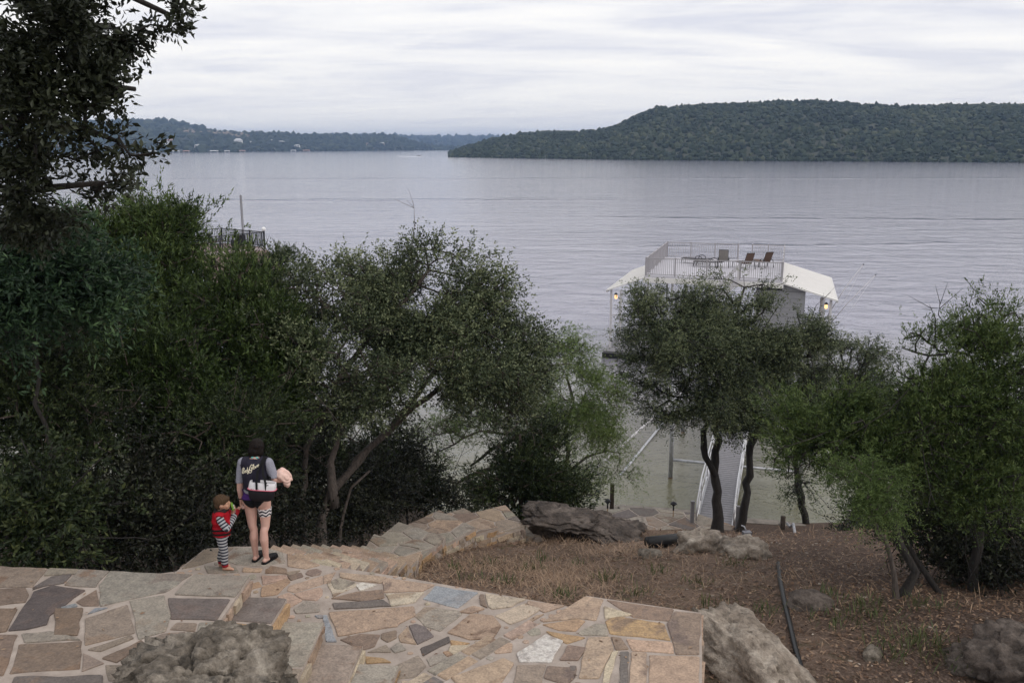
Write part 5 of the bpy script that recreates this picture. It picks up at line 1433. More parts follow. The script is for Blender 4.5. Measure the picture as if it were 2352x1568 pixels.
# --- furniture on the sun deck
def sling_chair(label, cx, cy, rot, back_ang, kind, mat):
    pos = bx(cx, cy, ZD); t = thing('deck_chair', label, 'chair', pos, YAW + rot, 'chairs on the boathouse deck')
    Mx = Matrix.Translation(pos) @ Matrix.Rotation(YAW + rot, 4, 'Z')
    f = lambda x, y, z: Mx @ Vector((x, y, z))
    L = {'chair': .52, 'lounger': 1.25, 'flat': 1.25}[kind]; w = .30
    sh = .40 if kind == 'chair' else .33
    th = 1.2 if kind == 'flat' else L / 2
    s_ = MB(); n = Vector((0, 0, .015))
    q = [f(-w, -L / 2, sh), f(w, -L / 2, sh), f(w, L / 2, sh + (.05 if kind != 'flat' else 0)), f(-w, L / 2, sh + (.05 if kind != 'flat' else 0))]
    s_.add([*[p - n for p in q], *[p + n for p in q]], [(3, 2, 1, 0), (4, 5, 6, 7), (0, 1, 5, 4), (1, 2, 6, 5), (2, 3, 7, 6), (3, 0, 4, 7)]); s_.build('seat', mat, t)
    if kind == 'flat':
        bt = [f(-w, -L / 2, sh), f(w, -L / 2, sh), f(w, -L / 2 - .68, sh + .04), f(-w, -L / 2 - .68, sh + .04)]
    else:
        hgt = .78; bt = [f(-w, -L / 2, sh), f(w, -L / 2, sh), f(w, -L / 2 - hgt * math.cos(back_ang), sh + hgt * math.sin(back_ang)), f(-w, -L / 2 - hgt * math.cos(back_ang), sh + hgt * math.sin(back_ang))]
    nn = (bt[1] - bt[0]).cross(bt[2] - bt[1]).normalized() * .015
    s_ = MB(); s_.add([*[p - nn for p in bt], *[p + nn for p in bt]], [(3, 2, 1, 0), (4, 5, 6, 7), (0, 1, 5, 4), (1, 2, 6, 5), (2, 3, 7, 6), (3, 0, 4, 7)]); s_.build('backrest', mat, t)
    fr_ = MB(); fr_.tube([bt[3], bt[0], q[3]], .018, 6).tube([bt[2], bt[1], q[2]], .018, 6).tube([bt[3], bt[2]], .02, 6).tube([q[3], q[2]], .018, 6); fr_.build('frame', M['dark_metal'], t, True)
    for sx in (-1, 1):
        x = sx * (w + .05)
        MB().tube([f(x, -L / 2 + .30, 0), f(x, -L / 2 + .24, sh), f(x, -L / 2 + .16, sh + .20), f(x, -L / 2 - .05, sh + .24), f(x, -L / 2 - .24, sh + .15), f(x, -L / 2 - .34, 0)], .027, 6).build('armrest', M['dark_metal'], t, True)
        if kind != 'chair':
            MB().tube([f(x, L / 2 - .05, 0), f(x, L / 2 - .12, sh + .03)], .026, 6).build('leg', M['dark_metal'], t, True)
    return t
sling_chair('low flat dark lounger at the left end of the boathouse deck', -2.0, 2.0, R(75), .1, 'flat', M['dark_sling'])
sling_chair('second flat dark lounger on the deck, between the leftmost lounger and the grey chair', -1.05, .4, R(80), .1, 'flat', M['dark_sling'])
sling_chair('upright grey sling chair in the middle of the boathouse deck', .25, .6, R(2), R(82), 'chair', M['grey_sling'])
sling_chair('brown sling lounger with raised back beside the grey deck chair', 1.45, .6, R(38), R(68), 'lounger', M['brown_sling'])
sling_chair('brown sling lounger with raised back at the right end of the deck', 2.55, 1.6, R(42), R(66), 'lounger', M['brown_sling'])

# --- thin white mooring whips right of the boathouse
for i, (b0, tip, lb) in enumerate([((1890, 742), (1983, 607), 'thin white mooring whip leaning right of the boathouse, the upper one'), ((1868, 790), (2011, 631), 'thin white mooring whip leaning right of the boathouse, the lower one')]):
    a, b = AT(*b0, 55), AT(*tip, 55.5)
    t = thing('mooring_whip', lb, 'mooring whip', a, 0, 'mooring whips by the boathouse')
    mid = a.lerp(b, .55) + Vector((-.05, 0, .12))
    MB().tube([a, mid, b], [.03, .022, .012], 6).build('rod', M['white_metal'], t, True)
    MB().tube([b, a.lerp(b, .5) + Vector((.22, 0, -.3)), a + Vector((.1, 0, -.3))], .007, 4).build('line', M['white_metal'], t, True)
    MB().box(b, (.06, .06, .06)).build('tip', M['black_plastic'], t)

# ================================================================ the neighbour's dock
nxp = AT(608, 567, 65); n0 = Vector((nxp.x, nxp.y, 0)); NZ = nxp.z
NA, NB = Vector((-.6, -.8, 0)), Vector((-.8, .6, 0)); NANG = math.atan2(NA.y, NA.x)
fp = lambda x, y, z=0.0: n0 + NA * x + NB * y + Vector((0, 0, z))
W2, D2 = 6.4, 5.0
nd = thing('neighbour_dock', 'neighbouring two-storey dock with dark railings and a tall flagpole', 'dock', n0)
mb = MB(); mb.prism([fp(0, 0)[:2], fp(0, D2)[:2], fp(W2, D2)[:2], fp(W2, 0)[:2]], NZ - .35, NZ - .02); mb.build('deck_floor', M['shingle'], nd)
mb = MB(); mb.bar(fp(-.05, -.06, NZ - .1), fp(W2, -.06, NZ - .1), .1, .2); mb.build('fascia', plain('fascia_paint', (.42, .36, .37), .7), nd)
mb = MB(); a = [fp(-.1, -.1, NZ - .22), fp(W2, -.1, NZ - .22), fp(W2, -2.6, NZ - 1.7), fp(-.1, -2.6, NZ - 1.7)]
dn = Vector((0, 0, -.1)); mb.add([*a, *[p + dn for p in a]], [(0, 1, 2, 3), (7, 6, 5, 4), (0, 4, 5, 1), (1, 5, 6, 2), (2, 6, 7, 3), (3, 7, 4, 0)]); rf = mb.build('roof', M['shingle'], nd)
sm_ = MB().box((0, 0, 0), (.34, .30, .03)).mesh('shingle'); sm_.materials.append(M['shingle'])
ey = (a[3] - a[0]).normalized(); ez = NA.cross(ey).normalized()
if ez.z < 0: ez = -ez
for i in range(8):
    for j in range(17):
        p = a[0].lerp(a[1], (j + .5 + .4 * (i % 2)) / 18).lerp(a[3].lerp(a[2], (j + .5 + .4 * (i % 2)) / 18), (i + .5) / 8) + Vector((0, 0, .02))
        obj('shingle', sm_, None, rf, Matrix(((NA.x, ey.x, ez.x, p.x), (NA.y, ey.y, ez.y, p.y), (NA.z, ey.z, ez.z, p.z), (0, 0, 0, 1))))
for x, y in ((.2, .2), (.2, D2 - .2), (W2 - .2, .2), (W2 - .2, D2 - .2), (W2 / 2, .2)):
    MB().bar(fp(x, y, -2), fp(x, y, NZ - .3), .2).build('post', M['old_wood'], nd)
railing(nd, fp(0, 0, NZ), fp(W2, 0, NZ), 1.07, 46, [0, .29, .58, 1], M['dark_metal'])
railing(nd, fp(0, 0, NZ), fp(0, D2, NZ), 1.07, 36, [.33, .66, 1], M['dark_metal'])
railing(nd, fp(0, D2, NZ), fp(W2, D2, NZ), 1.07, 46, [.33, .66, 1], M['dark_metal'])
p = fp(0, 0, NZ + 1.27); gl_ = MB().lathe([(.02, -.15), (.10, -.12), (.15, -.03), (.15, .05), (.10, .13), (.02, .16)], 14, p).build('lamp_globe', M['globe_white'], nd, True)
q0 = fp(-.12, 2.5, -1); top = AT(537, 448, q0.y); MB().tube([q0, (q0.x - .05, q0.y, top.z)], [.11, .085], 10).build('flagpole', M['pole_grey'], nd, True)
# furniture there
cf = lambda x, y, z: fp(3.1 + x, 1.3 + y, NZ + z)
t = thing('patio_chair', 'dark slatted chair with a tall curved back on the neighbouring dock', 'chair', cf(0, 0, 0))
MB().loft([[cf(.30, -.28, .40), cf(.30, .28, .40), cf(.34, .28, .40), cf(.34, -.28, .40)], [cf(.52, -.28, 1.0), cf(.52, .28, 1.0), cf(.56, .28, 1.0), cf(.56, -.28, 1.0)], [cf(.56, -.2, 1.22), cf(.56, .2, 1.22), cf(.60, .2, 1.22), cf(.60, -.2, 1.22)]]).build('backrest', M['dark_metal'], t)
MB().box(cf(0, 0, .38), (.7, .6, .07), Matrix.Rotation(NANG, 3, 'Z')).build('seat', M['dark_metal'], t)
for x in (-.3, .3):
    for y in (-.25, .25): MB().bar(cf(x, y, 0), cf(x, y, .36), .06).build('leg', M['dark_metal'], t)
for y in (-.3, .3): MB().bar(cf(-.4, y, .58), cf(.42, y, .6), .09, .04).build('armrest', M['dark_metal'], t)
t = thing('patio_chair', 'boxy dark chair behind the railing of the neighbouring dock', 'chair', fp(1.6, 1.0, NZ))
rz_ = Matrix.Rotation(NANG, 3, 'Z')
MB().box(fp(1.6, .9, NZ + .30), (.7, .6, .30), rz_).build('seat', M['black_plastic'], t)
MB().box(fp(1.6, .55, NZ + .62), (.7, .08, .66), rz_).build('backrest', M['black_plastic'], t)
for x in (1.22, 1.98): MB().box(fp(x, .9, NZ + .42), (.08, .62, .40), rz_).build('armrest', M['black_plastic'], t)
for x in (1.3, 1.9):
    for y in (.7, 1.15): MB().bar(fp(x, y, NZ), fp(x, y, NZ + .17), .06).build('leg', M['black_plastic'], t)

# ================================================================ far shore: houses, docks, a boat
def far_hit(px, py):
    d = ray(px, py).normalized(); best = None
    for bv, _ in HILLS:
        h_ = bv.ray_cast(Vector((0, 0, CAM_H)), d)
        if h_[0] is not None and (best is None or h_[3] < best[1]): best = (h_[0], h_[3])
    return best[0] if best else P(px, max(py, 346), 0)
def far_house(label, px, py, w, d_, h_, wall, roof, group):
    c = far_hit(px, py); t = thing('house', label, 'house', c, 0, group); x, y, z = c
    base = z - 1; z0 = z + 2.5
    MB().box((x, y, (base + z0 + h_) / 2), (w, d_, z0 + h_ - base)).build('wall', wall, t)
    rb = MB(); zr = z0 + h_ + .02; o = .8
    A = [(x - w / 2 - o, y - d_ / 2 - o, zr), (x + w / 2 + o, y - d_ / 2 - o, zr), (x + w / 2 + o, y + d_ / 2 + o, zr), (x - w / 2 - o, y + d_ / 2 + o, zr), (x - w / 4, y, zr + h_ * .45), (x + w / 4, y, zr + h_ * .45)]
    rb.add(A, [(0, 1, 5, 4), (1, 2, 5), (2, 3, 4, 5), (3, 0, 4), (3, 2, 1, 0)]); rb.build('roof', roof, t)
    nw = max(2, int(w / 5))
    for i in range(nw):
        MB().box((x - w / 2 + w * (i + .5) / nw, y - d_ / 2 - .06, z0 + h_ * .5), (w / nw * .55, .1, h_ * .4)).build('window', M['window_dark'], t)
    return t
HW, HT, HR, HRR = M['house_white'], M['house_tan'], M['house_roof'], M['house_roof_red']
G = 'houses along the far left shore'
for lb, px, py, w, h_, a, b in [('white house low on the far hill, just right of the overhanging oak', 377, 336, 22, 7, HW, HR), ('pinkish house above the white one near the oak leaves', 392, 329, 20, 5, HT, HRR),
        ('white house with a broad pale roof left of the big two-storey far house', 460, 341, 24, 5, HW, HR), ('big white two-storey house on the far shore', 548, 336, 20, 12, HW, HR), ('long white house right of the big two-storey far house', 580, 333, 26, 5, HW, HR),
        ('white house with a flat roof in the middle of the far ridge', 626, 329, 16, 5, HW, HR), ('pale grey house right of the flat-roofed far house', 645, 333, 22, 6, HT, HR), ('small white house near the water right of the far pair', 683, 339, 14, 4, HW, HR),
        ('pale house near the end of the far ridge', 878, 335, 14, 6, HT, HR), ('tiny tan house left of the pale one at the ridge end', 842, 334, 9, 4, HT, HRR), ('small pale house among trees behind the overhanging leaves', 140, 338, 18, 4, HT, HR)]:
    far_house(lb, px, py, w, 10, h_, a, b, G)
for lb, px, w, rm in [('white far boathouse seen below the overhanging leaves', 214, 16, HR), ('long pale far boathouse right of the overhanging leaves', 345, 24, HR), ('white-roofed far boathouse left of the pair of small ones', 404, 14, HR), ('low tan-roofed far boathouse left of the low white one', 428, 12, HRR), ('low white far boathouse below the two-storey house', 492, 16, HR),
                      ('small far boathouse right of the low white one', 522, 10, HR), ('far boathouse in front of the long white house', 557, 12, HRR), ('white far boathouse standing alone at the middle of the shore', 674, 12, HR), ('tan far boathouse next to the lone white one', 704, 16, HRR)]:
    ysh = float(np.interp(px, [0, 500, 600, 950], [353, 350.5, 349.2, 347])) + .6
    c = P(px, ysh, 0); t = thing('far_boathouse', lb, 'boathouse', c, 0, 'boathouses along the far shore')
    for sx in (-1, 1):
        for sy in (-3, 3): MB().box((c.x + sx * w * .45, c.y + sy, 1.7), (.5, .5, 3.6)).build('post', M['white_metal'], t)
    rb = MB(); A = [(c.x - w / 2 - .5, c.y - 4, 3.5), (c.x + w / 2 + .5, c.y - 4, 3.5), (c.x + w / 2 + .5, c.y + 4, 3.5), (c.x - w / 2 - .5, c.y + 4, 3.5), (c.x - w / 2 - .5, c.y, 5), (c.x + w / 2 + .5, c.y, 5)]
    rb.add(A, [(0, 1, 5, 4), (2, 3, 4, 5), (0, 4, 3), (1, 2, 5), (3, 2, 1, 0)]); rb.build('roof', rm, t)
    MB().box((c.x, c.y, .25), (w, 7, .5)).build('float', M['grey_plank'], t)
sc_, sr_, sh_ = [], [], []
for _ in range(150):
    px = rng.uniform(425, 570); py = 300 + (px - 425) * .085 + rng.uniform(2, 9)
    h_ = far_hit(px, py); sc_.append((h_.x, h_.y - 4, h_.z + 6)); sr_.append(rng.uniform(5, 13)); sh_.append(rng.uniform(2.5, 6))
o = rand_blobs(np.array(sc_), np.array(sr_), np.array(sh_), np.full(150, .5), 'scarp', M['hill_cliff']); tag(o, 'pale eroded rock scarp below the rim of the far left hills', None, None, 'stuff')
c = P(962, 359, 0)
t = thing('motorboat', 'tiny motorboat far out on the lake', 'boat', c, R(20))
Bm = lambda x, y, z: Vector((c.x + x, c.y + y, z))
mb = MB(); mb.loft([[Bm(3.2, 0, .9), Bm(3.2, 0, .8), Bm(3.2, 0, .9)], [Bm(1.6, -.9, .9), Bm(1.6, 0, 0), Bm(1.6, .9, .9)], [Bm(-3, -1.1, .8), Bm(-3, 0, -.1), Bm(-3, 1.1, .8)]]); mb.build('hull', M['white_metal'], t)
MB().box(Bm(.2, 0, 1.2), (1.2, 1.4, .7)).build('console', M['dark_metal'], t); MB().bar(Bm(.8, -.7, 1.5), Bm(.8, .7, 1.5), .05, .5).build('windscreen', M['window_dark'], t)
MB().box(Bm(-3.1, 0, .7), (.5, .6, 1.1)).build('engine', M['black_plastic'], t)
mb = MB()
wr = random.Random(4)
a, b = P(962, 360, .06), P(915, 359.4, .06)
for i in range(60):
    t_ = wr.random() ** 1.3; p = a.lerp(b, t_); s_ = wr.uniform(.6, 1.8) * (1 - .5 * t_)
    mb.lathe([(s_, 0), (s_ * .6, .18), (.05, .26)], 6, (p.x + wr.gauss(0, 1), p.y + wr.gauss(0, 2 + 8 * t_), .02))
w_ = mb.build('wake_foam', M['wake_foam']); tag(w_, 'thin white wake trailing behind the far motorboat', None, None, 'stuff')
# ================================================================ people
def capsule(bm, p0, r0, p1, r1, n=14, squash=None):
    p0, p1 = Vector(p0), Vector(p1); d = p1 - p0; L = d.length
    d = d.normalized() if L > 1e-6 else Vector((0, 0, 1))
    s_ = d.orthogonal().normalized(); u = d.cross(s_); rings = []
    for i in range(1, 5):
        a = math.pi / 2 * i / 4; rings.append((p0 - d * r0 * math.cos(a), r0 * math.sin(a)))
    for i in range(1, 5):
        t = i / 4; rings.append((p0.lerp(p1, t), r0 + (r1 - r0) * t))
    for i in range(1, 4):
        a = math.pi / 2 * i / 4; rings.append((p1 + d * r1 * math.sin(a), r1 * math.cos(a)))
    vs_ = [[bm.verts.new(c + (s_ * math.cos(2 * math.pi * k / n) + u * math.sin(2 * math.pi * k / n)) * max(r, .0008)) for k in range(n)] for c, r in rings]
    for i in range(len(vs_) - 1):
        for k in range(n): bm.faces.new((vs_[i][k], vs_[i][(k + 1) % n], vs_[i + 1][(k + 1) % n], vs_[i + 1][k]))
    bm.faces.new(list(reversed(vs_[0]))); bm.faces.new(vs_[-1])
def ellipsoid(bm, c, r, rot=None):
    mt = Matrix.Translation(Vector(c)) @ (rot.to_4x4() if rot is not None else Matrix.Identity(4)) @ Matrix.Diagonal((r[0], r[1], r[2], 1))
    bmesh.ops.create_icosphere(bm, subdivisions=3, radius=1, matrix=mt)
def chain(bm, pts):
    for (a, ra), (b, rb) in zip(pts[:-1], pts[1:]): capsule(bm, a, ra, b, rb)
def remeshed(bm, voxel, it=6):
    bmesh.ops.recalc_face_normals(bm, faces=bm.faces[:])
    me = bpy.data.meshes.new('raw'); bm.to_mesh(me); bm.free()
    o = bpy.data.objects.new('raw', me); col.objects.link(o)
    m_ = o.modifiers.new('r', 'REMESH'); m_.mode = 'VOXEL'; m_.voxel_size = voxel; m_.use_smooth_shade = True
    s_ = o.modifiers.new('s', 'SMOOTH'); s_.iterations = it; s_.factor = .5
    dg = bpy.context.evaluated_depsgraph_get(); dg.update()
    out = bpy.data.meshes.new_from_object(o.evaluated_get(dg))
    bpy.data.objects.remove(o); bpy.data.meshes.remove(me)
    smooth(out); return out
def garment(me, keep, off, cuts=(), inner=.004, fn=None):
    """cloth shell lying on the body: cut along planes, keep the wanted faces, lift them off the skin"""
    bm = bmesh.new(); bm.from_mesh(me)
    for co, no in cuts:
        bmesh.ops.bisect_plane(bm, geom=bm.verts[:] + bm.edges[:] + bm.faces[:], plane_co=co, plane_no=no)
    bmesh.ops.delete(bm, geom=[f for f in bm.faces if not keep(f.calc_center_median())], context='FACES')
    bm.normal_update()
    for v in bm.verts: v.co = v.co + v.normal * (off(v.co) if callable(off) else off)
    if fn:
        for v in bm.verts: v.co = fn(v.co)
    geo = bm.faces[:]
    bmesh.ops.recalc_face_normals(bm, faces=geo)
    rim = [e for e in bm.edges if e.is_boundary]
    ex = bmesh.ops.extrude_edge_only(bm, edges=rim)
    nv = [g for g in ex['geom'] if isinstance(g, bmesh.types.BMVert)]
    bm.normal_update()
    for v in nv:
        n = Vector((0, 0, 0))
        for e in v.link_edges:
            o_ = e.other_vert(v)
            if o_ not in nv: n = o_.normal
        v.co -= n * (off(v.co) if callable(off) else off) * .9
    out = bpy.data.meshes.new('cloth'); bm.to_mesh(out); bm.free(); smooth(out); return out
def hand(bm, wrist, d, palm_n, size=1.0, curl=.5, side=1):
    """palm, four unequal bent fingers and a thumb leaving the side of the palm; d points to the fingertips"""
    d = Vector(d).normalized(); n = Vector(palm_n); n = (n - d * n.dot(d)).normalized(); x = d.cross(n) * side
    w = Vector(wrist); S = size
    for t in (-.024, -.008, .008, .024):
        capsule(bm, w + d * .01 * S + x * t * S * .8, .015 * S, w + d * .085 * S + x * t * S * 1.05, .0125 * S)
    for t, L in ((-.030, .055), (-.010, .068), (.010, .073), (.030, .066)):
        k0 = w + d * .088 * S + x * t * S; L *= S
        d1 = (d * math.cos(curl * .6) + n * math.sin(curl * .6)); d2 = (d * math.cos(curl * 1.5) + n * math.sin(curl * 1.5)); d3 = (d * math.cos(curl * 2.2) + n * math.sin(curl * 2.2))
        k1 = k0 + d1 * L * .45; k2 = k1 + d2 * L * .32; k3 = k2 + d3 * L * .24
        capsule(bm, k0, .0098 * S, k1, .0090 * S); capsule(bm, k1, .0090 * S, k2, .0083 * S); capsule(bm, k2, .0083 * S, k3, .0072 * S)
    t0 = w + d * .025 * S + x * .026 * S; td = (d * .62 + x * .62 + n * .38).normalized()
    t1 = t0 + td * .042 * S; t2 = t1 + (td * .7 + d * .5 + n * .2).normalized() * .030 * S
    capsule(bm, t0, .0125 * S, t1, .0105 * S); capsule(bm, t1, .0105 * S, t2, .0085 * S)
def cloth_mat(name, c, rough=.85, var=.10, heather=0.0, stripes=None):
    m_, nt, b, out = new_mat(name)
    v = coord(nt, 'Object')
    n = nz(nt, v, 220, 3, .7); n2 = nz(nt, v, 14, 3)
    cc = ramp(nt, n2, [(.3, tuple(x * (1 - var) for x in c)), (.7, tuple(min(1, x * (1 + var)) for x in c))])
    if heather: cc = mix(nt, heather, cc, ramp(nt, n, [(.35, tuple(x * .35 for x in c)), (.65, tuple(min(1, x * 1.7) for x in c))]))
    if stripes:
        (axis, freq, c2, w) = stripes
        a = attr(nt, axis); s_ = mth(nt, 'FRACT', mth(nt, 'MULTIPLY', a, freq))
        cc = mix(nt, mth(nt, 'GREATER_THAN', s_, w), cc, c2)
    setin(nt, b.inputs['Base Color'], cc); b.inputs['Roughness'].default_value = rough; b.inputs['Specular IOR Level'].default_value = .2
    bump(nt, b, mth(nt, 'ADD', n2, mth(nt, 'MULTIPLY', n, .1)), .5, .02)
    M[name] = m_
def skin_mat(name, c):
    m_, nt, b, out = new_mat(name); v = coord(nt, 'Object')
    setin(nt, b.inputs['Base Color'], ramp(nt, nz(nt, v, 11, 4), [(.3, tuple(x * y for x, y in zip(c, (.93, .86, .84)))), (.7, c)]))
    b.inputs['Roughness'].default_value = .5; b.inputs['Subsurface Weight'].default_value = .08; b.inputs['Subsurface Radius'].default_value = (.02, .008, .004)
    M[name] = m_
skin_mat('skin_woman', (.64, .41, .345)); skin_mat('skin_boy', (.56, .33, .23))
cloth_mat('vest_navy', (.022, .020, .034)); cloth_mat('tee_grey', (.26, .26, .31), heather=.7); cloth_mat('hem_grey', (.22, .22, .24)); cloth_mat('hem_purple', (.055, .018, .12))
cloth_mat('swim_black', (.006, .006, .008)); cloth_mat('towel_peach', (.72, .50, .43), var=.15); cloth_mat('bag_black', (.016, .014, .017)); cloth_mat('bag_pink', (.62, .16, .22))
cloth_mat('life_red', (.38, .008, .018), .7); cloth_mat('strap_black', (.010, .010, .011)); cloth_mat('cuff_red', (.30, .014, .022)); cloth_mat('teal_cloth', (.16, .50, .48))
cloth_mat('pyjama', (.035, .038, .055), stripes=('along', 1.0, (.42, .43, .45), .5)); cloth_mat('letter_cream', (.80, .74, .58)); cloth_mat('shoe_black', (.010, .010, .011), .5); cloth_mat('toy_green', (.16, .30, .05))
cloth_mat('fleece_dark', (.028, .020, .020))
def hair_mat(name, c, hi):
    m_, nt, b, out = new_mat(name); v = coord(nt, 'Object', (60, 60, 5))
    setin(nt, b.inputs['Base Color'], ramp(nt, nz(nt, v, 2.2, 4, .6, .4), [(.3, c), (.7, hi)])); b.inputs['Roughness'].default_value = .6; b.inputs['Specular IOR Level'].default_value = .1
    bump(nt, b, nz(nt, v, 3.0, 3), .6, .01); M[name] = m_
hair_mat('hair_black', (.006, .005, .005), (.022, .016, .014)); hair_mat('hair_brown', (.045, .027, .016), (.11, .068, .04))
def bag_white_mat():
    m_, nt, b, out = new_mat('bag_print'); v = coord(nt, 'Object')
    vo = nt.nodes.new('ShaderNodeTexVoronoi'); vo.inputs['Scale'].default_value = 24; nt.links.new(v, vo.inputs['Vector'])
    setin(nt, b.inputs['Base Color'], mix(nt, mth(nt, 'LESS_THAN', vo.outputs['Distance'], .20), (.66, .64, .66), (.03, .02, .03))); b.inputs['Roughness'].default_value = .6
    M['bag_print'] = m_
bag_white_mat()
def chevron_mat():
    m_, nt, b, out = new_mat('chevron')
    u, v = attr(nt, 'around'), attr(nt, 'along')
    tri = mth(nt, 'ABSOLUTE', mth(nt, 'SUBTRACT', mth(nt, 'FRACT', u), .5))
    s_ = mth(nt, 'FRACT', mth(nt, 'ADD', mth(nt, 'MULTIPLY', v, 1.0), mth(nt, 'MULTIPLY', tri, 1.1)))
    setin(nt, b.inputs['Base Color'], mix(nt, mth(nt, 'GREATER_THAN', s_, .5), (.72, .70, .70), (.018, .016, .03))); b.inputs['Roughness'].default_value = .8
    M['chevron'] = m_
chevron_mat()
def set_attr(me, name, fn):
    a = me.attributes.new(name, 'FLOAT', 'POINT'); a.data.foreach_set('value', [fn(v.co) for v in me.vertices])
V = Vector
# ---------------------------------------------------------------- the woman (facing away, +y; her right is +x)
wpos = P(600, 1287, Z_LAND + .012); wrz = R(-6)
woman = thing('person', 'woman seen from behind in a dark vest with a tote bag at the stair head', 'person', wpos, wrz, 'people at the stair head')
bm = bmesh.new()
# legs: ankle, calf, knee, thigh, hip
for s_, fx, fy, tx in ((-1, -.078, .02, .05), (1, .082, -.03, .35)):
    chain(bm, [((fx, fy, .075), .036), ((fx, fy - .012, .20), .043), ((fx - s_ * .002, fy - .028, .33), .056), ((fx - s_ * .004, fy - .015, .43), .050), ((s_ * .088, -.005, .49), .054), ((s_ * .092, .0, .64), .072), ((s_ * .090, -.005, .80), .087), ((s_ * .082, -.015, .88), .092)])
    fd = V((tx, 1, 0)).normalized(); a = V((fx, fy, 0))
    chain(bm, [((a - fd * .035 + V((0, 0, .035))), .030), ((a + fd * .05 + V((0, 0, .04))), .034), ((a + fd * .14 + V((0, 0, .026))), .032), ((a + fd * .175 + V((0, 0, .022))), .022)])
ellipsoid(bm, (-.075, -.055, .86), (.098, .095, .105)); ellipsoid(bm, (.075, -.055, .86), (.098, .095, .105))
ellipsoid(bm, (0, .0, .90), (.165, .11, .11))
chain(bm, [((-.03, 0, .95), .125), ((-.028, .005, 1.05), .112), ((-.03, .01, 1.20), .125), ((-.03, .02, 1.30), .115)])
chain(bm, [((.03, 0, .95), .125), ((.028, .005, 1.05), .112), ((.03, .01, 1.20), .125), ((.03, .02, 1.30), .115)])
capsule(bm, (-.13, .015, 1.335), .062, (.13, .015, 1.345), .062)
chain(bm, [((0, .02, 1.36), .06), ((0, .05, 1.43), .05), ((.0, .075, 1.47), .052)])
ellipsoid(bm, (0, .105, 1.52), (.074, .092, .105), Matrix.Rotation(R(-38), 3, 'X'))
ellipsoid(bm, (0, .172, 1.462), (.045, .035, .05)); capsule(bm, (0, .192, 1.52), .011, (0, .212, 1.49), .012)
for s_ in (-1, 1):
    ellipsoid(bm, (s_ * .076, .09, 1.51), (.010, .020, .030))
    ellipsoid(bm, (s_ * .03, .185, 1.53), (.013, .010, .010))
capsule(bm, (-.02, .20, 1.452), .007, (.02, .20, 1.452), .007)
# left arm hanging to the boy's hand; right arm bent round the towel
chain(bm, [((-.165, .015, 1.34), .058), ((-.195, .005, 1.22), .048), ((-.212, -.01, 1.09), .041), ((-.222, .0, .98), .041), ((-.228, .02, .84), .027)])
hand(bm, (-.228, .02, .84), (-.10, .16, -1), (1, .1, .05), 1.0, .55, -1)
chain(bm, [((.165, .015, 1.345), .058), ((.215, .0, 1.24), .048), ((.255, -.015, 1.14), .043), ((.30, .05, 1.115), .041), ((.335, .155, 1.13), .028)])
hand(bm, (.335, .155, 1.13), (-.55, .75, -.1), (-.5, -.4, -.3), 1.0, .7, 1)
wb_ = remeshed(bm, .0075, 5)
woman_inv = None
wbody = obj('body', wb_, M['skin_woman'], woman); wbody.matrix_parent_inverse = Matrix.Identity(4)
def wear(name, me, mat, parent):
    me.materials.clear()
    o = obj(name, me, M[mat], parent); o.matrix_parent_inverse = Matrix.Identity(4); return o
tors = lambda c: abs(c.x) < .185 + max(0, (c.z - 1.25)) * .0
# sleeves of the grey tee
def armL(c): return c.x < -.150 and c.z > 1.085 and c.z < 1.42
def armR(c): return c.x > .150 and c.z > 1.165 and c.z < 1.42 and c.x < .30
for k_, cut in ((armL, ((-.2, 0, 1.085), (.1, 0, 1))), (armR, ((.25, 0, 1.165), (-.5, 0, .8)))):
    wear('sleeve', garment(wb_, (lambda c, k_=k_: k_(c)), .013, [(V(cut[0]), V(cut[1]))]), 'tee_grey', woman)
top_neck = lambda c: c.z < 1.405 - .25 * max(0, -c.y)
ves = garment(wb_, lambda c: 1.005 + .30 * (c.x * -1) * .35 < c.z and top_neck(c) and abs(c.x) < .172 - max(0, c.z - 1.28) * .12 and not (c.x < -.168 and c.z < 1.25), lambda co: .024, [(V((0, 0, 1.405)), V((0, 0, 1)))])
vest = wear('vest', ves, 'vest_navy', woman)
hem = garment(wb_, lambda c: .965 - .10 * c.x < c.z < 1.06 and abs(c.x) < .16, .018)
wear('hem_band', hem, 'hem_grey', woman)
pur = garment(wb_, lambda c: .895 - .25 * c.x * 0 < c.z < 1.0 and abs(c.x) < .19, .014, [(V((0, 0, .895)), V((0, 0, 1)))])
wear('swim_top', pur, 'hem_purple', woman)
bot = garment(wb_, lambda c: c.z < .925 and c.z > .775 + 1.05 * max(0, abs(c.x) - .035) and abs(c.x) < .19, .007)
wear('swim_bottoms', bot, 'swim_black', woman)
bandm = garment(wb_, lambda c: .645 < c.z < .745 and .02 < c.x < .2, .008, [(V((0, 0, .645)), V((0, 0, 1))), (V((0, 0, .745)), V((0, 0, 1)))])
set_attr(bandm, 'along', lambda c: c.z / .046); set_attr(bandm, 'around', lambda c: math.atan2(c.y, c.x - .09) / (2 * math.pi) * 6)
wear('thigh_band', bandm, 'chevron', woman)
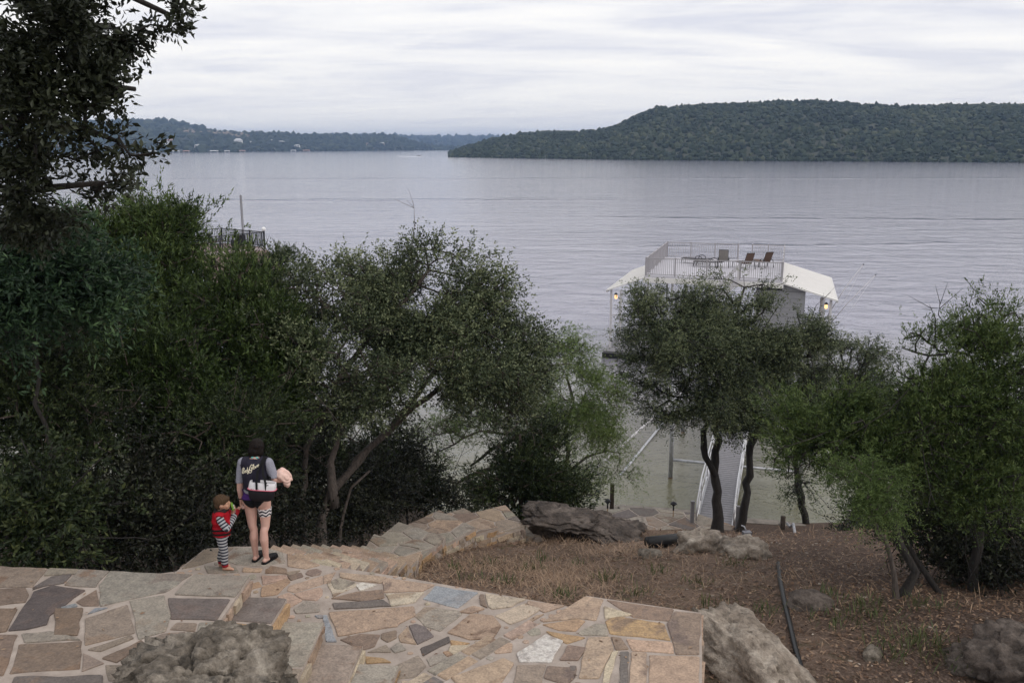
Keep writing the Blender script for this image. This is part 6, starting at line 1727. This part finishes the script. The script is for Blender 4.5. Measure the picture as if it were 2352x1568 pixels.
# hair
bm = bmesh.new()
ellipsoid(bm, (0, .085, 1.535), (.094, .105, .112), Matrix.Rotation(R(-30), 3, 'X'))
ellipsoid(bm, (-.01, .035, 1.49), (.088, .065, .085)); ellipsoid(bm, (-.055, .06, 1.47), (.045, .06, .075)); ellipsoid(bm, (.05, .06, 1.475), (.045, .06, .07)); ellipsoid(bm, (.02, .025, 1.565), (.055, .05, .05))
hr = remeshed(bm, .008, 4)
for v in hr.vertices:
    k_ = mnoise.noise((v.co.x * 45, v.co.y * 45, v.co.z * 9)); v.co += v.normal * k_ * .006
wear('hair', hr, 'hair_black', woman)
bm = bmesh.new()
for k_ in range(7): ellipsoid(bm, (-.035 + .013 * k_, .005 - .004 * abs(k_ - 3), 1.418 + .004 * math.sin(k_ * 2)), (.011, .012, .014))
wear('neck_tie', remeshed(bm, .005, 2), 'teal_cloth', woman)
MBt = MB().tube([V((-.228 + .03 * math.cos(a), .02 + .03 * math.sin(a), .848)) for a in np.linspace(0, 6.283, 13)], .006, 6, False)
o = MBt.build('wristband', M['strap_black'], woman, True); o.matrix_parent_inverse = Matrix.Identity(4)
for s_, fx, fy, tx in ((-1, -.078, .02, .05), (1, .082, -.03, .35)):
    fd = V((tx, 1, 0)).normalized(); sd_ = V((fd.y, -fd.x, 0)); a = V((fx, fy, 0)); mb = MB()
    sole = [a + fd * t + sd_ * w for t, w in ((-.075, -.02), (-.05, -.038), (.06, -.042), (.15, -.046), (.20, -.030), (.215, 0), (.20, .030), (.15, .046), (.06, .042), (-.05, .038), (-.075, .02))]
    mb.prism(sole[::-1], -.012, .014)
    sh = mb.build('shoe', M['shoe_black'], woman); sh.matrix_parent_inverse = Matrix.Identity(4)
    bm = bmesh.new()
    chain(bm, [((a + fd * .06 + V((0, 0, .045))), .044), ((a + fd * .13 + V((0, 0, .033))), .042), ((a + fd * .18 + V((0, 0, .024))), .032)])
    for v in bm.verts: v.co.z = max(v.co.z, .008)
    u_ = remeshed(bm, .006, 3); u_.materials.clear(); o = obj('upper', u_, M['shoe_black'], sh)
# lettering across the shoulders of the vest, drawn as strokes and laid on the cloth
vb = BVHTree.FromPolygons([v.co[:] for v in ves.vertices], [p.vertices[:] for p in ves.polygons])
GL_ = {'B': [[(.15, .0), (.32, 1.0)], [(-.12, .2), (-.18, .75), (.2, 1.05), (.62, .98), (.66, .74), (.30, .55), (.62, .42), (.58, .12), (.25, -.03), (-.05, .12)]],
       'o': [[(.30, .5), (.06, .34), (.08, .05), (.30, .0), (.44, .25), (.30, .5), (.50, .42)]], 'd': [[(.36, .45), (.10, .42), (.05, .08), (.26, .0), (.40, .3), (.58, 1.0)], [(.40, .3), (.40, .05), (.55, .08)]],
       'y': [[(.05, .48), (.10, .08), (.30, .05), (.46, .48)], [(.46, .48), (.34, -.3), (.05, -.45), (.02, -.25), (.50, .08)]], 'G': [[(.74, .82), (.55, 1.05), (.18, .8), (.05, .3), (.28, .0), (.58, .15), (.66, .48), (.38, .45)], [(.66, .48), (.55, -.3), (.15, -.45), (.0, -.2)]],
       'l': [[(.05, .1), (.34, .9), (.22, 1.02), (.12, .6), (.14, .05), (.30, .08)]], 'v': [[(.02, .45), (.16, .0), (.38, .46), (.50, .40)]], 'e': [[(.06, .22), (.40, .34), (.26, .5), (.08, .3), (.12, .03), (.44, .1)]]}
lt = MB(); x0 = 0.0; adv = {'B': .72, 'o': .48, 'd': .55, 'y': .55, 'G': .78, 'l': .30, 'v': .46, 'e': .44}
tot = sum(adv[c_] for c_ in 'BodyGlove')
for c_ in 'BodyGlove':
    for st_ in GL_[c_]:
        # smooth the stroke
        pts = []
        for i in range(len(st_) - 1):
            p0, p1, p2, p3 = [V((*st_[min(max(j, 0), len(st_) - 1)], 0)) for j in (i - 1, i, i + 1, i + 2)]
            for q in range(4):
                t = q / 4; pts.append(.5 * ((2 * p1) + (p2 - p0) * t + (2 * p0 - 5 * p1 + 4 * p2 - p3) * t * t + (3 * p1 - p0 - 3 * p2 + p3) * t ** 3))
        pts.append(V((*st_[-1], 0))); P3 = []
        for p in pts:
            u = (x0 + p.x) / tot; hgt = .062 if c_ in 'BG' else .056
            X = -.138 + u * .228; Z = 1.232 + u * .105 + p.y * hgt
            h_ = vb.ray_cast(V((X, -1, Z)), V((0, 1, 0)))
            if h_[0] is not None: P3.append(h_[0] + V((0, -.003, 0)))
        if len(P3) > 1: lt.tube(P3, .0046 if c_ in 'BG' else .0038, 5)
    x0 += adv[c_]
o = obj('lettering', lt.mesh('lettering', True), M['letter_cream'], vest); o['kind'] = 'stuff'
# tote bag on her right shoulder and the rolled towel
bagw = Matrix.Translation(wpos) @ Matrix.Rotation(wrz, 4, 'Z')
bag = thing('tote_bag', 'black tote bag with a white patterned top and pink piping on the woman\'s right shoulder', 'bag', bagw @ V((.12, -.16, .93)))
def wbuild(mb, name, mat, parent, sm=False):
    me = mb.mesh(name, sm); c_ = V((.115, -.10, 1.43)); me.transform(Matrix.Translation(c_) @ Matrix.Diagonal((1.2, 1.1, 1.02, 1)) @ Matrix.Translation(-c_)); me.transform(bagw); return obj(name, me, M[mat], parent)
def oval(cx, cy, z, rx, ry, tilt=0, n=20): return [V((cx + rx * math.copysign(abs(math.cos(a)) ** .6, math.cos(a)), cy + ry * math.copysign(abs(math.sin(a)) ** .6, math.sin(a)), z - tilt * math.cos(a))) for a in [2 * math.pi * k / n for k in range(n)]]
wbuild(MB().loft([oval(.13, -.165, .925, .09, .035), oval(.13, -.17, .95, .128, .055), oval(.135, -.168, 1.03, .142, .060), oval(.14, -.165, 1.075, .146, .058, .008)]), 'base', 'bag_black', bag, True)
wbuild(MB().loft([oval(.14, -.165, 1.077, .147, .059, .008), oval(.145, -.16, 1.12, .146, .056, .008), oval(.15, -.155, 1.165, .140, .048, .010), oval(.15, -.155, 1.165, .134, .042, .010), oval(.145, -.16, 1.12, .138, .048, .008)], True, False), 'top_panel', 'bag_print', bag, True)
wbuild(MB().tube(oval(.14, -.165, 1.078, .151, .063, .008) + oval(.14, -.165, 1.078, .151, .063, .008)[:1], .006, 6, False), 'piping', 'bag_pink', bag, True)
for pts in ([(.10, -.222, 1.08), (.10, -.217, 1.17), (.10, -.16, 1.30), (.115, -.085, 1.38), (.125, -.02, 1.432), (.125, .06, 1.40), (.14, .05, 1.28), (.155, -.08, 1.17)], [(.20, -.218, 1.08), (.195, -.21, 1.17), (.155, -.155, 1.28), (.135, -.095, 1.37), (.145, -.02, 1.425), (.15, .06, 1.39), (.18, .03, 1.28), (.2, -.09, 1.17)]):
    mb = MB()
    for a, b in zip(pts[:-1], pts[1:]): mb.bar(a, V(b) + (V(b) - V(a)).normalized() * .01, .022, .006)
    wbuild(mb, 'strap', 'strap_black', bag)
tw = thing('towel', 'rolled peach-pink towel held in the crook of the woman\'s right arm', 'towel', bagw @ V((.33, .05, 1.1)))
bm = bmesh.new()
chain(bm, [((.235, .10, 1.165), .038), ((.285, .045, 1.195), .047), ((.34, .0, 1.19), .052), ((.385, .02, 1.14), .050), ((.39, .06, 1.07), .046), ((.365, .10, 1.03), .040)])
chain(bm, [((.25, .14, 1.17), .036), ((.31, .10, 1.21), .045), ((.37, .07, 1.19), .046), ((.41, .09, 1.12), .042)])
tm_ = remeshed(bm, .007, 3)
for v in tm_.vertices: v.co += v.normal * (.007 * math.sin(v.co.x * 60 + v.co.z * 70 + 5 * mnoise.noise((v.co.x * 9, v.co.y * 9, v.co.z * 9))))
tm_.transform(bagw); tm_.materials.clear(); obj('roll', tm_, M['towel_peach'], tw)

# ---------------------------------------------------------------- the boy (facing +x; his right is -y)
bpos = P(516, 1305, Z_LAND + .012); brz = R(8)
boy = thing('person', 'small boy in a red life vest and striped pyjamas, barefoot, holding the woman\'s hand', 'person', bpos, brz, 'people at the stair head')
bw = Matrix.Translation(bpos) @ Matrix.Rotation(brz, 4, 'Z')
tgt = bw.inverted() @ (bagw @ V((-.236, .035, .765)))        # where the woman's palm is
bm = bmesh.new()
for y, fx in ((-.055, .02), (.055, -.045)):
    chain(bm, [((fx, y, .05), .027), ((fx - .005, y, .13), .036), ((fx * .6 + .01, y, .24), .040), ((fx * .3, y * .95, .36), .052), ((0, y * .9, .46), .060)])
    chain(bm, [((fx - .02, y, .028), .022), ((fx + .04, y, .026), .025), ((fx + .085, y - .008, .018), .018)])
    for q in range(5): capsule(bm, (fx + .09, y - .022 + q * .010, .013), .0075, (fx + .108 - .004 * abs(q - 1), y - .024 + q * .011, .010), .006)
ellipsoid(bm, (0, 0, .47), (.078, .095, .08))
chain(bm, [((0, 0, .50), .088), ((.005, 0, .60), .085), ((0, 0, .70), .085)])
capsule(bm, (0, -.075, .735), .045, (0, .075, .735), .045)
chain(bm, [((.0, 0, .76), .040), ((.012, 0, .82), .038)])
hc = V((.03, -.01, .905)); hrot = Matrix.Rotation(R(8), 3, 'Y')
ellipsoid(bm, hc, (.090, .072, .092), hrot); ellipsoid(bm, hc + V((.045, 0, -.045)), (.048, .050, .052))
capsule(bm, hc + V((.092, 0, -.005)), .009, hc + V((.108, 0, -.028)), .011)
for s_ in (-1, 1):
    ellipsoid(bm, hc + V((.0, s_ * .072, -.022)), (.020, .010, .026)); ellipsoid(bm, hc + V((.080, s_ * .030, .002)), (.008, .011, .010)); ellipsoid(bm, hc + V((.06, s_ * .035, -.04)), (.025, .022, .024))
capsule(bm, hc + V((.090, -.016, -.056)), .006, hc + V((.090, .016, -.056)), .006)
el = V((.085, -.135, .60)); wr_ = tgt + (V((0, -.10, .60)) - tgt).normalized() * .075 + V((-.0, -.03, -.03))
chain(bm, [((0, -.095, .735), .042), ((.04, -.125, .66), .036), (tuple(el), .034), (tuple(el.lerp(wr_, .5)), .032), (tuple(wr_), .021)])
hand(bm, wr_, tgt - wr_, (.3, 1, .1), .62, .8, 1)
el2 = V((.09, .12, .64)); wl_ = V((.165, .05, .79))
chain(bm, [((0, .095, .735), .042), ((.04, .12, .68), .036), (tuple(el2), .034), (tuple(wl_), .021)])
hand(bm, wl_, V((.0, -.35, .8)), (-.6, -.5, 0), .60, .8, 1)
bb = remeshed(bm, .006, 4)
o = obj('body', bb, M['skin_boy'], boy); o.matrix_parent_inverse = Matrix.Identity(4)
leg_ = garment(bb, lambda c: .075 < c.z < .53 and abs(c.y) < .16 and c.x < .13, .010, [(V((0, 0, .075)), V((0, 0, 1)))])
set_attr(leg_, 'along', lambda c: c.z / .042); wear('pyjama_trousers', leg_, 'pyjama', boy)
wear('ankle_cuff', garment(bb, lambda c: .055 < c.z < .085 and abs(c.y) < .16 and abs(c.x) < .085, .012), 'cuff_red', boy)
def on_arm(c, a, b):
    a, b = V(a), V(b); t = (c - a).dot(b - a) / (b - a).length_squared; return t, (c - a - (b - a) * min(1, max(0, t))).length
S0 = V((0, -.095, .735)); 
def slv(c):
    t1, d1 = on_arm(c, S0, el); t2, d2 = on_arm(c, el, wr_)
    return (d1 < .055 and t1 > -.2) or (d2 < .050 and t2 < .80)
def slv_along(c):
    t1, d1 = on_arm(c, S0, el); t2, d2 = on_arm(c, el, wr_); L1 = (el - S0).length; L2 = (wr_ - el).length
    return (max(t1, -.3) * L1 if d1 < d2 else L1 + t2 * L2) / .040
sl_ = garment(bb, slv, .009); set_attr(sl_, 'along', slv_along); wear('pyjama_sleeve', sl_, 'pyjama', boy)
sl2 = garment(bb, lambda c: c.y > .085 and c.x < .14 and .58 < c.z < .80, .009); set_attr(sl2, 'along', lambda c: c.z / .040); wear('pyjama_sleeve', sl2, 'pyjama', boy)
def cuf(c):
    t2, d2 = on_arm(c, el, wr_); return d2 < .045 and .74 < t2 < 1.02
wear('wrist_cuff', garment(bb, cuf, .011), 'cuff_red', boy)
def vestk(c):
    t1, d1 = on_arm(c, S0 + V((0, -.02, 0)), el)
    return .475 < c.z < .785 and abs(c.y) < .125 and abs(c.x) < .115 and not (d1 < .045 and t1 > .02 and c.y < -.10) and not (c.y > .10)
lv = garment(bb, vestk, lambda co: .030 + .006 * math.sin(co.z * 60), [(V((0, 0, .785)), V((0, 0, 1))), (V((0, 0, .475)), V((0, 0, 1)))])
life = wear('life_vest', lv, 'life_red', boy)
for z in (.52, .575):
    mb = MB(); mb.loft([oval(.003, 0, z - .011, .127, .137), oval(.003, 0, z + .011, .127, .137)], True, False); mb.loft([oval(.003, 0, z + .011, .122, .132), oval(.003, 0, z - .011, .122, .132)], True, False)
    o = obj('strap', mb.mesh('strap', True), M['strap_black'], life)
for z in (.52, .575): o = obj('buckle', MB().box((.13, -.03, z), (.02, .05, .034)).mesh('buckle'), M['strap_black'], life)
bm = bmesh.new(); pts = [V((.065 * math.cos(a) + .004, .068 * math.sin(a), .792 + .012 * math.cos(a * 1))) for a in np.linspace(0, 6.283, 15)]
for a, b in zip(pts[:-1], pts[1:]): capsule(bm, a, .030, b, .030, 8)
wear('collar', remeshed(bm, .007, 3), 'fleece_dark', boy)
bm = bmesh.new()
ellipsoid(bm, hc + V((-.012, 0, .022)), (.096, .083, .086), hrot); ellipsoid(bm, hc + V((-.045, 0, -.02)), (.058, .070, .070)); ellipsoid(bm, hc + V((.058, 0, .045)), (.038, .058, .032))
bmesh.ops.delete(bm, geom=[], context='VERTS')
hm = remeshed(bm, .006, 3)
for v in hm.vertices: v.co += v.normal * mnoise.noise((v.co.x * 50, v.co.y * 50, v.co.z * 10)) * .004
wear('hair', hm, 'hair_brown', boy)
ty = thing('toy', 'small green patterned toy held up to the boy\'s mouth', 'toy', bw @ V((.14, -.01, .82)))
bm = bmesh.new(); ellipsoid(bm, (.150, -.012, .855), (.018, .030, .050), Matrix.Rotation(R(-14), 3, 'Y')); ellipsoid(bm, (.158, -.012, .815), (.016, .026, .030))
me = remeshed(bm, .005, 2); me.transform(bw); me.materials.clear(); obj('toy_body', me, M['toy_green'], ty)
for a, b in ((.170, .86), (.174, .83)):
    me = MB().box((a, -.02, b), (.008, .02, .016)).mesh('toy_spot'); me.transform(bw); obj('toy_spot', me, M['globe_white'], ty)

# ================================================================ small things on the bank
def path_light(label, px, py, z=None, at=None, h_=.42):
    c = at or hit(px, py); t = thing('path_light', label, 'path light', c, 0, 'path lights along the stairs')
    MB().tube([c + V((0, 0, -.1)), c + V((0, 0, h_ * .45))], .014, 8).build('stake', M['copper_stake'], t, True)
    MB().tube([c + V((0, 0, h_ * .45)), c + V((0, 0, h_ * .72))], .028, 10).build('socket', M['black_plastic'], t, True)
    MB().lathe([(.035, h_ * .72), (.055, h_ * .76), (.05, h_ * .84), (.045, h_ * .85)], 14, c).build('lens', M['window_dark'], t, True)
    MB().lathe([(.11, h_ * .84), (.115, h_ * .86), (.085, h_ * .93), (.03, h_ * 1.0), (.01, h_ * 1.01)], 16, c).build('cap', M['dark_metal'], t, True)
    return t
def at_ground(px, py_base, Y):
    p = AT(px, py_base, Y); return V((p.x, p.y, gz(p.x, p.y)))
path_light('tiered grey path light at the foot of the big live oak', 0, 0, at=at_ground(673, 1243, 14.2), h_=.5)
path_light('path light with a bright copper stake left of the winding stairs', 0, 0, at=at_ground(907, 1200, 17.0), h_=.55)
path_light('path light at the far turn of the stairs, in front of the dark juniper', 0, 0, at=at_ground(1228, 1165, 19.4), h_=.55)
path_light('path light on the bank beside the dark wooden post', 0, 0, at=P(1395, 1185, .9), h_=.62)
path_light('path light standing on the lower landing left of the gangway', 0, 0, at=P(1546, 1187, .95), h_=.55)
path_light('path light half hidden behind the boy', 0, 0, at=at_ground(507, 1290, 12.0), h_=.5)
p = P(1405, 1168, .85); t = MB().box((p.x, p.y, 1.1), (.13, .13, 1.3)).build('wooden_post', M['old_wood']); tag(t, 'dark square wooden post on the bank beside a path light', 'post')
p = P(1797, 1215, .8); t = MB().tube([(p.x, p.y, .2), (p.x, p.y, 1.25)], .08, 12).build('wooden_post', M['old_wood'], None, True); tag(t, 'short round post with a grey hose beside it right of the gangway', 'post')
t = MB().tube([V((p.x + .1, p.y - .05, 1.05)), V((p.x + .2, p.y - .15, .95)), V((p.x + .18, p.y - .5, gz(p.x + .18, p.y - .5) + .25)), V((p.x + .02, p.y - 1.2, gz(p.x, p.y - 1.2) + .05)), V((p.x - .1, p.y - 2.0, gz(p.x - .1, p.y - 2.0) + .03))], .045, 8).build('hose', M['galvanised'], None, True); tag(t, 'grey hose curling down from the short round post', 'hose')
# black edging hose down the slope
pts = []
for px, py in [(1787, 1296), (1790, 1330), (1800, 1380), (1812, 1430), (1826, 1490), (1840, 1540), (1853, 1580), (1862, 1630)]:
    c = hit(px, py); pts.append(c + V((0, 0, .03)))
t = MB().tube(pts, .032, 10).build('edging_hose', M['black_plastic'], None, True); tag(t, 'long black hose running down the slope on the right', 'hose')
c0, c1 = hit(1486, 1262), hit(1588, 1250)
t = MB().tube([c0 + V((0, 0, .14)), c1 + V((0, 0, .14))], .115, 14).build('drain_pipe', M['black_plastic'], None, True); tag(t, 'short thick black drain pipe lying between the boulders', 'pipe')
c = hit(1710, 1262); t = thing('junction_box', 'small grey junction box on the tan boulder', 'box', c)
MB().box(c + V((0, -.1, .34)), (.15, .11, .13), Matrix.Rotation(.15, 3, 'Z')).build('box', M['pole_grey'], t); MB().box(c + V((0, -.163, .34)), (.12, .012, .10), Matrix.Rotation(.15, 3, 'Z')).build('lid', M['grey_plank'], t)
MB().tube([c + V((0, -.06, .40)), c + V((-.03, 0, .46)), c + V((-.07, .05, .46))], .012, 6).build('conduit', M['galvanised'], t, True)

# ---- dry grass, leaf litter and pebbles on the slope
lr = np.random.default_rng(9)
def on_ground(n, x0, x1, y0, y1, dens=None):
    pts = []
    while len(pts) < n:
        x, y = lr.uniform(x0, x1), lr.uniform(y0, y1)
        if dens and lr.random() > dens(x, y): continue
        if any((x - cx) ** 2 + (y - cy) ** 2 < cr * cr for cx, cy, cz, cr in CARVE[::3]): continue
        pts.append((x, y, gz(x, y)))
    return np.array(pts)
def quads(pos, ax, wd, L, W, lift):
    n = len(pos); nr = wd * W[:, None] * .5; tip = pos + ax * L[:, None]; mid = pos + ax * L[:, None] * .5 + np.array([0, 0, 1]) * lift[:, None]
    v = np.stack([pos, mid + nr, tip, mid - nr], 1).reshape(-1, 3); return v, np.arange(len(v)).reshape(-1, 4)
pos = on_ground(34000, -4, 14, 8.6, 24, lambda x, y: min(1, 40 / (y * y) * 2.4))
n = len(pos); a = lr.uniform(0, 6.283, n); ax = np.stack([np.cos(a), np.sin(a), lr.uniform(-.1, .5, n)], 1); wd = np.stack([-np.sin(a), np.cos(a), lr.normal(0, .4, n)], 1)
pos[:, 2] += lr.uniform(.0, .03, n)
v, q = quads(pos, ax, wd, lr.uniform(.03, .08, n), lr.uniform(.012, .035, n), lr.uniform(0, .01, n))
o = obj('leaf_litter', mesh_np('leaf_litter', v, q, {'tint': np.repeat(np.clip(lr.normal(.42, .22, n), 0, 1), 4)}), M['litter_leaf']); tag(o, 'brown fallen leaves strewn over the slope', None, None, 'stuff')
STC = hit(1250, 1300)
pos = on_ground(9000, -2.2, 8, 9.2, 20, lambda x, y: max(0.03, (mnoise.noise((x * .6, y * .6, 3)) * 1.2 + .45) * math.exp(-((x - STC.x) / 2.4) ** 2 - ((y - STC.y) / 2.6) ** 2)))
n = len(pos); a = lr.uniform(0, 6.283, n); ax = unit(np.stack([np.cos(a), np.sin(a), lr.uniform(.0, .7, n)], 1)); wd = np.stack([-np.sin(a), np.cos(a), np.zeros(n)], 1)
v, q = quads(pos, ax, wd, lr.uniform(.10, .30, n), lr.uniform(.006, .012, n), lr.uniform(0, .03, n))
o = obj('straw', mesh_np('straw', v, q, {'tint': np.repeat(np.clip(lr.normal(.75, .18, n), 0, 1), 4)}), M['litter_leaf']); tag(o, 'dry straw and cut grass lying on the slope', None, None, 'stuff')
ps, tn = [], []
for px, py, s_ in [(1220, 1315, .5), (1395, 1335, .5), (1290, 1375, .4), (1120, 1300, .3), (1085, 1335, .3), (1500, 1320, .3), (1690, 1300, .35), (1640, 1395, .3), (1930, 1430, .5), (2010, 1415, .5), (1980, 1395, .4), (2100, 1480, .55), (2150, 1500, .5), (1900, 1370, .3), (2040, 1500, .5), (2120, 1395, .4),
                  (1760, 1410, .3), (1330, 1300, .25), (1160, 1345, .3), (1050, 1310, .25), (1450, 1370, .25), (2200, 1530, .4), (1250, 1290, .3), (1600, 1345, .3)]:
    c = hit(px, py)
    for _ in range(int(130 * s_)):
        x, y = c.x + lr.normal(0, .22 * s_ + .06), c.y + lr.normal(0, .22 * s_ + .06); ps.append((x, y, gz(x, y))); tn.append(np.clip(lr.normal(.22, .15), 0, 1))
pos = np.array(ps); n = len(pos); a = lr.uniform(0, 6.283, n); ax = unit(np.stack([np.cos(a) * .5, np.sin(a) * .5, lr.uniform(.5, 1.2, n)], 1)); wd = np.stack([-np.sin(a), np.cos(a), np.zeros(n)], 1)
v, q = quads(pos, ax, wd, lr.uniform(.10, .27, n), lr.uniform(.009, .016, n), lr.uniform(0, .01, n))
o = obj('grass_tufts', mesh_np('grass_tufts', v, q, {'tint': np.repeat(np.array(tn), 4)}), M['grass_blade']); tag(o, 'green grass tufts on the dry slope', None, None, 'stuff')
pos = on_ground(900, -3, 10, 8.8, 22)
o = rand_blobs(pos, lr.uniform(.008, .035, len(pos)), lr.uniform(.006, .02, len(pos)), lr.uniform(.2, .9, len(pos)), 'pebbles', M['limestone_pale']); tag(o, 'small pale pebbles scattered on the slope', None, None, 'stuff')

# a few leaves and chips blown onto the paving
pv = []
for px, py, z in [(lr.uniform(0, 560), lr.uniform(1330, 1560), Z_TERR) for _ in range(46)] + [(lr.uniform(620, 1250), lr.uniform(1340, 1560), Z_LAND) for _ in range(56)] + [(lr.uniform(1300, 1600), lr.uniform(1420, 1560), Z_PLAT) for _ in range(22)]:
    c = P(px, py, z + .02); pv.append(c[:])
pos = np.array(pv); n = len(pos); a = lr.uniform(0, 6.283, n); ax = np.stack([np.cos(a), np.sin(a), lr.uniform(-.05, .15, n)], 1); wd = np.stack([-np.sin(a), np.cos(a), lr.normal(0, .2, n)], 1)
v, q = quads(pos, ax, wd, lr.uniform(.025, .06, n), lr.uniform(.012, .028, n), lr.uniform(0, .006, n))
o = obj('fallen_leaves', mesh_np('fallen_leaves', v, q, {'tint': np.repeat(np.clip(lr.normal(.62, .2, n), 0, 1), 4)}), M['litter_leaf']); tag(o, 'a few dry leaves and chips blown onto the flagstones', None, None, 'stuff')
# ---------------------------------------------------------------- the air
def haze():
    mb = MB(); mb.box((0, 4690, 60), (17000, 9500, 142)); o = mb.build('haze', None)
    m_ = bpy.data.materials.new('haze_air'); m_.use_nodes = True; nt = m_.node_tree; nt.nodes.clear()
    out = nt.nodes.new('ShaderNodeOutputMaterial'); vv = nt.nodes.new('ShaderNodeVolumePrincipled')
    vv.inputs['Color'].default_value = (.42, .60, .95, 1); vv.inputs['Density'].default_value = HAZE; vv.inputs['Anisotropy'].default_value = 0.0
    nt.links.new(vv.outputs[0], out.inputs['Volume']); o.data.materials.append(m_)
    tag(o, 'pale blue air between the near bank and the far hills', None, None, 'stuff')
HAZE = 0.00015
haze()
print('LEAVES', TT['leaves'], 'OBJECTS', len(bpy.data.objects))
